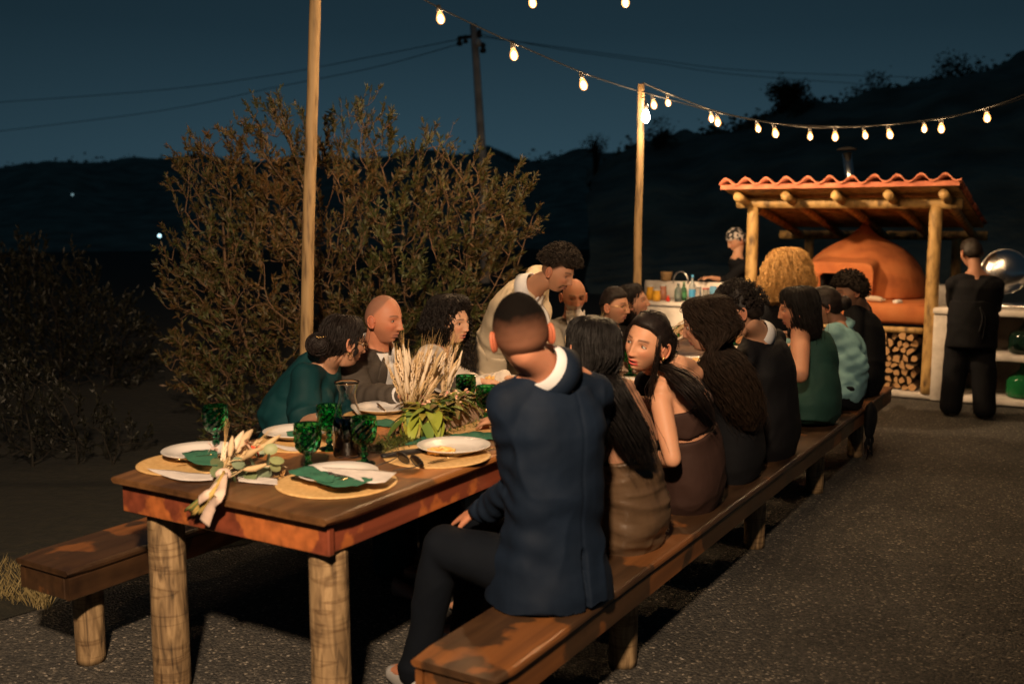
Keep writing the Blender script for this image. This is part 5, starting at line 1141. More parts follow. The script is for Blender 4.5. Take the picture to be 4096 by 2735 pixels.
# 13 --- bearded man in grey
def beard_man():
    s = Person('older man in a grey linen shirt with a shaved head and grey beard', (3.75, 1.33, .50), PX(2285, 1345, 1.24), PX(2296, 1186, 1.14), (-.74, -.62, -.16), (-.3, -.95), 'm',
        arms=[((3.95, 1.05, .74), PX(2258, 1428, .90), (-.4, -.7, .1), (0, 0, 1), .5), ((3.50, 1.12, .74), PX(2220, 1432, .88), (.2, -.8, .1), (0, 0, 1), .5)], vox=.0075,
        head_opts=dict(lips=(.40, .14, .11), beard=((.50, .45, .40), .97, 'full'), lid=.5, gaze=(0, -.002), brow=(.10, .07, .05), browk=1.3), skin=(.50, .235, .145), k=1.02)
    s.body(); mb = MB(); s.torso(mb, .018, -.15, .99, 14)
    for i in (0, 1): s.arm(mb, i, (.066, .060, .045), .85)
    creases(s, s.garment('shirt', mb, GREYS, .010, 3, .015, 8, 3), .006, 4); s.collar(GREYS, .03, .06); mb = MB(); s.torso(mb, .012, -.18, .12, 5)
    for i in (0, 1): s.leg(mb, i, (.10, .075, .07, .06))
    s.garment('trousers', mb, BLACKC, .013)
    mb = MB(); ellip(mb, s.H + np.array([0, .060, -.115]) @ s.A, (.052, .034, .062), s.A); me = voxel(mb, .006, 2); v = getv(me); setv(me, v + normals(me) * nz(v, 60, 3)[:, None] * .004); b = MB(); b.add(getv(me), faces_of(me)); rs = np.random.RandomState(3)
    for k in range(220):
        a = rs.uniform(-1.5, 1.5); p0 = np.array([math.sin(a) * .060, .055 + math.cos(a) * .030, -.075 - .02 * math.cos(a)]); L = rs.uniform(.06, .11); strands(b, [s.H + np.array([p0, p0 + [0, .012, -L * .5], p0 * [.7, 1, 1] + [0, .0, -L]]) @ s.A], .0018, .002, 2, k, 9)
    s.part('beard', b.mesh(), hairmat((.52, .48, .43), .6))
beard_man()
# 14, 15 couple in black
def couple():
    s = Person('young man in black with round wire glasses, face turned right, behind the woman in brown', (4.70, 1.33, .50), PX(2448, 1352, 1.28), PX(2458, 1225, 1.22), (-.02, -.96, .0), (0, -1), 'm',
        arms=[((4.9, 1.05, .74), (4.8, .9, .82), (0, -1, 0)), ((4.5, 1.1, .74), (4.6, .9, .82), (0, -1, 0))], vox=.009, head_opts=dict(hs=1.1, lips=(.35, .13, .11), buzz=((.016, .011, .009), .95, (-.09, .0)), hairline=(.072, .030, -.07)), skin=(.42, .215, .13), k=.92)
    s.body(); suit(s, BLK2, BLK2, .012, seed=3); s.collar(WHITE, .03, .058, name='shirt_collar'); s.glasses(col=(.6, .42, .2), metal=1.0, r=.0016, rim=.023)
    mb = hair_cap(s.H, s.A, s.p, .010, (.070, .05, .0), .3, 40, 3, top=.01); s.hairtube(mb, (.015, .011, .010), .5)
    s = Person('young woman in black lifting her chin beside the man with round glasses', (5.12, 1.35, .50), PX(2548, 1345, 1.32), PX(2534, 1208, 1.26), (.20, -.95, .18), (0, -1), 'f',
        arms=[((5.3, 1.1, .74), (5.2, .9, .82), (0, -1, 0)), ((4.95, 1.1, .74), (5.0, .9, .82), (0, -1, 0))], vox=.009, head_opts=dict(hs=1.1, lips=(.40, .10, .09), lid=.3), skin=(.42, .22, .14), k=.92, roll=-.15)
    s.body(); mb = MB(); s.torso(mb, .016, -.2, .93, 14)
    for i in (0, 1): s.arm(mb, i, (.054, .048, .036), .9); s.leg(mb, i, (.10, .08, .08, .08))
    s.garment('dress', mb, BLACKC, .012)
    R_ = s.rings([(0, -.01, .128, .03, .03), (0, -.012, .115, .062, .072), (0, -.022, .075, .090, .098), (0, -.035, .02, .094, .088), (0, -.048, -.05, .085, .07), (0, -.06, -.13, .08, .06), (0, -.07, -.2, .05, .04)])
    mb = hair_mass(R_, 160, .0026, seed=4, core=.96, npt=16); s.hairtube(mb, (.013, .010, .009))
couple()
# 16 --- cook with patterned headscarf
def cook_scarf():
    s = Person('cook in black with a black and white patterned headscarf working behind the counter', (8.45, 1.40, .95), PU(2945, 1075, 8.35), PU(2945, 962, 8.40), (-.55, .62, -.35), (-.5, .8), 'm',
        arms=[(PU(2905, 1125, 8.2), PU(2845, 1110, 8.0), (-.3, .9, 0), (0, 0, 1), .4), (PU(2990, 1130, 8.3), PU(2900, 1150, 8.0), (-.3, .9, 0))],
        legs=[((8.5, 1.35, .5), (8.5, 1.35, .09)), ((8.45, 1.5, .5), (8.45, 1.5, .09))], vox=.011, head_opts=dict(), skin=(.46, .25, .16), k=.95)
    s.body(); suit(s, BLACKC, BLACKC, .013, slv=.35, seed=2)
    sm, nt, b, n, r = ramp_mat('printed_scarf', (1, 1, 1), [(.40, (.015, .015, .018)), (.5, (.03, .03, .03)), (.56, (.5, .45, .42)), (.8, (.5, .46, .42))], .8, .1, .002, scale=26, detail=2)
    mb = hair_cap(s.H, s.A, s.p, .016, (.04, .02, -.05), .25, 26, 3, top=.01); ellip(mb, s.H + np.array([0, -.11, .0]) @ s.A, (.035, .035, .03)); s.part('headscarf', mb.mesh(), sm)
cook_scarf()
# 17 --- cook standing with back to us
def cook_back():
    s = Person('cook in loose black clothes standing with his back to the table beside the white cabinet', (6.98, -.93, .90), PU(3902, 1118, 7.0), PU(3884, 1012, 7.05), (.75, .62, -.28), (.92, .38), 'm',
        arms=[(PU(3818, 1215, 7.12), PU(3838, 1240, 7.3), (.9, .3, -.1), (0, 0, 1), .4), (PU(3975, 1215, 7.08), PU(3968, 1260, 7.3), (.9, -.2, -.1), (0, 0, 1), .4)],
        legs=[((6.99, -.82, .5), (6.97, -.80, .09)), ((7.0, -1.02, .5), (6.95, -1.06, .09))], vox=.010, head_opts=dict(buzz=((.02, .014, .01), .97, (-.1, -.04)), eyes=False), skin=(.36, .18, .115), k=.92)
    s.body(); mb = MB(); s.torso(mb, .022, -.1, .99, 14, flare=.05)
    for i in (0, 1): s.arm(mb, i, (.070, .065, .05), .5)
    s.garment('shirt', mb, BLACKC, .012, 3, .010, 7, 3); mb = MB(); s.torso(mb, .018, -.2, .2, 5)
    for i in (0, 1): s.leg(mb, i, (.115, .105, .10, .095))
    s.garment('trousers', mb, BLACKC, .013, 3, .010, 5, 5)
    mb = MB(); q = s.P; loft(mb, [(q + [0, 0, .08], s.lat * .185, s.fwd * .155), (q + [0, 0, -.05], s.lat * .20, s.fwd * .165), (q + [0, 0, -.32], s.lat * .20, s.fwd * .17)], 26); s.garment('apron', mb, BLACKC, .013)
    m = MB()
    for k in range(2): tube(m, catmull([q - s.fwd * .17 + [0, 0, .03], q - s.fwd * .19 + s.lat * (.02 + .02 * k) + [0, 0, -.06], q - s.fwd * .19 + s.lat * .03 * k + [0, 0, -.18 - .05 * k]], 10), .008, 6)
    s.part('apron_strings', m.mesh(), BLACKC)
    mb = hair_cap(s.H, s.A, s.p, .012, (.070, .03, -.06), .3, 34, 4); s.hairtube(mb, (.016, .012, .010)); s.shoes(SHOEB)
cook_back()
# 18 --- blonde woman
def blonde():
    s = Person('woman with big golden blonde hair standing before the oven, back turned', (6.25, .55, .80), PU(3160, 1235, 6.2), PU(3150, 1085, 6.22), (.90, .25, -.30), (.95, .1), 'f',
        arms=[((6.35, .70, .95), (6.6, .66, .9), (1, 0, 0)), ((6.3, .25, .92), (6.6, .3, .9), (1, 0, 0))], legs=[((6.3, .62, .45), (6.3, .62, .09)), ((6.3, .45, .45), (6.3, .45, .09))], vox=.011, head_opts=dict(eyes=False), skin=(.45, .24, .15), k=.98)
    s.body(); mb = MB(); s.torso(mb, .016, -.2, .95, 14)
    for i in (0, 1): s.arm(mb, i, (.06, .05, .04), .9); s.leg(mb, i, (.12, .12, .13, .15))
    s.garment('dress', mb, BLACKC, .012)
    R_ = s.rings([(0, -.02, .185, .03, .03), (0, -.02, .165, .085, .08), (0, -.03, .10, .140, .125), (0, -.04, .0, .175, .150), (0, -.05, -.10, .200, .160), (0, -.05, -.20, .205, .155), (0, -.05, -.30, .17, .12)])
    mb = hair_mass(R_, 560, .0026, curl=.013, freq=4, seed=4, core=.84, npt=24, off=(-.010, .030), lump=.012, voxel_size=.012); s.hairtube(mb, (.36, .20, .065), .6)
blonde()
# ------------------------------------------------------------------ things on the table
TZ = .7805
GOB = mat('green_pressed_glass', (.07, .56, .22), .0, trans=1.0, ior=1.5)
GOBV = bpy.data.materials['green_pressed_glass']
WINE = mat('red_wine', (.045, .004, .008), .05, spec=.6)
CLEAR = mat('clear_glass', (.95, .96, .95), .02, trans=1.0, ior=1.45)
PORC = mat('white_porcelain_plate', (.66, .63, .61), .22, spec=.6, coat=.3)
STRAW, *_ = ramp_mat('woven_gold_mat', (1, 1, 1), [(.3, (.50, .30, .11)), (.6, (.62, .40, .17)), (.8, (.70, .47, .22))], .6, .5, .002, scale=60)
GNAP = cloth('green_napkin', (.035, .135, .085), .85, sc=14); WNAP = cloth('white_napkin', (.60, .55, .53), .85, sc=14); BNAP = cloth('blue_napkin', (.03, .12, .24), .85)
BRASS = mat('gold_cutlery', (.55, .38, .18), .28, 1.0)
FOODM, *_ = ramp_mat('golden_pasta', (1, 1, 1), [(.35, (.55, .26, .06)), (.5, (.72, .42, .12)), (.7, (.80, .55, .24))], .5, .5, .004, scale=55)
def faceted(me_=None, wine=0.0):
    """pressed glass goblet: raised diamonds on the bowl"""
    m = MB(); seg = 20
    prof = [(.001, .0), (.036, .0), (.038, .003), (.034, .008), (.014, .013), (.008, .022), (.0125, .030), (.013, .036), (.0075, .042), (.008, .048), (.0115, .054), (.009, .060), (.015, .066), (.028, .074), (.036, .085), (.0395, .097), (.0415, .109), (.0425, .121), (.0430, .133), (.0432, .145), (.0432, .160), (.0440, .163), (.0428, .165)]
    def bump(i, rr, an):
        if 14 <= i <= 19:
            j = np.arange(seg); return rr + np.where((j + i) % 2 == 0, .0030, -.0014)
        if 6 <= i <= 11: j = np.arange(seg); return rr + np.where(j % 4 < 2, .0011, -.0004)
        return rr
    lathe(m, prof, seg, bump=bump); 
    inner = [(.0408, .164), (.0400, .150), (.0395, .130), (.0380, .110), (.034, .092), (.026, .080), (.014, .073), (.001, .071)]; 
    lathe(m, inner, seg); a = (len(prof) - 1) * seg; b = len(prof) * seg; m.f += [(a + k, a + (k + 1) % seg, b + (k + 1) % seg, b + k) for k in range(seg)]; m.m += [0] * seg
    return m.mesh(smooth=False)
GM = faceted(); GM.materials.append(GOB)
def wine_mesh(h):
    m = MB(); zs = [.072, .076, .084, .096, .110, .130, h]; prof = [(np.interp(z, [.071, .073, .080, .092, .110, .130, .165], [.001, .013, .025, .033, .037, .0385, .0395]), z) for z in zs if z <= h]; prof = [(.001, .0715)] + prof + [(.001, h)]
    lathe(m, prof, 24); return m.mesh()
WM = {}
def goblet(p, label, wine=0.0, s=1.0, rot=0):
    t = thing('goblet', label, 'goblet', p, 'green pressed glass goblets')
    o = link('glass', GM, None, t, tuple(p)); o.scale = (s, s, s); o.rotation_euler = (0, 0, rot)
    if wine:
        if wine not in WM: WM[wine] = wine_mesh(wine); WM[wine].materials.append(WINE)
        w = link('wine', WM[wine], None, t, tuple(p)); w.scale = (s, s, s)
goblet(at_z(1234, 1895, TZ), 'empty green goblet at the front, between the two nearest plates', 0, 1.06, .2)
goblet(at_z(866, 1806, TZ), 'empty green goblet behind the bouquet, nearest the far table edge', 0, 1.06, .5)
goblet(at_z(1318, 1798, TZ), 'empty green goblet standing just left of the wine carafe', 0, 1.04, .9)
goblet(at_z(1458, 1856, TZ), 'green goblet of red wine standing right of the carafe', .125, 1.04, .3)
goblet(at_z(1864, 1648, TZ), 'green goblet of red wine right of the wheat centrepiece, untouched', .130, 1.02, .1)
goblet(at_z(1946, 1700, TZ), 'green goblet of red wine held at the stem by a hand with red nails', .120, 1.02, .7)
goblet(at_z(2472, 1470, TZ), 'green goblet visible between the two long-haired women', 0, 1.0, .2)
goblet(at_z(2520, 1500, TZ), 'second green goblet beside the face of the woman in brown', 0, 1.0, .9)
for k, (u, v, w) in enumerate([(2.1, .42, .12), (3.0, .62, 0), (3.3, .30, .12), (4.0, .55, .11), (4.6, .33, 0), (5.1, .60, .12)]):
    goblet(W(u, v, TZ), 'green goblet far along the table, ' + ['in front of the bearded man', 'beside the bearded man plate', 'before the man with glasses', 'near the couple in black', 'before the green dress', 'at the far end of the table'][k], w, 1.0, k)
def carafe():
    p = at_z(1393, 1822, TZ); t = thing('wine_carafe', 'clear glass carafe half full of dark red wine', 'carafe', p)
    pr = [(.001, .0), (.050, .0), (.054, .004), (.055, .012), (.055, .11), (.053, .135), (.046, .165), (.036, .195), (.031, .215), (.031, .232), (.036, .250), (.044, .268), (.046, .276)]
    inn = [(.0435, .276), (.0415, .268), (.0335, .250), (.0287, .232), (.0287, .215), (.0335, .195), (.0435, .165), (.0505, .135), (.0525, .11), (.0525, .012), (.050, .006), (.001, .005)]
    m = MB(); lathe(m, pr + inn, 40); me = m.mesh(); setv(me, getv(me) + p); link('glass', me, CLEAR, t)
    m = MB(); lathe(m, [(.001, .0055), (.0495, .0065), (.0523, .0125), (.0523, .110), (.0503, .135), (.0493, .139), (.001, .139)], 40); me = m.mesh(); setv(me, getv(me) + p); link('wine', me, WINE, t)
carafe()
def disc(prof, p, name, m, seg=64, wob=0.0):
    q = MB(); lathe(q, prof, seg); me = q.mesh(); v = getv(me)
    if wob: v[:, 2] += nz(v, 9, 3) * wob
    setv(me, v + p); return me
def charger(p, label, r=.198):
    me = disc([(.001, 0), (r, 0), (r + .001, .002), (r, .0038), (r * .93, .0042), (r * .9, .0036), (.001, .0036)], p, 'mat', STRAW, wob=.0003); o = link('charger', me, STRAW); tag(o, label, 'place mat', 'round woven gold place mats'); return o
def plate(p, label, r=.135):
    t = thing('plate', label, 'plate', p, 'white dinner plates')
    pr = [(.001, .0), (r * .58, .0), (r * .62, .004), (r * .80, .014), (r * .985, .024), (r, .0265), (r * .985, .0275), (r * .80, .0185), (r * .66, .0095), (r * .60, .0065), (.001, .006)]
    link('dish', disc(pr, p, 'dish', PORC), PORC, t); return t
def sheet(name, label, cat, top, bot, z, m, group=None, amp=.004, th=.0012, parent=None, n=26, k=9, dz=(0, 0), seed=1):
    """cloth laid between two edges given by survey points"""
    A = catmull([at_z(x, y, z + dz[0]) for x, y in top], n); B = catmull([at_z(x, y, z + dz[1]) for x, y in bot], n)
    t = np.linspace(0, 1, k)[:, None, None]; P = (A[None] * (1 - t) + B[None] * t).reshape(-1, 3); P[:, 2] += np.abs(nz(P, 18, seed)) * amp + np.maximum(nz(P, 45, seed + 2), 0) * amp * .5
    mb = MB(); mb.add(P, quads(k, n, False)); me = mb.mesh(); o = link(name, me, m, parent); md = o.modifiers.new('t', 'SOLIDIFY'); md.thickness = th; md.offset = 1
    if label: tag(o, label, cat, group)
    return o
def cutlery(kind, a, b, z, label, zb=None):
    p0, p1 = at_z(*a, z), at_z(*b, zb if zb else z); d = nrm(p1 - p0); L = .20; p1 = p0 + d * L; x, y, _ = frame_of(d); up = np.array([0, 0, 1.0]); l = nrm(np.cross(d, up)); t = thing(kind, label, kind, p0)
    m = MB(); loft(m, [(p0, l * .004, up * .0015), (p0 + d * .02, l * .006, up * .0022), (p0 + d * .11, l * .0032, up * .002), (p0 + d * .13, l * .003, up * .002)], 10); link('handle', m.mesh(), BRASS, t)
    m = MB()
    if kind == 'fork':
        loft(m, [(p0 + d * .125, l * .003, up * .002), (p0 + d * .145, l * .011, up * .0015), (p0 + d * .160, l * .012, up * .0015)], 10)
        for k in (-1.5, -.5, .5, 1.5): tube(m, [p0 + d * .158 + l * k * .0065, p0 + d * .18 + l * k * .0065 + up * .002, p0 + d * .198 + l * k * .006 + up * .004], .0013, 5)
    else: loft(m, [(p0 + d * .125, l * .004, up * .002), (p0 + d * .14, l * .009, up * .0011), (p0 + d * .18, l * .010, up * .0010), (p0 + d * .205, l * .002, up * .0008)], 10)
    link('head', m.mesh(), BRASS, t)
def food(p, r, label, seed=1, n=16, h=.02):
    m = MB(); rs = np.random.RandomState(seed)
    for i in range(n): a = rs.uniform(0, 6.28); q = rs.rand() ** .5; rcone(m, p + [math.cos(a) * q * r[0], math.sin(a) * q * r[1], h * .5 * (1 - q)], p + [math.cos(a + .8) * q * r[0], math.sin(a + .8) * q * r[1], h * (1 - q * .6)], .010, .008, 8, 3)
    me = voxel(m, .004, 2); v = getv(me); setv(me, v + normals(me) * nz(v, 90, seed)[:, None] * .0025); o = link('food', me, FOODM); tag(o, label, 'food')
pA, pB, pC = at_z(1348, 1930, TZ), at_z(765, 1852, TZ), at_z(1748, 1822, TZ)
pT, pBa, pBr = at_z(1215, 1768, TZ), at_z(1530, 1665, TZ), at_z(1850, 1590, TZ); pHand, pFar = at_z(1935, 1712, TZ), at_z(1995, 1545, TZ)
charger(pA, 'round gold place mat under the nearest plate at the front right'); charger(pB, 'round gold place mat under the plate at the near left corner', .185); charger(pC, 'round gold place mat under the plate with leftover food and sunglasses')
charger(pT, 'round gold place mat in front of the woman in teal', .185); charger(pBa, 'round gold place mat in front of the bald man', .185); charger(pBr, 'round gold place mat in front of the smiling woman in ivory', .185); charger(pHand, 'bare round gold place mat under the hand holding the goblet', .17)
dz = np.array([0, 0, .0045]); up2 = np.array([0, 0, .007])
plate(at_z(1352, 1922, TZ) + up2, 'white plate with a green napkin on it, nearest at the front right'); plate(at_z(800, 1832, TZ) + up2, 'white plate with a folded green napkin at the near left corner'); plate(at_z(1815, 1808, TZ) + dz, 'white plate with leftover pasta and a fork laid across it', .138)
plate(at_z(1190, 1752, TZ) + up2, 'white plate with a green napkin in front of the woman in teal'); plate(at_z(1535, 1650, TZ) + dz, 'white plate with a fork in front of the bald man'); plate(at_z(1850, 1580, TZ) + dz, 'white plate of pasta in front of the smiling woman in ivory', .14); plate(at_z(1990, 1535, TZ) + dz, 'white plate of pasta in front of the man in beige', .14)
for k, (u, v) in enumerate([(2.6, .25), (3.3, .80), (3.6, .22), (4.3, .78), (4.2, .22), (5.0, .25), (5.0, .8)]):
    plate(W(u, v, TZ + .001), 'white plate far along the table, ' + ['before the curly-haired woman', 'before the bearded man', 'before the man in black glasses', 'before the man with round glasses', 'before the woman in green', 'before the person in black', 'before the woman in black'][k], .13)
    if k % 2 == 0 or k == 1: food(W(u, v, TZ + .012), (.06, .05), 'helping of pasta on the far plate ' + ['before the curly-haired woman', 'before the bearded man', 'before the man in black glasses', '', 'before the woman in green', '', 'before the woman in black'][k], k, 10)
sheet('napkin', 'white pointed napkin under the nearest plate, its corner pointing right', 'napkin', [(1290, 1868), (1400, 1874), (1500, 1880), (1588, 1888)], [(1330, 1890), (1400, 1905), (1470, 1930), (1540, 1928)], TZ + .036, WNAP, 'white napkins', .002)
sheet('napkin', 'white pointed napkin sticking out left of the near left plate', 'napkin', [(588, 1876), (680, 1880), (760, 1890), (860, 1895)], [(600, 1882), (690, 1912), (770, 1922), (850, 1918)], TZ + .0055, WNAP, 'white napkins', .003)
sheet('napkin', 'white napkin under the plate of the woman in teal', 'napkin', [(1080, 1768), (1150, 1785), (1230, 1790)], [(1085, 1778), (1150, 1800), (1230, 1802)], TZ + .006, WNAP, 'white napkins', .002)
sheet('napkin', 'white napkin lying by the bouquet flowers', 'napkin', [(950, 1908), (1020, 1905), (1110, 1915)], [(955, 1925), (1020, 1930), (1110, 1938)], TZ + .004, WNAP, 'white napkins', .002)
nk = sheet('napkin', 'green napkin draped over the nearest plate and running off to the left', 'napkin', [(1152, 1884), (1230, 1868), (1290, 1886), (1340, 1908)], [(1158, 1896), (1215, 1906), (1270, 1924), (1330, 1932)], TZ + .036, GNAP, 'green napkins', .012)
sheet('fold', None, None, [(1285, 1912), (1360, 1908), (1430, 1911), (1492, 1920)], [(1262, 1926), (1325, 1948), (1400, 1948), (1488, 1927)], TZ + .033, GNAP, None, .010, parent=nk)
sheet('napkin', 'green napkin folded on the near left plate', 'napkin', [(728, 1812), (800, 1800), (870, 1805)], [(745, 1835), (800, 1860), (870, 1862)], TZ + .037, GNAP, 'green napkins', .008)
sheet('napkin', 'green napkin on the plate of the woman in teal', 'napkin', [(1145, 1728), (1180, 1722), (1230, 1728)], [(1150, 1742), (1180, 1752), (1230, 1750)], TZ + .030, GNAP, 'green napkins', .006)
sheet('napkin', 'green napkin lying behind the plate with leftover pasta', 'napkin', [(1620, 1772), (1700, 1752), (1800, 1755), (1935, 1778)], [(1622, 1782), (1700, 1778), (1800, 1782), (1935, 1786)], TZ + .004, GNAP, 'green napkins', .012)
sheet('napkin', 'green napkin next to the bare place mat by the navy sleeve', 'napkin', [(1800, 1742), (1870, 1730), (1940, 1730), (2010, 1738)], [(1812, 1752), (1870, 1756), (1940, 1758), (2010, 1760)], TZ + .004, GNAP, 'green napkins', .010)
sheet('napkin', 'green napkin on the table before the bald man', 'napkin', [(1505, 1680), (1545, 1676), (1580, 1684)], [(1508, 1702), (1545, 1706), (1580, 1712)], TZ + .004, GNAP, 'green napkins', .008)
sheet('napkin', 'green napkin by the untouched goblet of wine', 'napkin', [(1815, 1622), (1850, 1620), (1880, 1626)], [(1818, 1636), (1850, 1640), (1882, 1640)], TZ + .004, GNAP, 'green napkins', .006)
sheet('napkin', 'green napkin before the man in beige', 'napkin', [(1950, 1572), (2000, 1570), (2040, 1575)], [(1955, 1588), (2000, 1588), (2040, 1590)], TZ + .004, GNAP, 'green napkins', .006)
sheet('napkin', 'blue napkin by the navy lapel', 'napkin', [(1965, 1592), (2010, 1588), (2060, 1590)], [(1970, 1606), (2010, 1606), (2060, 1606)], TZ + .004, BNAP, None, .004)
cutlery('fork', (1990, 1790), (1820, 1815), TZ + .030, 'gold fork laid across the plate with leftover pasta', TZ + .016); cutlery('knife', (1905, 1800), (1760, 1838), TZ + .028, 'gold knife on the plate with leftover pasta', TZ + .014)
cutlery('fork', (1185, 1893), (1300, 1908), TZ + .034, 'gold fork on the green napkin of the nearest plate'); cutlery('fork', (1508, 1612), (1560, 1660), TZ + .035, 'gold fork resting on the bald man plate', TZ + .012)
cutlery('knife', (2060, 1548), (1950, 1535), TZ + .028, 'gold knife on the plate before the man in beige'); cutlery('knife', (700, 1838), (790, 1826), TZ + .038, 'dark gold knife on the near left plate')
food(at_z(1765, 1808, TZ + .014), (.050, .030), 'leftover pasta on the plate near the sunglasses', 3, 16, .018); food(at_z(1855, 1575, TZ + .014), (.065, .05), 'pasta on the plate of the smiling woman', 5, 18); food(at_z(2000, 1520, TZ + .014), (.075, .05), 'pasta heaped on the plate before the man in beige', 6, 22, .035)
def sunglasses():
    p = at_z(1640, 1868, TZ); t = thing('sunglasses', 'dark sunglasses lying upside down in front of the plate with leftover pasta', 'sunglasses', p); d = nrm(at_z(1715, 1880, TZ) - at_z(1605, 1850, TZ)); f = np.array([-d[1], d[0], 0]); up = nrm(np.array([0, 0, 1.0]) - f * .5)
    lm = mat('dark_lens', (.015, .013, .012), .12, spec=.7)
    for k, q in enumerate((-1, 1)):
        c = p + d * q * .039 + [0, 0, .028]; m = MB(); ellip(m, c, (.032, .0025, .025), np.stack([d, np.cross(d, up), up]), 24, 12); link('lens', m.mesh(), lm, t)
        an = np.linspace(0, 6.283, 28); m = MB(); tube(m, c + np.outer(np.cos(an) * .033, d) + np.outer(np.sin(an) * .026, up), .0018, 6); link('rim', m.mesh(), SOCM, t)
        m = MB(); a = c + d * q * .027; tube(m, [a, a + f * -.03 + [0, 0, -.01] , a - f * .11 - d * q * .02 + [0, 0, -.012]], .002, 6); link('temple', m.mesh(), SOCM, t)
    m = MB(); tube(m, catmull([p - d * .008 + [0, 0, .028], p + [0, 0, .031], p + d * .008 + [0, 0, .028]], 6), .002, 6); link('bridge', m.mesh(), SOCM, t)
sunglasses()
def case():
    t = thing('glasses_case', 'black soft case lying behind the sunglasses', 'case', at_z(1590, 1810, TZ)); m = MB(); a = at_z(1538, 1822, TZ + .012); b = at_z(1690, 1800, TZ + .012); chain(m, [a, (a + b) / 2, b], [.016, .020, .017]); me = voxel(m, .005, 2); v = getv(me); v[:, 2] = TZ + .001 + (v[:, 2] - (TZ - .008)) * .55; setv(me, v); link('shell', me, mat('black_leather', (.012, .011, .012), .4, bump=(120, .3, .002)), t)
case()
# ------------------------------------------------------------------ plants on the table
WHEAT = mat('dry_wheat', (.5, .4, .3), .8, vcol=True); LEAFM = mat('fresh_leaf', (.1, .2, .05), .5, vcol=True, sss=.0)
def leaf(mb, p, d, n, L, w, col, bend=.3, k=5, fold=.25):
    d = nrm(d); x = nrm(np.cross(d, n)); n = np.cross(x, d); t = np.linspace(0, 1, k); ww = w * np.sin(np.pi * np.clip(t * .92 + .06, 0, 1)) ** .8; c = p + np.outer(t * L, d) - np.outer(bend * L * t ** 2, n)
    v = np.concatenate([c - ww[:, None] * x + ww[:, None] * fold * n, c, c + ww[:, None] * x + ww[:, None] * fold * n]); f = []
    for i in range(k - 1): f += [(i, i + 1, k + i + 1, k + i), (k + i, k + i + 1, 2 * k + i + 1, 2 * k + i)]
    mb.add(v, f, col)
def wheat_stalk(mb, p0, p1, rs, fluffy=False, s=1.0):
    d = nrm(p1 - p0); L = np.linalg.norm(p1 - p0); hl = min(.10 * s, L * .55); c0 = p1 - d * hl; bend = rs.normal(size=3) * .012
    tube(mb, catmull([p0, (p0 + c0) / 2 + bend, c0], 7), .0014 * s, 4, np.array([.48, .36, .20]) * rs.uniform(.8, 1.15), cap=False)
    col = np.array([(.62, .46, .29), (.66, .54, .40), (.52, .37, .20)][rs.randint(3)]) * rs.uniform(.85, 1.15)
    if fluffy: n = 9; t = np.linspace(0, 1, n); tube(mb, catmull([c0, (c0 + p1) / 2 + bend * .4, p1], n), .0072 * s * np.sin(np.pi * np.clip(t * .95 + .03, 0, 1)) ** .9 * (1 - .45 * t) * 1.25 * (1 + .12 * rs.normal(size=n)), 7, col)
    else:
        for k in range(9):
            for q in (-1, 1): x, y, _ = frame_of(d); a = k * 1.2 + (q > 0) * math.pi; e = math.cos(a) * x + math.sin(a) * y; c = c0 + d * hl * k / 9 + e * .0035 * s; rcone(mb, c, c + d * .011 * s + e * .002, .0032 * s, .0014 * s, 5, 2, col)
        x, y, _ = frame_of(d)
        for k in range(11): a = rs.uniform(0, 6.28); e = math.cos(a) * x + math.sin(a) * y; c = c0 + d * hl * rs.uniform(.2, 1); tube(mb, [c, c + d * rs.uniform(.05, .085) * s + e * rs.uniform(.004, .018)], [.0007, .0003], 3, np.array([.58, .38, .16]) * rs.uniform(.8, 1.2), cap=False)
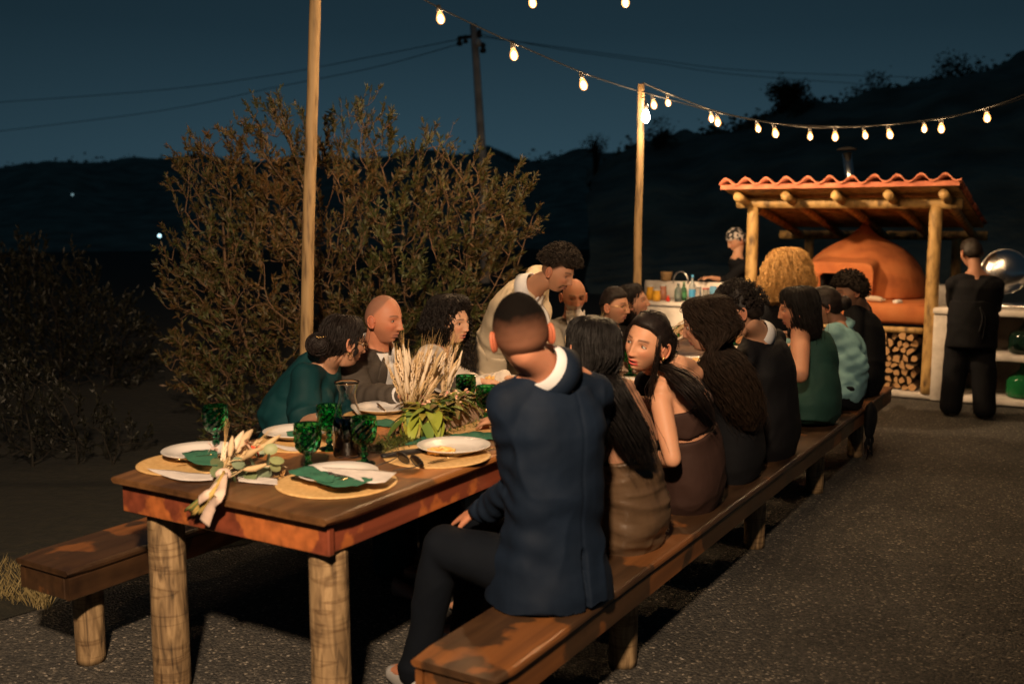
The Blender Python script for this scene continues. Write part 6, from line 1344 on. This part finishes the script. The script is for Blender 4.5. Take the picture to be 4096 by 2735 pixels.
def trough(u0, u1, v, label, full=True, seed=0):
    rs = np.random.RandomState(seed); g = 'centrepieces of wheat and leaves'; t = thing('flower_trough', label, 'centrepiece', W((u0 + u1) / 2, v, TZ), g); m = MB(); 
    wood, *_ = ramp_mat('weathered_trough_%d' % seed, (1, 1, 1), [(.3, (.22, .14, .09)), (.6, (.36, .25, .18)), (.8, (.46, .34, .26))], .9, .7, .004, scale=22, distort=2)
    L = u1 - u0
    for s_, (dv, w_, l_) in enumerate(((-.052, .012, L), (.052, .012, L))): q = MB(); box(q, W((u0 + u1) / 2, v + dv, TZ + .038), (l_, w_, .074), AX, bevel=.003); link('side', q.mesh(smooth=False), wood, t)
    for u in (u0 + .006, u1 - .006): q = MB(); box(q, W(u, v, TZ + .037), (.012, .091, .072), AX, bevel=.003); link('end', q.mesh(smooth=False), wood, t)
    q = MB(); 
    for i in range(10): ellip(q, W(u0 + .04 + (L - .08) * i / 9, v + rs.normal() * .012, TZ + .058), (.035, .035, .020))
    me = voxel(q, .008, 2); vv = getv(me); setv(me, vv + normals(me) * nz(vv, 60, 2)[:, None] * .006); link('soil', me, mat('moss_soil_%d' % seed, (.10, .06, .035), .95), t)
    lf = MB(); greens = [(.09, .14, .025), (.16, .20, .03), (.05, .09, .02), (.24, .20, .03), (.13, .09, .03)]
    for i in range(int(260 if full else 90)):
        a = rs.uniform(0, 6.28); p = W(rs.uniform(u0 - .02, u1), v + rs.normal() * .035, TZ + .07 + rs.uniform(-.01, .05)); d = np.array([math.cos(a), math.sin(a), rs.uniform(-.5, .8)]); leaf(lf, p, d, [0, 0, 1], rs.uniform(.05, .10), rs.uniform(.012, .022), np.array(greens[rs.randint(5)]) * rs.uniform(.7, 1.3), rs.uniform(.2, .8))
    if full:                              # big leaves hanging at the near end
        for i in range(46):
            p = W(u0 - .01 + rs.uniform(-.03, .10), v + .0 + rs.uniform(-.07, .07), TZ + rs.uniform(.05, .11)); d = D(-1 + rs.normal() * .5, -.3 + rs.normal() * .8, -.5 + rs.normal() * .3); leaf(lf, p, d, [0, 0, 1], rs.uniform(.06, .105), rs.uniform(.016, .028), np.array([(.22, .26, .03), (.10, .16, .03), (.30, .28, .04)][rs.randint(3)]) * rs.uniform(.8, 1.2), .6, 7)
    link('leaves', lf.mesh(color=True), LEAFM, t)['kind'] = 'stuff'
    fl = MB()
    for i in range(34 if full else 10):
        p = W(rs.uniform(u0, u1), v + rs.normal() * .04, TZ + .075 + rs.uniform(0, .06))
        for k in range(4): ellip(fl, p + rs.normal(size=3) * .006, (.006, .006, .004), None, 7, 5, np.array([(.72, .45, .28), (.62, .28, .22), (.75, .55, .40)][rs.randint(3)]))
    link('small_flowers', fl.mesh(color=True), WHEAT, t)['kind'] = 'stuff'
    return t, rs
t, rs = trough(1.06, 1.42, .455, 'wooden trough centrepiece with pink bark, green leaves and a tall fan of dry wheat')
pk = MB()
for i in range(12): ellip(pk, W(1.17 + i * .014, .415 + rs.normal() * .008, TZ + .078 + rs.normal() * .004), (.014, .011, .011), None, 10, 7)
link('pink_bark', pk.mesh(), mat('pink_bark', (.42, .13, .09), .7, bump=(80, .5, .003)), t)
yb = W(1.18, .45, 0)[1]
ends = [(1575, 1450), (1590, 1400), (1600, 1420), (1612, 1375), (1630, 1430), (1622, 1470), (1640, 1500), (1655, 1440), (1668, 1490), (1680, 1400), (1690, 1450), (1702, 1520), (1715, 1410), (1728, 1380), (1735, 1470), (1748, 1430), (1755, 1520), (1764, 1450), (1775, 1400), (1560, 1480), (1705, 1470), (1660, 1550), (1600, 1540), (1625, 1395), (1722, 1450)]
for i, (x, y) in enumerate(ends + [(x + rs.uniform(-14, 14), y + rs.uniform(-25, 35)) for x, y in ends]):
    m = MB(); b = at_y(1640 + (x - 1650) * .18 + rs.normal() * 5, 1655 + rs.normal() * 6, yb + .02); wheat_stalk(m, b, at_y(x, y, yb + rs.uniform(-.09, .10)), rs, fluffy=(i % 3 != 1), s=1.25); link('wheat_stalk', m.mesh(color=True), WHEAT, t)
yb2 = W(1.36, .45, 0)[1]
for i, (x, y) in enumerate([(1800, 1410), (1812, 1440), (1820, 1400), (1830, 1380), (1838, 1430), (1795, 1460), (1850, 1400), (1785, 1430), (1826, 1460), (1808, 1380), (1772, 1490), (1815, 1500)]):
    m = MB(); b = at_y(1765 + rs.normal() * 6, 1640 + rs.normal() * 5, yb2); wheat_stalk(m, b, at_y(x, y, yb2 + rs.uniform(-.08, .08)), rs, fluffy=(i % 2 == 0), s=1.15); link('wheat_stalk', m.mesh(color=True), WHEAT, t)
for u, pts, lb in ((2.35, [(2375, 1290), (2400, 1300), (2330, 1330), (2350, 1310), (2300, 1340), (2310, 1380), (2270, 1340), (2420, 1320), (2390, 1345)], 'second wheat centrepiece, rising behind the long straight black hair'), (3.05, [(2740, 1290), (2720, 1330), (2755, 1270), (2700, 1350), (2770, 1320)], 'third wheat centrepiece, glimpsed beside the curly-haired woman')):
    t, rs = trough(u, u + .36, .45, lb, False, int(u * 10)); yy = W(u + .15, .45, 0)[1]
    for i, (x, y) in enumerate(pts * 2):
        m = MB(); b = W(u + .1 + rs.uniform(0, .12), .45 + rs.normal() * .02, TZ + .06); wheat_stalk(m, b, at_y(x + rs.normal() * 12, y + rs.normal() * 10, yy + rs.uniform(-.08, .08)), rs, fluffy=i % 3 == 0, s=1.2); link('wheat_stalk', m.mesh(color=True), WHEAT, t)
def moss():
    mb = MB(); rs = np.random.RandomState(8)
    for i in range(2600):
        u = rs.uniform(.72, 1.55); v = .44 + rs.normal() * .055; p = W(u, v, TZ + .001); d = np.array([rs.normal(), rs.normal(), rs.uniform(.2, 1.0)]); leaf(mb, p, d, [0, 0, 1], rs.uniform(.014, .032), .0026, np.array([(.055, .075, .015), (.10, .11, .02), (.035, .05, .012)][rs.randint(3)]), .4, 3)
    o = link('moss_runner', mb.mesh(color=True), LEAFM); tag(o, 'thin runner of green moss along the middle of the table', 'moss', kind='stuff')
moss()
def bouquet():
    y0 = at_z(900, 1925, TZ)[1]; t = thing('bouquet', 'dried flower bouquet with a cream ribbon lying over the near edge of the table', 'bouquet', at_z(900, 1930, TZ)); rs = np.random.RandomState(5)
    P = lambda x, y, dy=0.0: at_y(x, y, y0 + dy)
    kn = P(895, 1915, -.02); kn[2] = max(kn[2], TZ + .030)
    for (x0, yy, x1, y1, f, s) in ((975, 1722, 890, 1890, 1, 1.9), (1012, 1716, 905, 1885, 1, 2.0), (930, 1742, 885, 1880, 1, 1.7), (1125, 1738, 930, 1890, 1, 1.9), (1055, 1790, 930, 1895, 1, 1.5), (1150, 1868, 950, 1915, 1, 1.5), (900, 1780, 880, 1885, 0, 1.4), (1080, 1850, 930, 1905, 1, 1.4), (1040, 1760, 920, 1890, 0, 1.4), (950, 1800, 895, 1895, 1, 1.5), (990, 1820, 905, 1900, 1, 1.4)):
        m = MB(); wheat_stalk(m, kn + rs.normal(size=3) * .008, P(x0, yy, rs.uniform(.02, .16)), rs, fluffy=bool(f), s=s); link('dried_head', m.mesh(color=True), WHEAT, t)
    def Q(x, y, h=.012):
        p = at_z(x, y, TZ + h); u_ = float(np.dot(p - O, U)); return p if u_ > -.004 else at_u(x, y, -.016)
    m = MB()
    for k in range(16):
        a = kn + rs.normal(size=3) * .008; x = 738 + k * 5.5 + rs.normal() * 4; y = 2040 + k * 1.8 + rs.normal() * 9; b = Q(x, y); mids = [Q(895 + (x - 895) * t, 1915 + (y - 1915) * t, .016) for t in (.35, .7)]
        tube(m, catmull([a] + mids + [b], 9), .0034, 6, np.array([(.55, .38, .12), (.40, .28, .08), (.16, .20, .06)][rs.randint(3)]))
    link('stems', m.mesh(color=True), WHEAT, t)
    for (x, yy, r, c) in ((1082, 1795, .024, 1), (1108, 1838, .026, 1), (1070, 1838, .024, 0), (1035, 1872, .026, 0), (985, 1892, .032, 0), (955, 1850, .026, 0), (870, 1850, .026, 2), (868, 1885, .024, 2), (1060, 1958, .028, 0), (1040, 1810, .02, 0), (1000, 1905, .026, 2), (930, 1935, .026, 2), (1100, 1870, .02, 1), (1015, 1850, .024, 0)):
        m = MB(); c_ = P(x, yy, rs.uniform(0, .09)); c_[2] = max(c_[2], TZ + .014); q = nrm(rs.normal(size=3) + [0, -1.2, .8]); X, Y, Z_ = frame_of(q); a = np.linspace(0, 6.283, 13)[:-1]; v = np.concatenate([[c_ + Z_ * .003], c_ + np.outer(np.cos(a) * r, X) + np.outer(np.sin(a) * r * .85, Y) - Z_ * .003]); m.add(v, [(0, 1 + i, 1 + (i + 1) % 12) for i in range(12)], np.array([(.16, .20, .13), (.24, .27, .12), (.10, .13, .06)][c]) * rs.uniform(.8, 1.2)); o = link('eucalyptus_leaf', m.mesh(color=True), LEAFM, t)
    for (x, yy, c) in ((850, 1790, (.70, .52, .46)), (1020, 1800, (.75, .07, .03)), (985, 1775, (.62, .42, .30)), (905, 1815, (.70, .50, .40)), (1130, 1905, (.45, .26, .10)), (1110, 1925, (.36, .20, .08))):
        m = MB(); c_ = P(x, yy, .05)
        for k in range(9): leaf(m, c_, rs.normal(size=3) + [0, -.3, .6], [0, 0, 1], .024, .007, np.array(c) * rs.uniform(.8, 1.15), .3, 4)
        link('flower', m.mesh(color=True), WHEAT, t)
    rb = cloth('cream_ribbon', (.66, .50, .42), .7, sc=20); m = MB(); ellip(m, kn, (.028, .024, .020)); a = np.linspace(0, 6.28, 20)
    me = voxel(m, .005, 2); v = getv(me); setv(me, v + normals(me) * nz(v, 50, 3)[:, None] * .004); link('ribbon_knot', me, rb, t)
    for pts, w in (([(900, 1925), (860, 1950), (830, 1975), (800, 1998)], .016), ([(905, 1930), (885, 1970), (860, 2010), (840, 2045), (822, 2090)], .021)):
        C_ = []
        for k, (x, y) in enumerate(pts): C_.append(kn + [0, 0, .004] if k == 0 else Q(x, y, .02) + [0, -.012, 0])
        c = catmull(C_, 16); d = np.gradient(c, axis=0); sd = np.array([nrm(np.cross(e, [0, -.8, .6])) for e in d]); ww = w * np.linspace(.7, 1.0, 16); m = MB(); m.add(np.concatenate([c - sd * ww[:, None], c + [0, -.004, .003], c + sd * ww[:, None]]), quads(3, 16, False)); o = link('ribbon_tail', m.mesh(), rb, t); md = o.modifiers.new('t', 'SOLIDIFY'); md.thickness = .0018
bouquet()
def far_drinks():
    p = W(4.9, .52, TZ); t = thing('juice_glass', 'short glass of orange juice glowing at the far end of the table', 'glass', p); m = MB(); lathe(m, [(.001, 0), (.032, 0), (.036, .10), (.034, .10), (.031, .004), (.001, .003)], 20); me = m.mesh(); setv(me, getv(me) + p); link('glass', me, CLEAR, t); m = MB(); lathe(m, [(.001, .004), (.031, .005), (.033, .08), (.001, .08)], 20); me = m.mesh(); setv(me, getv(me) + p); link('juice', me, mat('orange_juice', (.8, .30, .03), .3), t)
far_drinks()
def bag():
    t = thing('shoulder_bag', 'dark fringed bag hanging over the near bench below the blue shirt', 'bag', W(4.62, -.585, .2)); m = MB(); ellip(m, W(4.62, -.600, .34), (.11, .035, .13), AX); me = voxel(m, .010, 2); v = getv(me); setv(me, v + normals(me) * nz(v, 20, 3)[:, None] * .012); link('pouch', me, BLACKC, t)
    rs = np.random.RandomState(2)
    for k in range(9): m = MB(); p = W(4.54 + k * .02, -.60, .24); tube(m, [p, p + rs.normal(size=3) * .01 + [0, 0, -.05], p + rs.normal(size=3) * .015 + [0, 0, -.08 - rs.uniform(0, .07)]], [.008, .006, .003], 5); link('fringe', m.mesh(), BLACKC, t)
bag()
# ------------------------------------------------------------------ shrubs
def shrub(name, label, lobes, bases, Y, n_att, seed, step=.085, leafL=.04, per=13, bark=(.20, .115, .06), cols=None, twigL=.13, leaf_w=.0045, rmin=.0035, cat='shrub', dens=1.0, thin=False):
    """branches grown towards points spread through lobes (survey x, y, depth offset, radius px)"""
    from mathutils.kdtree import KDTree
    rs = np.random.RandomState(seed); sc = Y / 3982.0; cs = [at_y(x, y, Y + dy) for x, y, dy, r in lobes]; rr = [r * sc for *_, r in lobes]; wt = np.array(rr) ** 2.4; wt /= wt.sum(); A = []
    while len(A) < n_att:
        k = rs.choice(len(rr), p=wt); d = nrm(rs.normal(size=3)); p = cs[k] + d * rr[k] * rs.uniform(.25, 1.0) ** .55 * [1, .75, 1]
        if p[2] > .08: A.append(p)
    A = np.array(A); nodes = [np.array(b, float) for b in bases]; par = [-1] * len(nodes)
    alive = np.ones(len(A), bool); near = np.zeros(len(A), int); nd = np.full(len(A), 1e9); newi = list(range(len(nodes)))
    for it in range(70):
        for i in newi:
            d = np.linalg.norm(A - nodes[i], axis=1); m = d < nd; nd[m] = d[m]; near[m] = i
        alive &= nd > .10
        if not alive.any(): break
        newi = []; idx = np.where(alive)[0]
        for i in np.unique(near[idx]):
            q = idx[near[idx] == i]; d = nrm((nrm_rows(A[q] - nodes[i])).sum(0) + rs.normal(size=3) * .25 + [0, 0, .12]); p = nodes[i] + d * step; nodes.append(p); par.append(i); newi.append(len(nodes) - 1)
    N = len(nodes); w = np.zeros(N); kids = [0] * N
    for i in range(N - 1, -1, -1):
        if kids[i] == 0: w[i] = 1
        if par[i] >= 0: w[par[i]] += w[i]; kids[par[i]] += 1
    rad = np.minimum(rmin * w ** .40, .045); P = np.array(nodes); mb = MB(); vs = []; f = []; n = 0; an = np.array([0, 2.094, 4.189, ]) 
    for i in range(N):
        if par[i] < 0: continue
        a, b = P[par[i]], P[i]; x, y, d = frame_of(b - a); k = 3 if rad[i] < .012 else 6; an = np.linspace(0, 2 * math.pi, k, endpoint=False); ring = np.cos(an)[:, None] * x + np.sin(an)[:, None] * y
        vs.append(np.concatenate([a + ring * max(rad[i], min(rad[par[i]], rad[i] * 1.3)), b + ring * rad[i]])); f += [(n + j, n + (j + 1) % k, n + k + (j + 1) % k, n + k + j) for j in range(k)]; n += 2 * k
    v = np.concatenate(vs); col = np.array(bark) * (1 + .3 * nz(v, 6, seed))[:, None]; mb.add(v, f, col)
    # twigs and leaves at the ends
    tips = [i for i in range(N) if kids[i] == 0 or w[i] < 4]; outer = {}
    for i in range(N):
        dd_ = np.min([np.linalg.norm((P[i] - c_) / [1, .75, 1]) / r_ if False else max(0, 1 - np.linalg.norm((P[i] - c_) / [1, .75, 1]) / r_) + 0 for c_, r_ in zip(cs, rr)]); ins = np.max([1 - np.linalg.norm((P[i] - c_) / [1, .75, 1]) / r_ for c_, r_ in zip(cs, rr)])
        outer[i] = float(np.clip(1.3 - ins * 1.8, .6, 1)) * float(np.clip(.85 + .8 * nz(P[i:i + 1], 2.6, seed + 8)[0], .5, 1.3))
    lv = []; lc = []; C0 = np.mean(cs, 0); C0[2] *= .6
    for i in tips:
        for _ in range(2 if rs.rand() < .6 * dens else 1):
            out = nrm(P[i] - C0); d = nrm(out * .5 + rs.normal(size=3) * .45 + [0, 0, .55]); L = twigL * rs.uniform(.6, 1.5); q = catmull([P[i], P[i] + d * L * .5, P[i] + nrm(d + [0, 0, .5]) * L], 4)
            x, y, dd = frame_of(d); ring = np.stack([x, -.5 * x + .87 * y, -.5 * x - .87 * y]); vv = np.concatenate([q[k] + ring * (rmin * .62, rmin * .5, rmin * .4, rmin * .2)[k] for k in range(4)]); mb.add(vv, quads(4, 3), np.array(bark) * rs.uniform(.8, 1.6))
            m = max(2, int(per * rs.uniform(.5, 1.3) * (outer[i] if thin else 1))); t = rs.uniform(.15, 1, m); base = P[i] + np.outer(t * L, nrm(d + [0, 0, .25])); e = nrm_rows(d + rs.normal(size=(m, 3)) * .55 + [0, 0, .2]); s = nrm_rows(np.cross(e, rs.normal(size=(m, 3)))); l = leafL * rs.uniform(.6, 1.25, m)[:, None]; wv = leaf_w * rs.uniform(.7, 1.3, m)[:, None]
            lv.append(np.stack([base, base + e * l * .5 + s * wv, base + e * l, base + e * l * .5 - s * wv], 1).reshape(-1, 3)); hue = nz(P[i:i + 1], 1.6, seed + 4)[0]
            cc = np.array(cols); pick = np.clip(rs.normal(size=m) * .6 + (hue + .2) * 1.4 + 1, 0, len(cc) - 1.001); k0 = pick.astype(int); fr = (pick - k0)[:, None]; c = cc[k0] * (1 - fr) + cc[k0 + 1] * fr; lc.append(np.repeat(c * rs.uniform(.75, 1.25, m)[:, None], 4, 0))
    t = thing(name, label, cat, tuple(P[0] * [1, 1, 0])); link('branches', mb.mesh(color=True, smooth=True), TWIGM, t)
    lv = np.concatenate(lv); lb = MB(); k = len(lv) // 4; lb.add(lv, [(4 * i, 4 * i + 1, 4 * i + 2, 4 * i + 3) for i in range(k)], np.concatenate(lc)); o = link('foliage', lb.mesh(color=True, smooth=False), SHLEAF, t); o['kind'] = 'stuff'; return N, k
def nrm_rows(a): return a / (np.linalg.norm(a, axis=1)[:, None] + 1e-9)
TWIGM = mat('shrub_bark', (.2, .1, .05), .85, vcol=True); SHLEAF = mat('shrub_leaf', (.1, .1, .03), .55, vcol=True)
COLS = [(.12, .060, .018), (.065, .050, .015), (.040, .048, .012), (.055, .072, .016), (.20, .21, .028)]
Yb = 7.35
shrub('large_shrub', 'large twiggy olive and brown shrub spreading behind the people on the far side', [(900, 780, 0, 230), (1090, 600, .1, 180), (1110, 490, .2, 100), (1440, 600, .1, 170), (1450, 480, .1, 105), (1320, 840, -.1, 225), (1770, 750, 0, 190), (1870, 910, -.1, 215), (2050, 900, .1, 130), (2070, 800, .1, 90), (870, 1080, 0, 220), (770, 1200, .1, 120), (1100, 1150, -.2, 330), (1600, 1100, -.2, 340), (1920, 1180, 0, 200), (880, 1430, 0, 220), (1050, 1580, -.2, 260), (1500, 1500, 0, 330), (1920, 1450, .1, 260), (1720, 590, .1, 90)],
      [at_y(x, 1700, Yb + dy) * [1, 1, 0] for x, dy in ((950, 0), (1150, .1), (1350, -.1), (1550, .1), (1750, 0), (1900, .1))] + [at_y(x, yy, Yb) for x, yy in ((1000, 1400), (1300, 1350), (1600, 1350), (1850, 1350))], Yb, 5200, 3, cols=COLS, per=40, leafL=.050, leaf_w=.0062, rmin=.0030, thin=True, bark=(.17, .10, .055))
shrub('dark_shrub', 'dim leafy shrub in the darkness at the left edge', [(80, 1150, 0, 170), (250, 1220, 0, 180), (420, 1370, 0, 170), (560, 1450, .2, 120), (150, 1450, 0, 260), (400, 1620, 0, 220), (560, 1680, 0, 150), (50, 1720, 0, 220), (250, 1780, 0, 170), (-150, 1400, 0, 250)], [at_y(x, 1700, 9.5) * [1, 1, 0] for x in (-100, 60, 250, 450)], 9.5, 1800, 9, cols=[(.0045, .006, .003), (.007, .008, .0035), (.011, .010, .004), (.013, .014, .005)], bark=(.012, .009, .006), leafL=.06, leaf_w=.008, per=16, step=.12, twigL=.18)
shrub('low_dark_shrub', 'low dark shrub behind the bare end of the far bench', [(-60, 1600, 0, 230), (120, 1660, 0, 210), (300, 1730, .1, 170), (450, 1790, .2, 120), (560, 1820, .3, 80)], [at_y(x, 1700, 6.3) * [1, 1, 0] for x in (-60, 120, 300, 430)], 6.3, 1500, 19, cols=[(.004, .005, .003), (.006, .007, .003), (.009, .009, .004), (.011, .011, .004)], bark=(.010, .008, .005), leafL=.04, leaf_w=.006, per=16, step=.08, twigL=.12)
def far_tree(label, px, py, base, Y, r, seed, n=900, cat='tree'):
    n = n * 3; rs = np.random.RandomState(seed); t = thing('tree', label, cat, at_y(px, base, Y)); sc = Y / 3982; m = MB(); b = at_y(px, base, Y); b[2] = 0; c = at_y(px, py, Y); tube(m, [b, (b + c) / 2, c], [.16, .12, .06], 7)
    for k in range(9): e = c + nrm(rs.normal(size=3)) * r * sc * rs.uniform(.5, 1) * [1, 1, .8]; tube(m, [c * .7 + b * .3, (c + e) / 2, e], [.06, .04, .015], 5)
    link('trunk', m.mesh(), TRK, t); lb = MB(); L = []
    cl = [c + nrm(rs.normal(size=3)) * r * sc * rs.uniform(.1, .95) * [1, 1, 1.1] for _ in range(26)]
    for i in range(n): p = cl[rs.randint(26)] + rs.normal(size=3) * r * sc * .17; e = nrm(rs.normal(size=3)); x, y, _ = frame_of(e); s = r * sc * rs.uniform(.04, .09); L.append([p - x * s, p + y * s * .5, p + x * s, p - y * s * .5])
    lb.add(np.array(L).reshape(-1, 3), [(4 * i, 4 * i + 1, 4 * i + 2, 4 * i + 3) for i in range(n)]); o = link('crown', lb.mesh(smooth=False), FARL, t); o['kind'] = 'stuff'
TRK = mat('far_trunk', (.05, .04, .03), .9); FARL = mat('far_leaf', (.035, .042, .03), .9)
far_tree('tall dark tree standing on the hillside above the oven shelter', 3160, 400, 640, 40, 95, 3, 1500); far_tree('second dark tree just below the tall one on the hillside', 3210, 480, 640, 38, 80, 4)
far_tree('sparse dark tree left of the far wooden pole on the skyline', 2380, 585, 700, 42, 60, 5, 260); far_tree('low sparse dark tree right behind the far wooden pole', 2640, 555, 700, 40, 70, 6, 380); far_tree('sparse dark tree on the slope at the far right', 3480, 380, 500, 44, 90, 7, 300); far_tree('bare topped dark tree near the upper right corner', 3850, 300, 450, 44, 100, 8, 350)
def grass_patch():
    mb = MB(); rs = np.random.RandomState(6); L = []; 
    for i in range(2600):
        p = at_z(rs.uniform(-250, 200), rs.uniform(2300, 2440), 0); a = rs.uniform(0, 6.28); h = rs.uniform(.03, .11); d = np.array([math.cos(a), math.sin(a), 0]); q = d * h * rs.uniform(.2, .7); w = np.array([-d[1], d[0], 0]) * .0016
        L.append([p - w, p + w, p + w * .6 + q * .5 + [0, 0, h * .6], p + q + [0, 0, h]])
    mb.add(np.array(L).reshape(-1, 3), [(4 * i, 4 * i + 1, 4 * i + 2, 4 * i + 3) for i in range(len(L))]); o = link('dry_grass', mb.mesh(smooth=False), mat('dry_grass', (.22, .17, .07), .8)); tag(o, 'tuft of dry grass at the end of the far bench', 'grass', kind='stuff')
grass_patch()

def scrub(name, label, ridge, dist, r, n, seed, drop=120):
    rs = np.random.RandomState(seed); rx = [p[0] for p in ridge]; ry = [p[1] for p in ridge]; L = []; sc = dist / 3982
    for i in range(n):
        px = rs.uniform(rx[0], rx[-1]); py = np.interp(px, rx, ry) + 15 + rs.uniform(0, 1) ** 2 * drop; c = at_y(px, py, dist * rs.uniform(.94, 1.0)); s = r * rs.uniform(.5, 1.3)
        for k in range(34): p = c + rs.normal(size=3) * s * .42 * [1, 1, .8]; x, y, _ = frame_of(nrm(rs.normal(size=3))); q = s * rs.uniform(.08, .2); L.append([p - x * q, p + y * q * .6, p + x * q, p - y * q * .6])
    lb = MB(); lb.add(np.array(L).reshape(-1, 3), [(4 * i, 4 * i + 1, 4 * i + 2, 4 * i + 3) for i in range(len(L))]); o = link(name, lb.mesh(smooth=False), SCRM); tag(o, label, 'scrub', kind='stuff')
SCRM = mat('night_scrub', (.10, .13, .11), .9)
scrub('hillside_scrub', 'low dark scrub along the far ridge', [(-300, 702), (0, 697), (200, 672), (420, 670), (640, 648), (800, 658), (1000, 672), (1500, 652), (1900, 632), (1960, 616), (2060, 652), (2300, 636), (2480, 644)], 122, 1.5, 900, 3, 40)
scrub('hillside_scrub', 'low dark scrub over the nearer slope on the right', [(2450, 645), (2560, 610), (2720, 570), (2940, 530), (3050, 486), (3200, 436), (3380, 418), (3550, 394), (3770, 340), (3930, 304), (4300, 240)], 45, .8, 800, 5, 200)
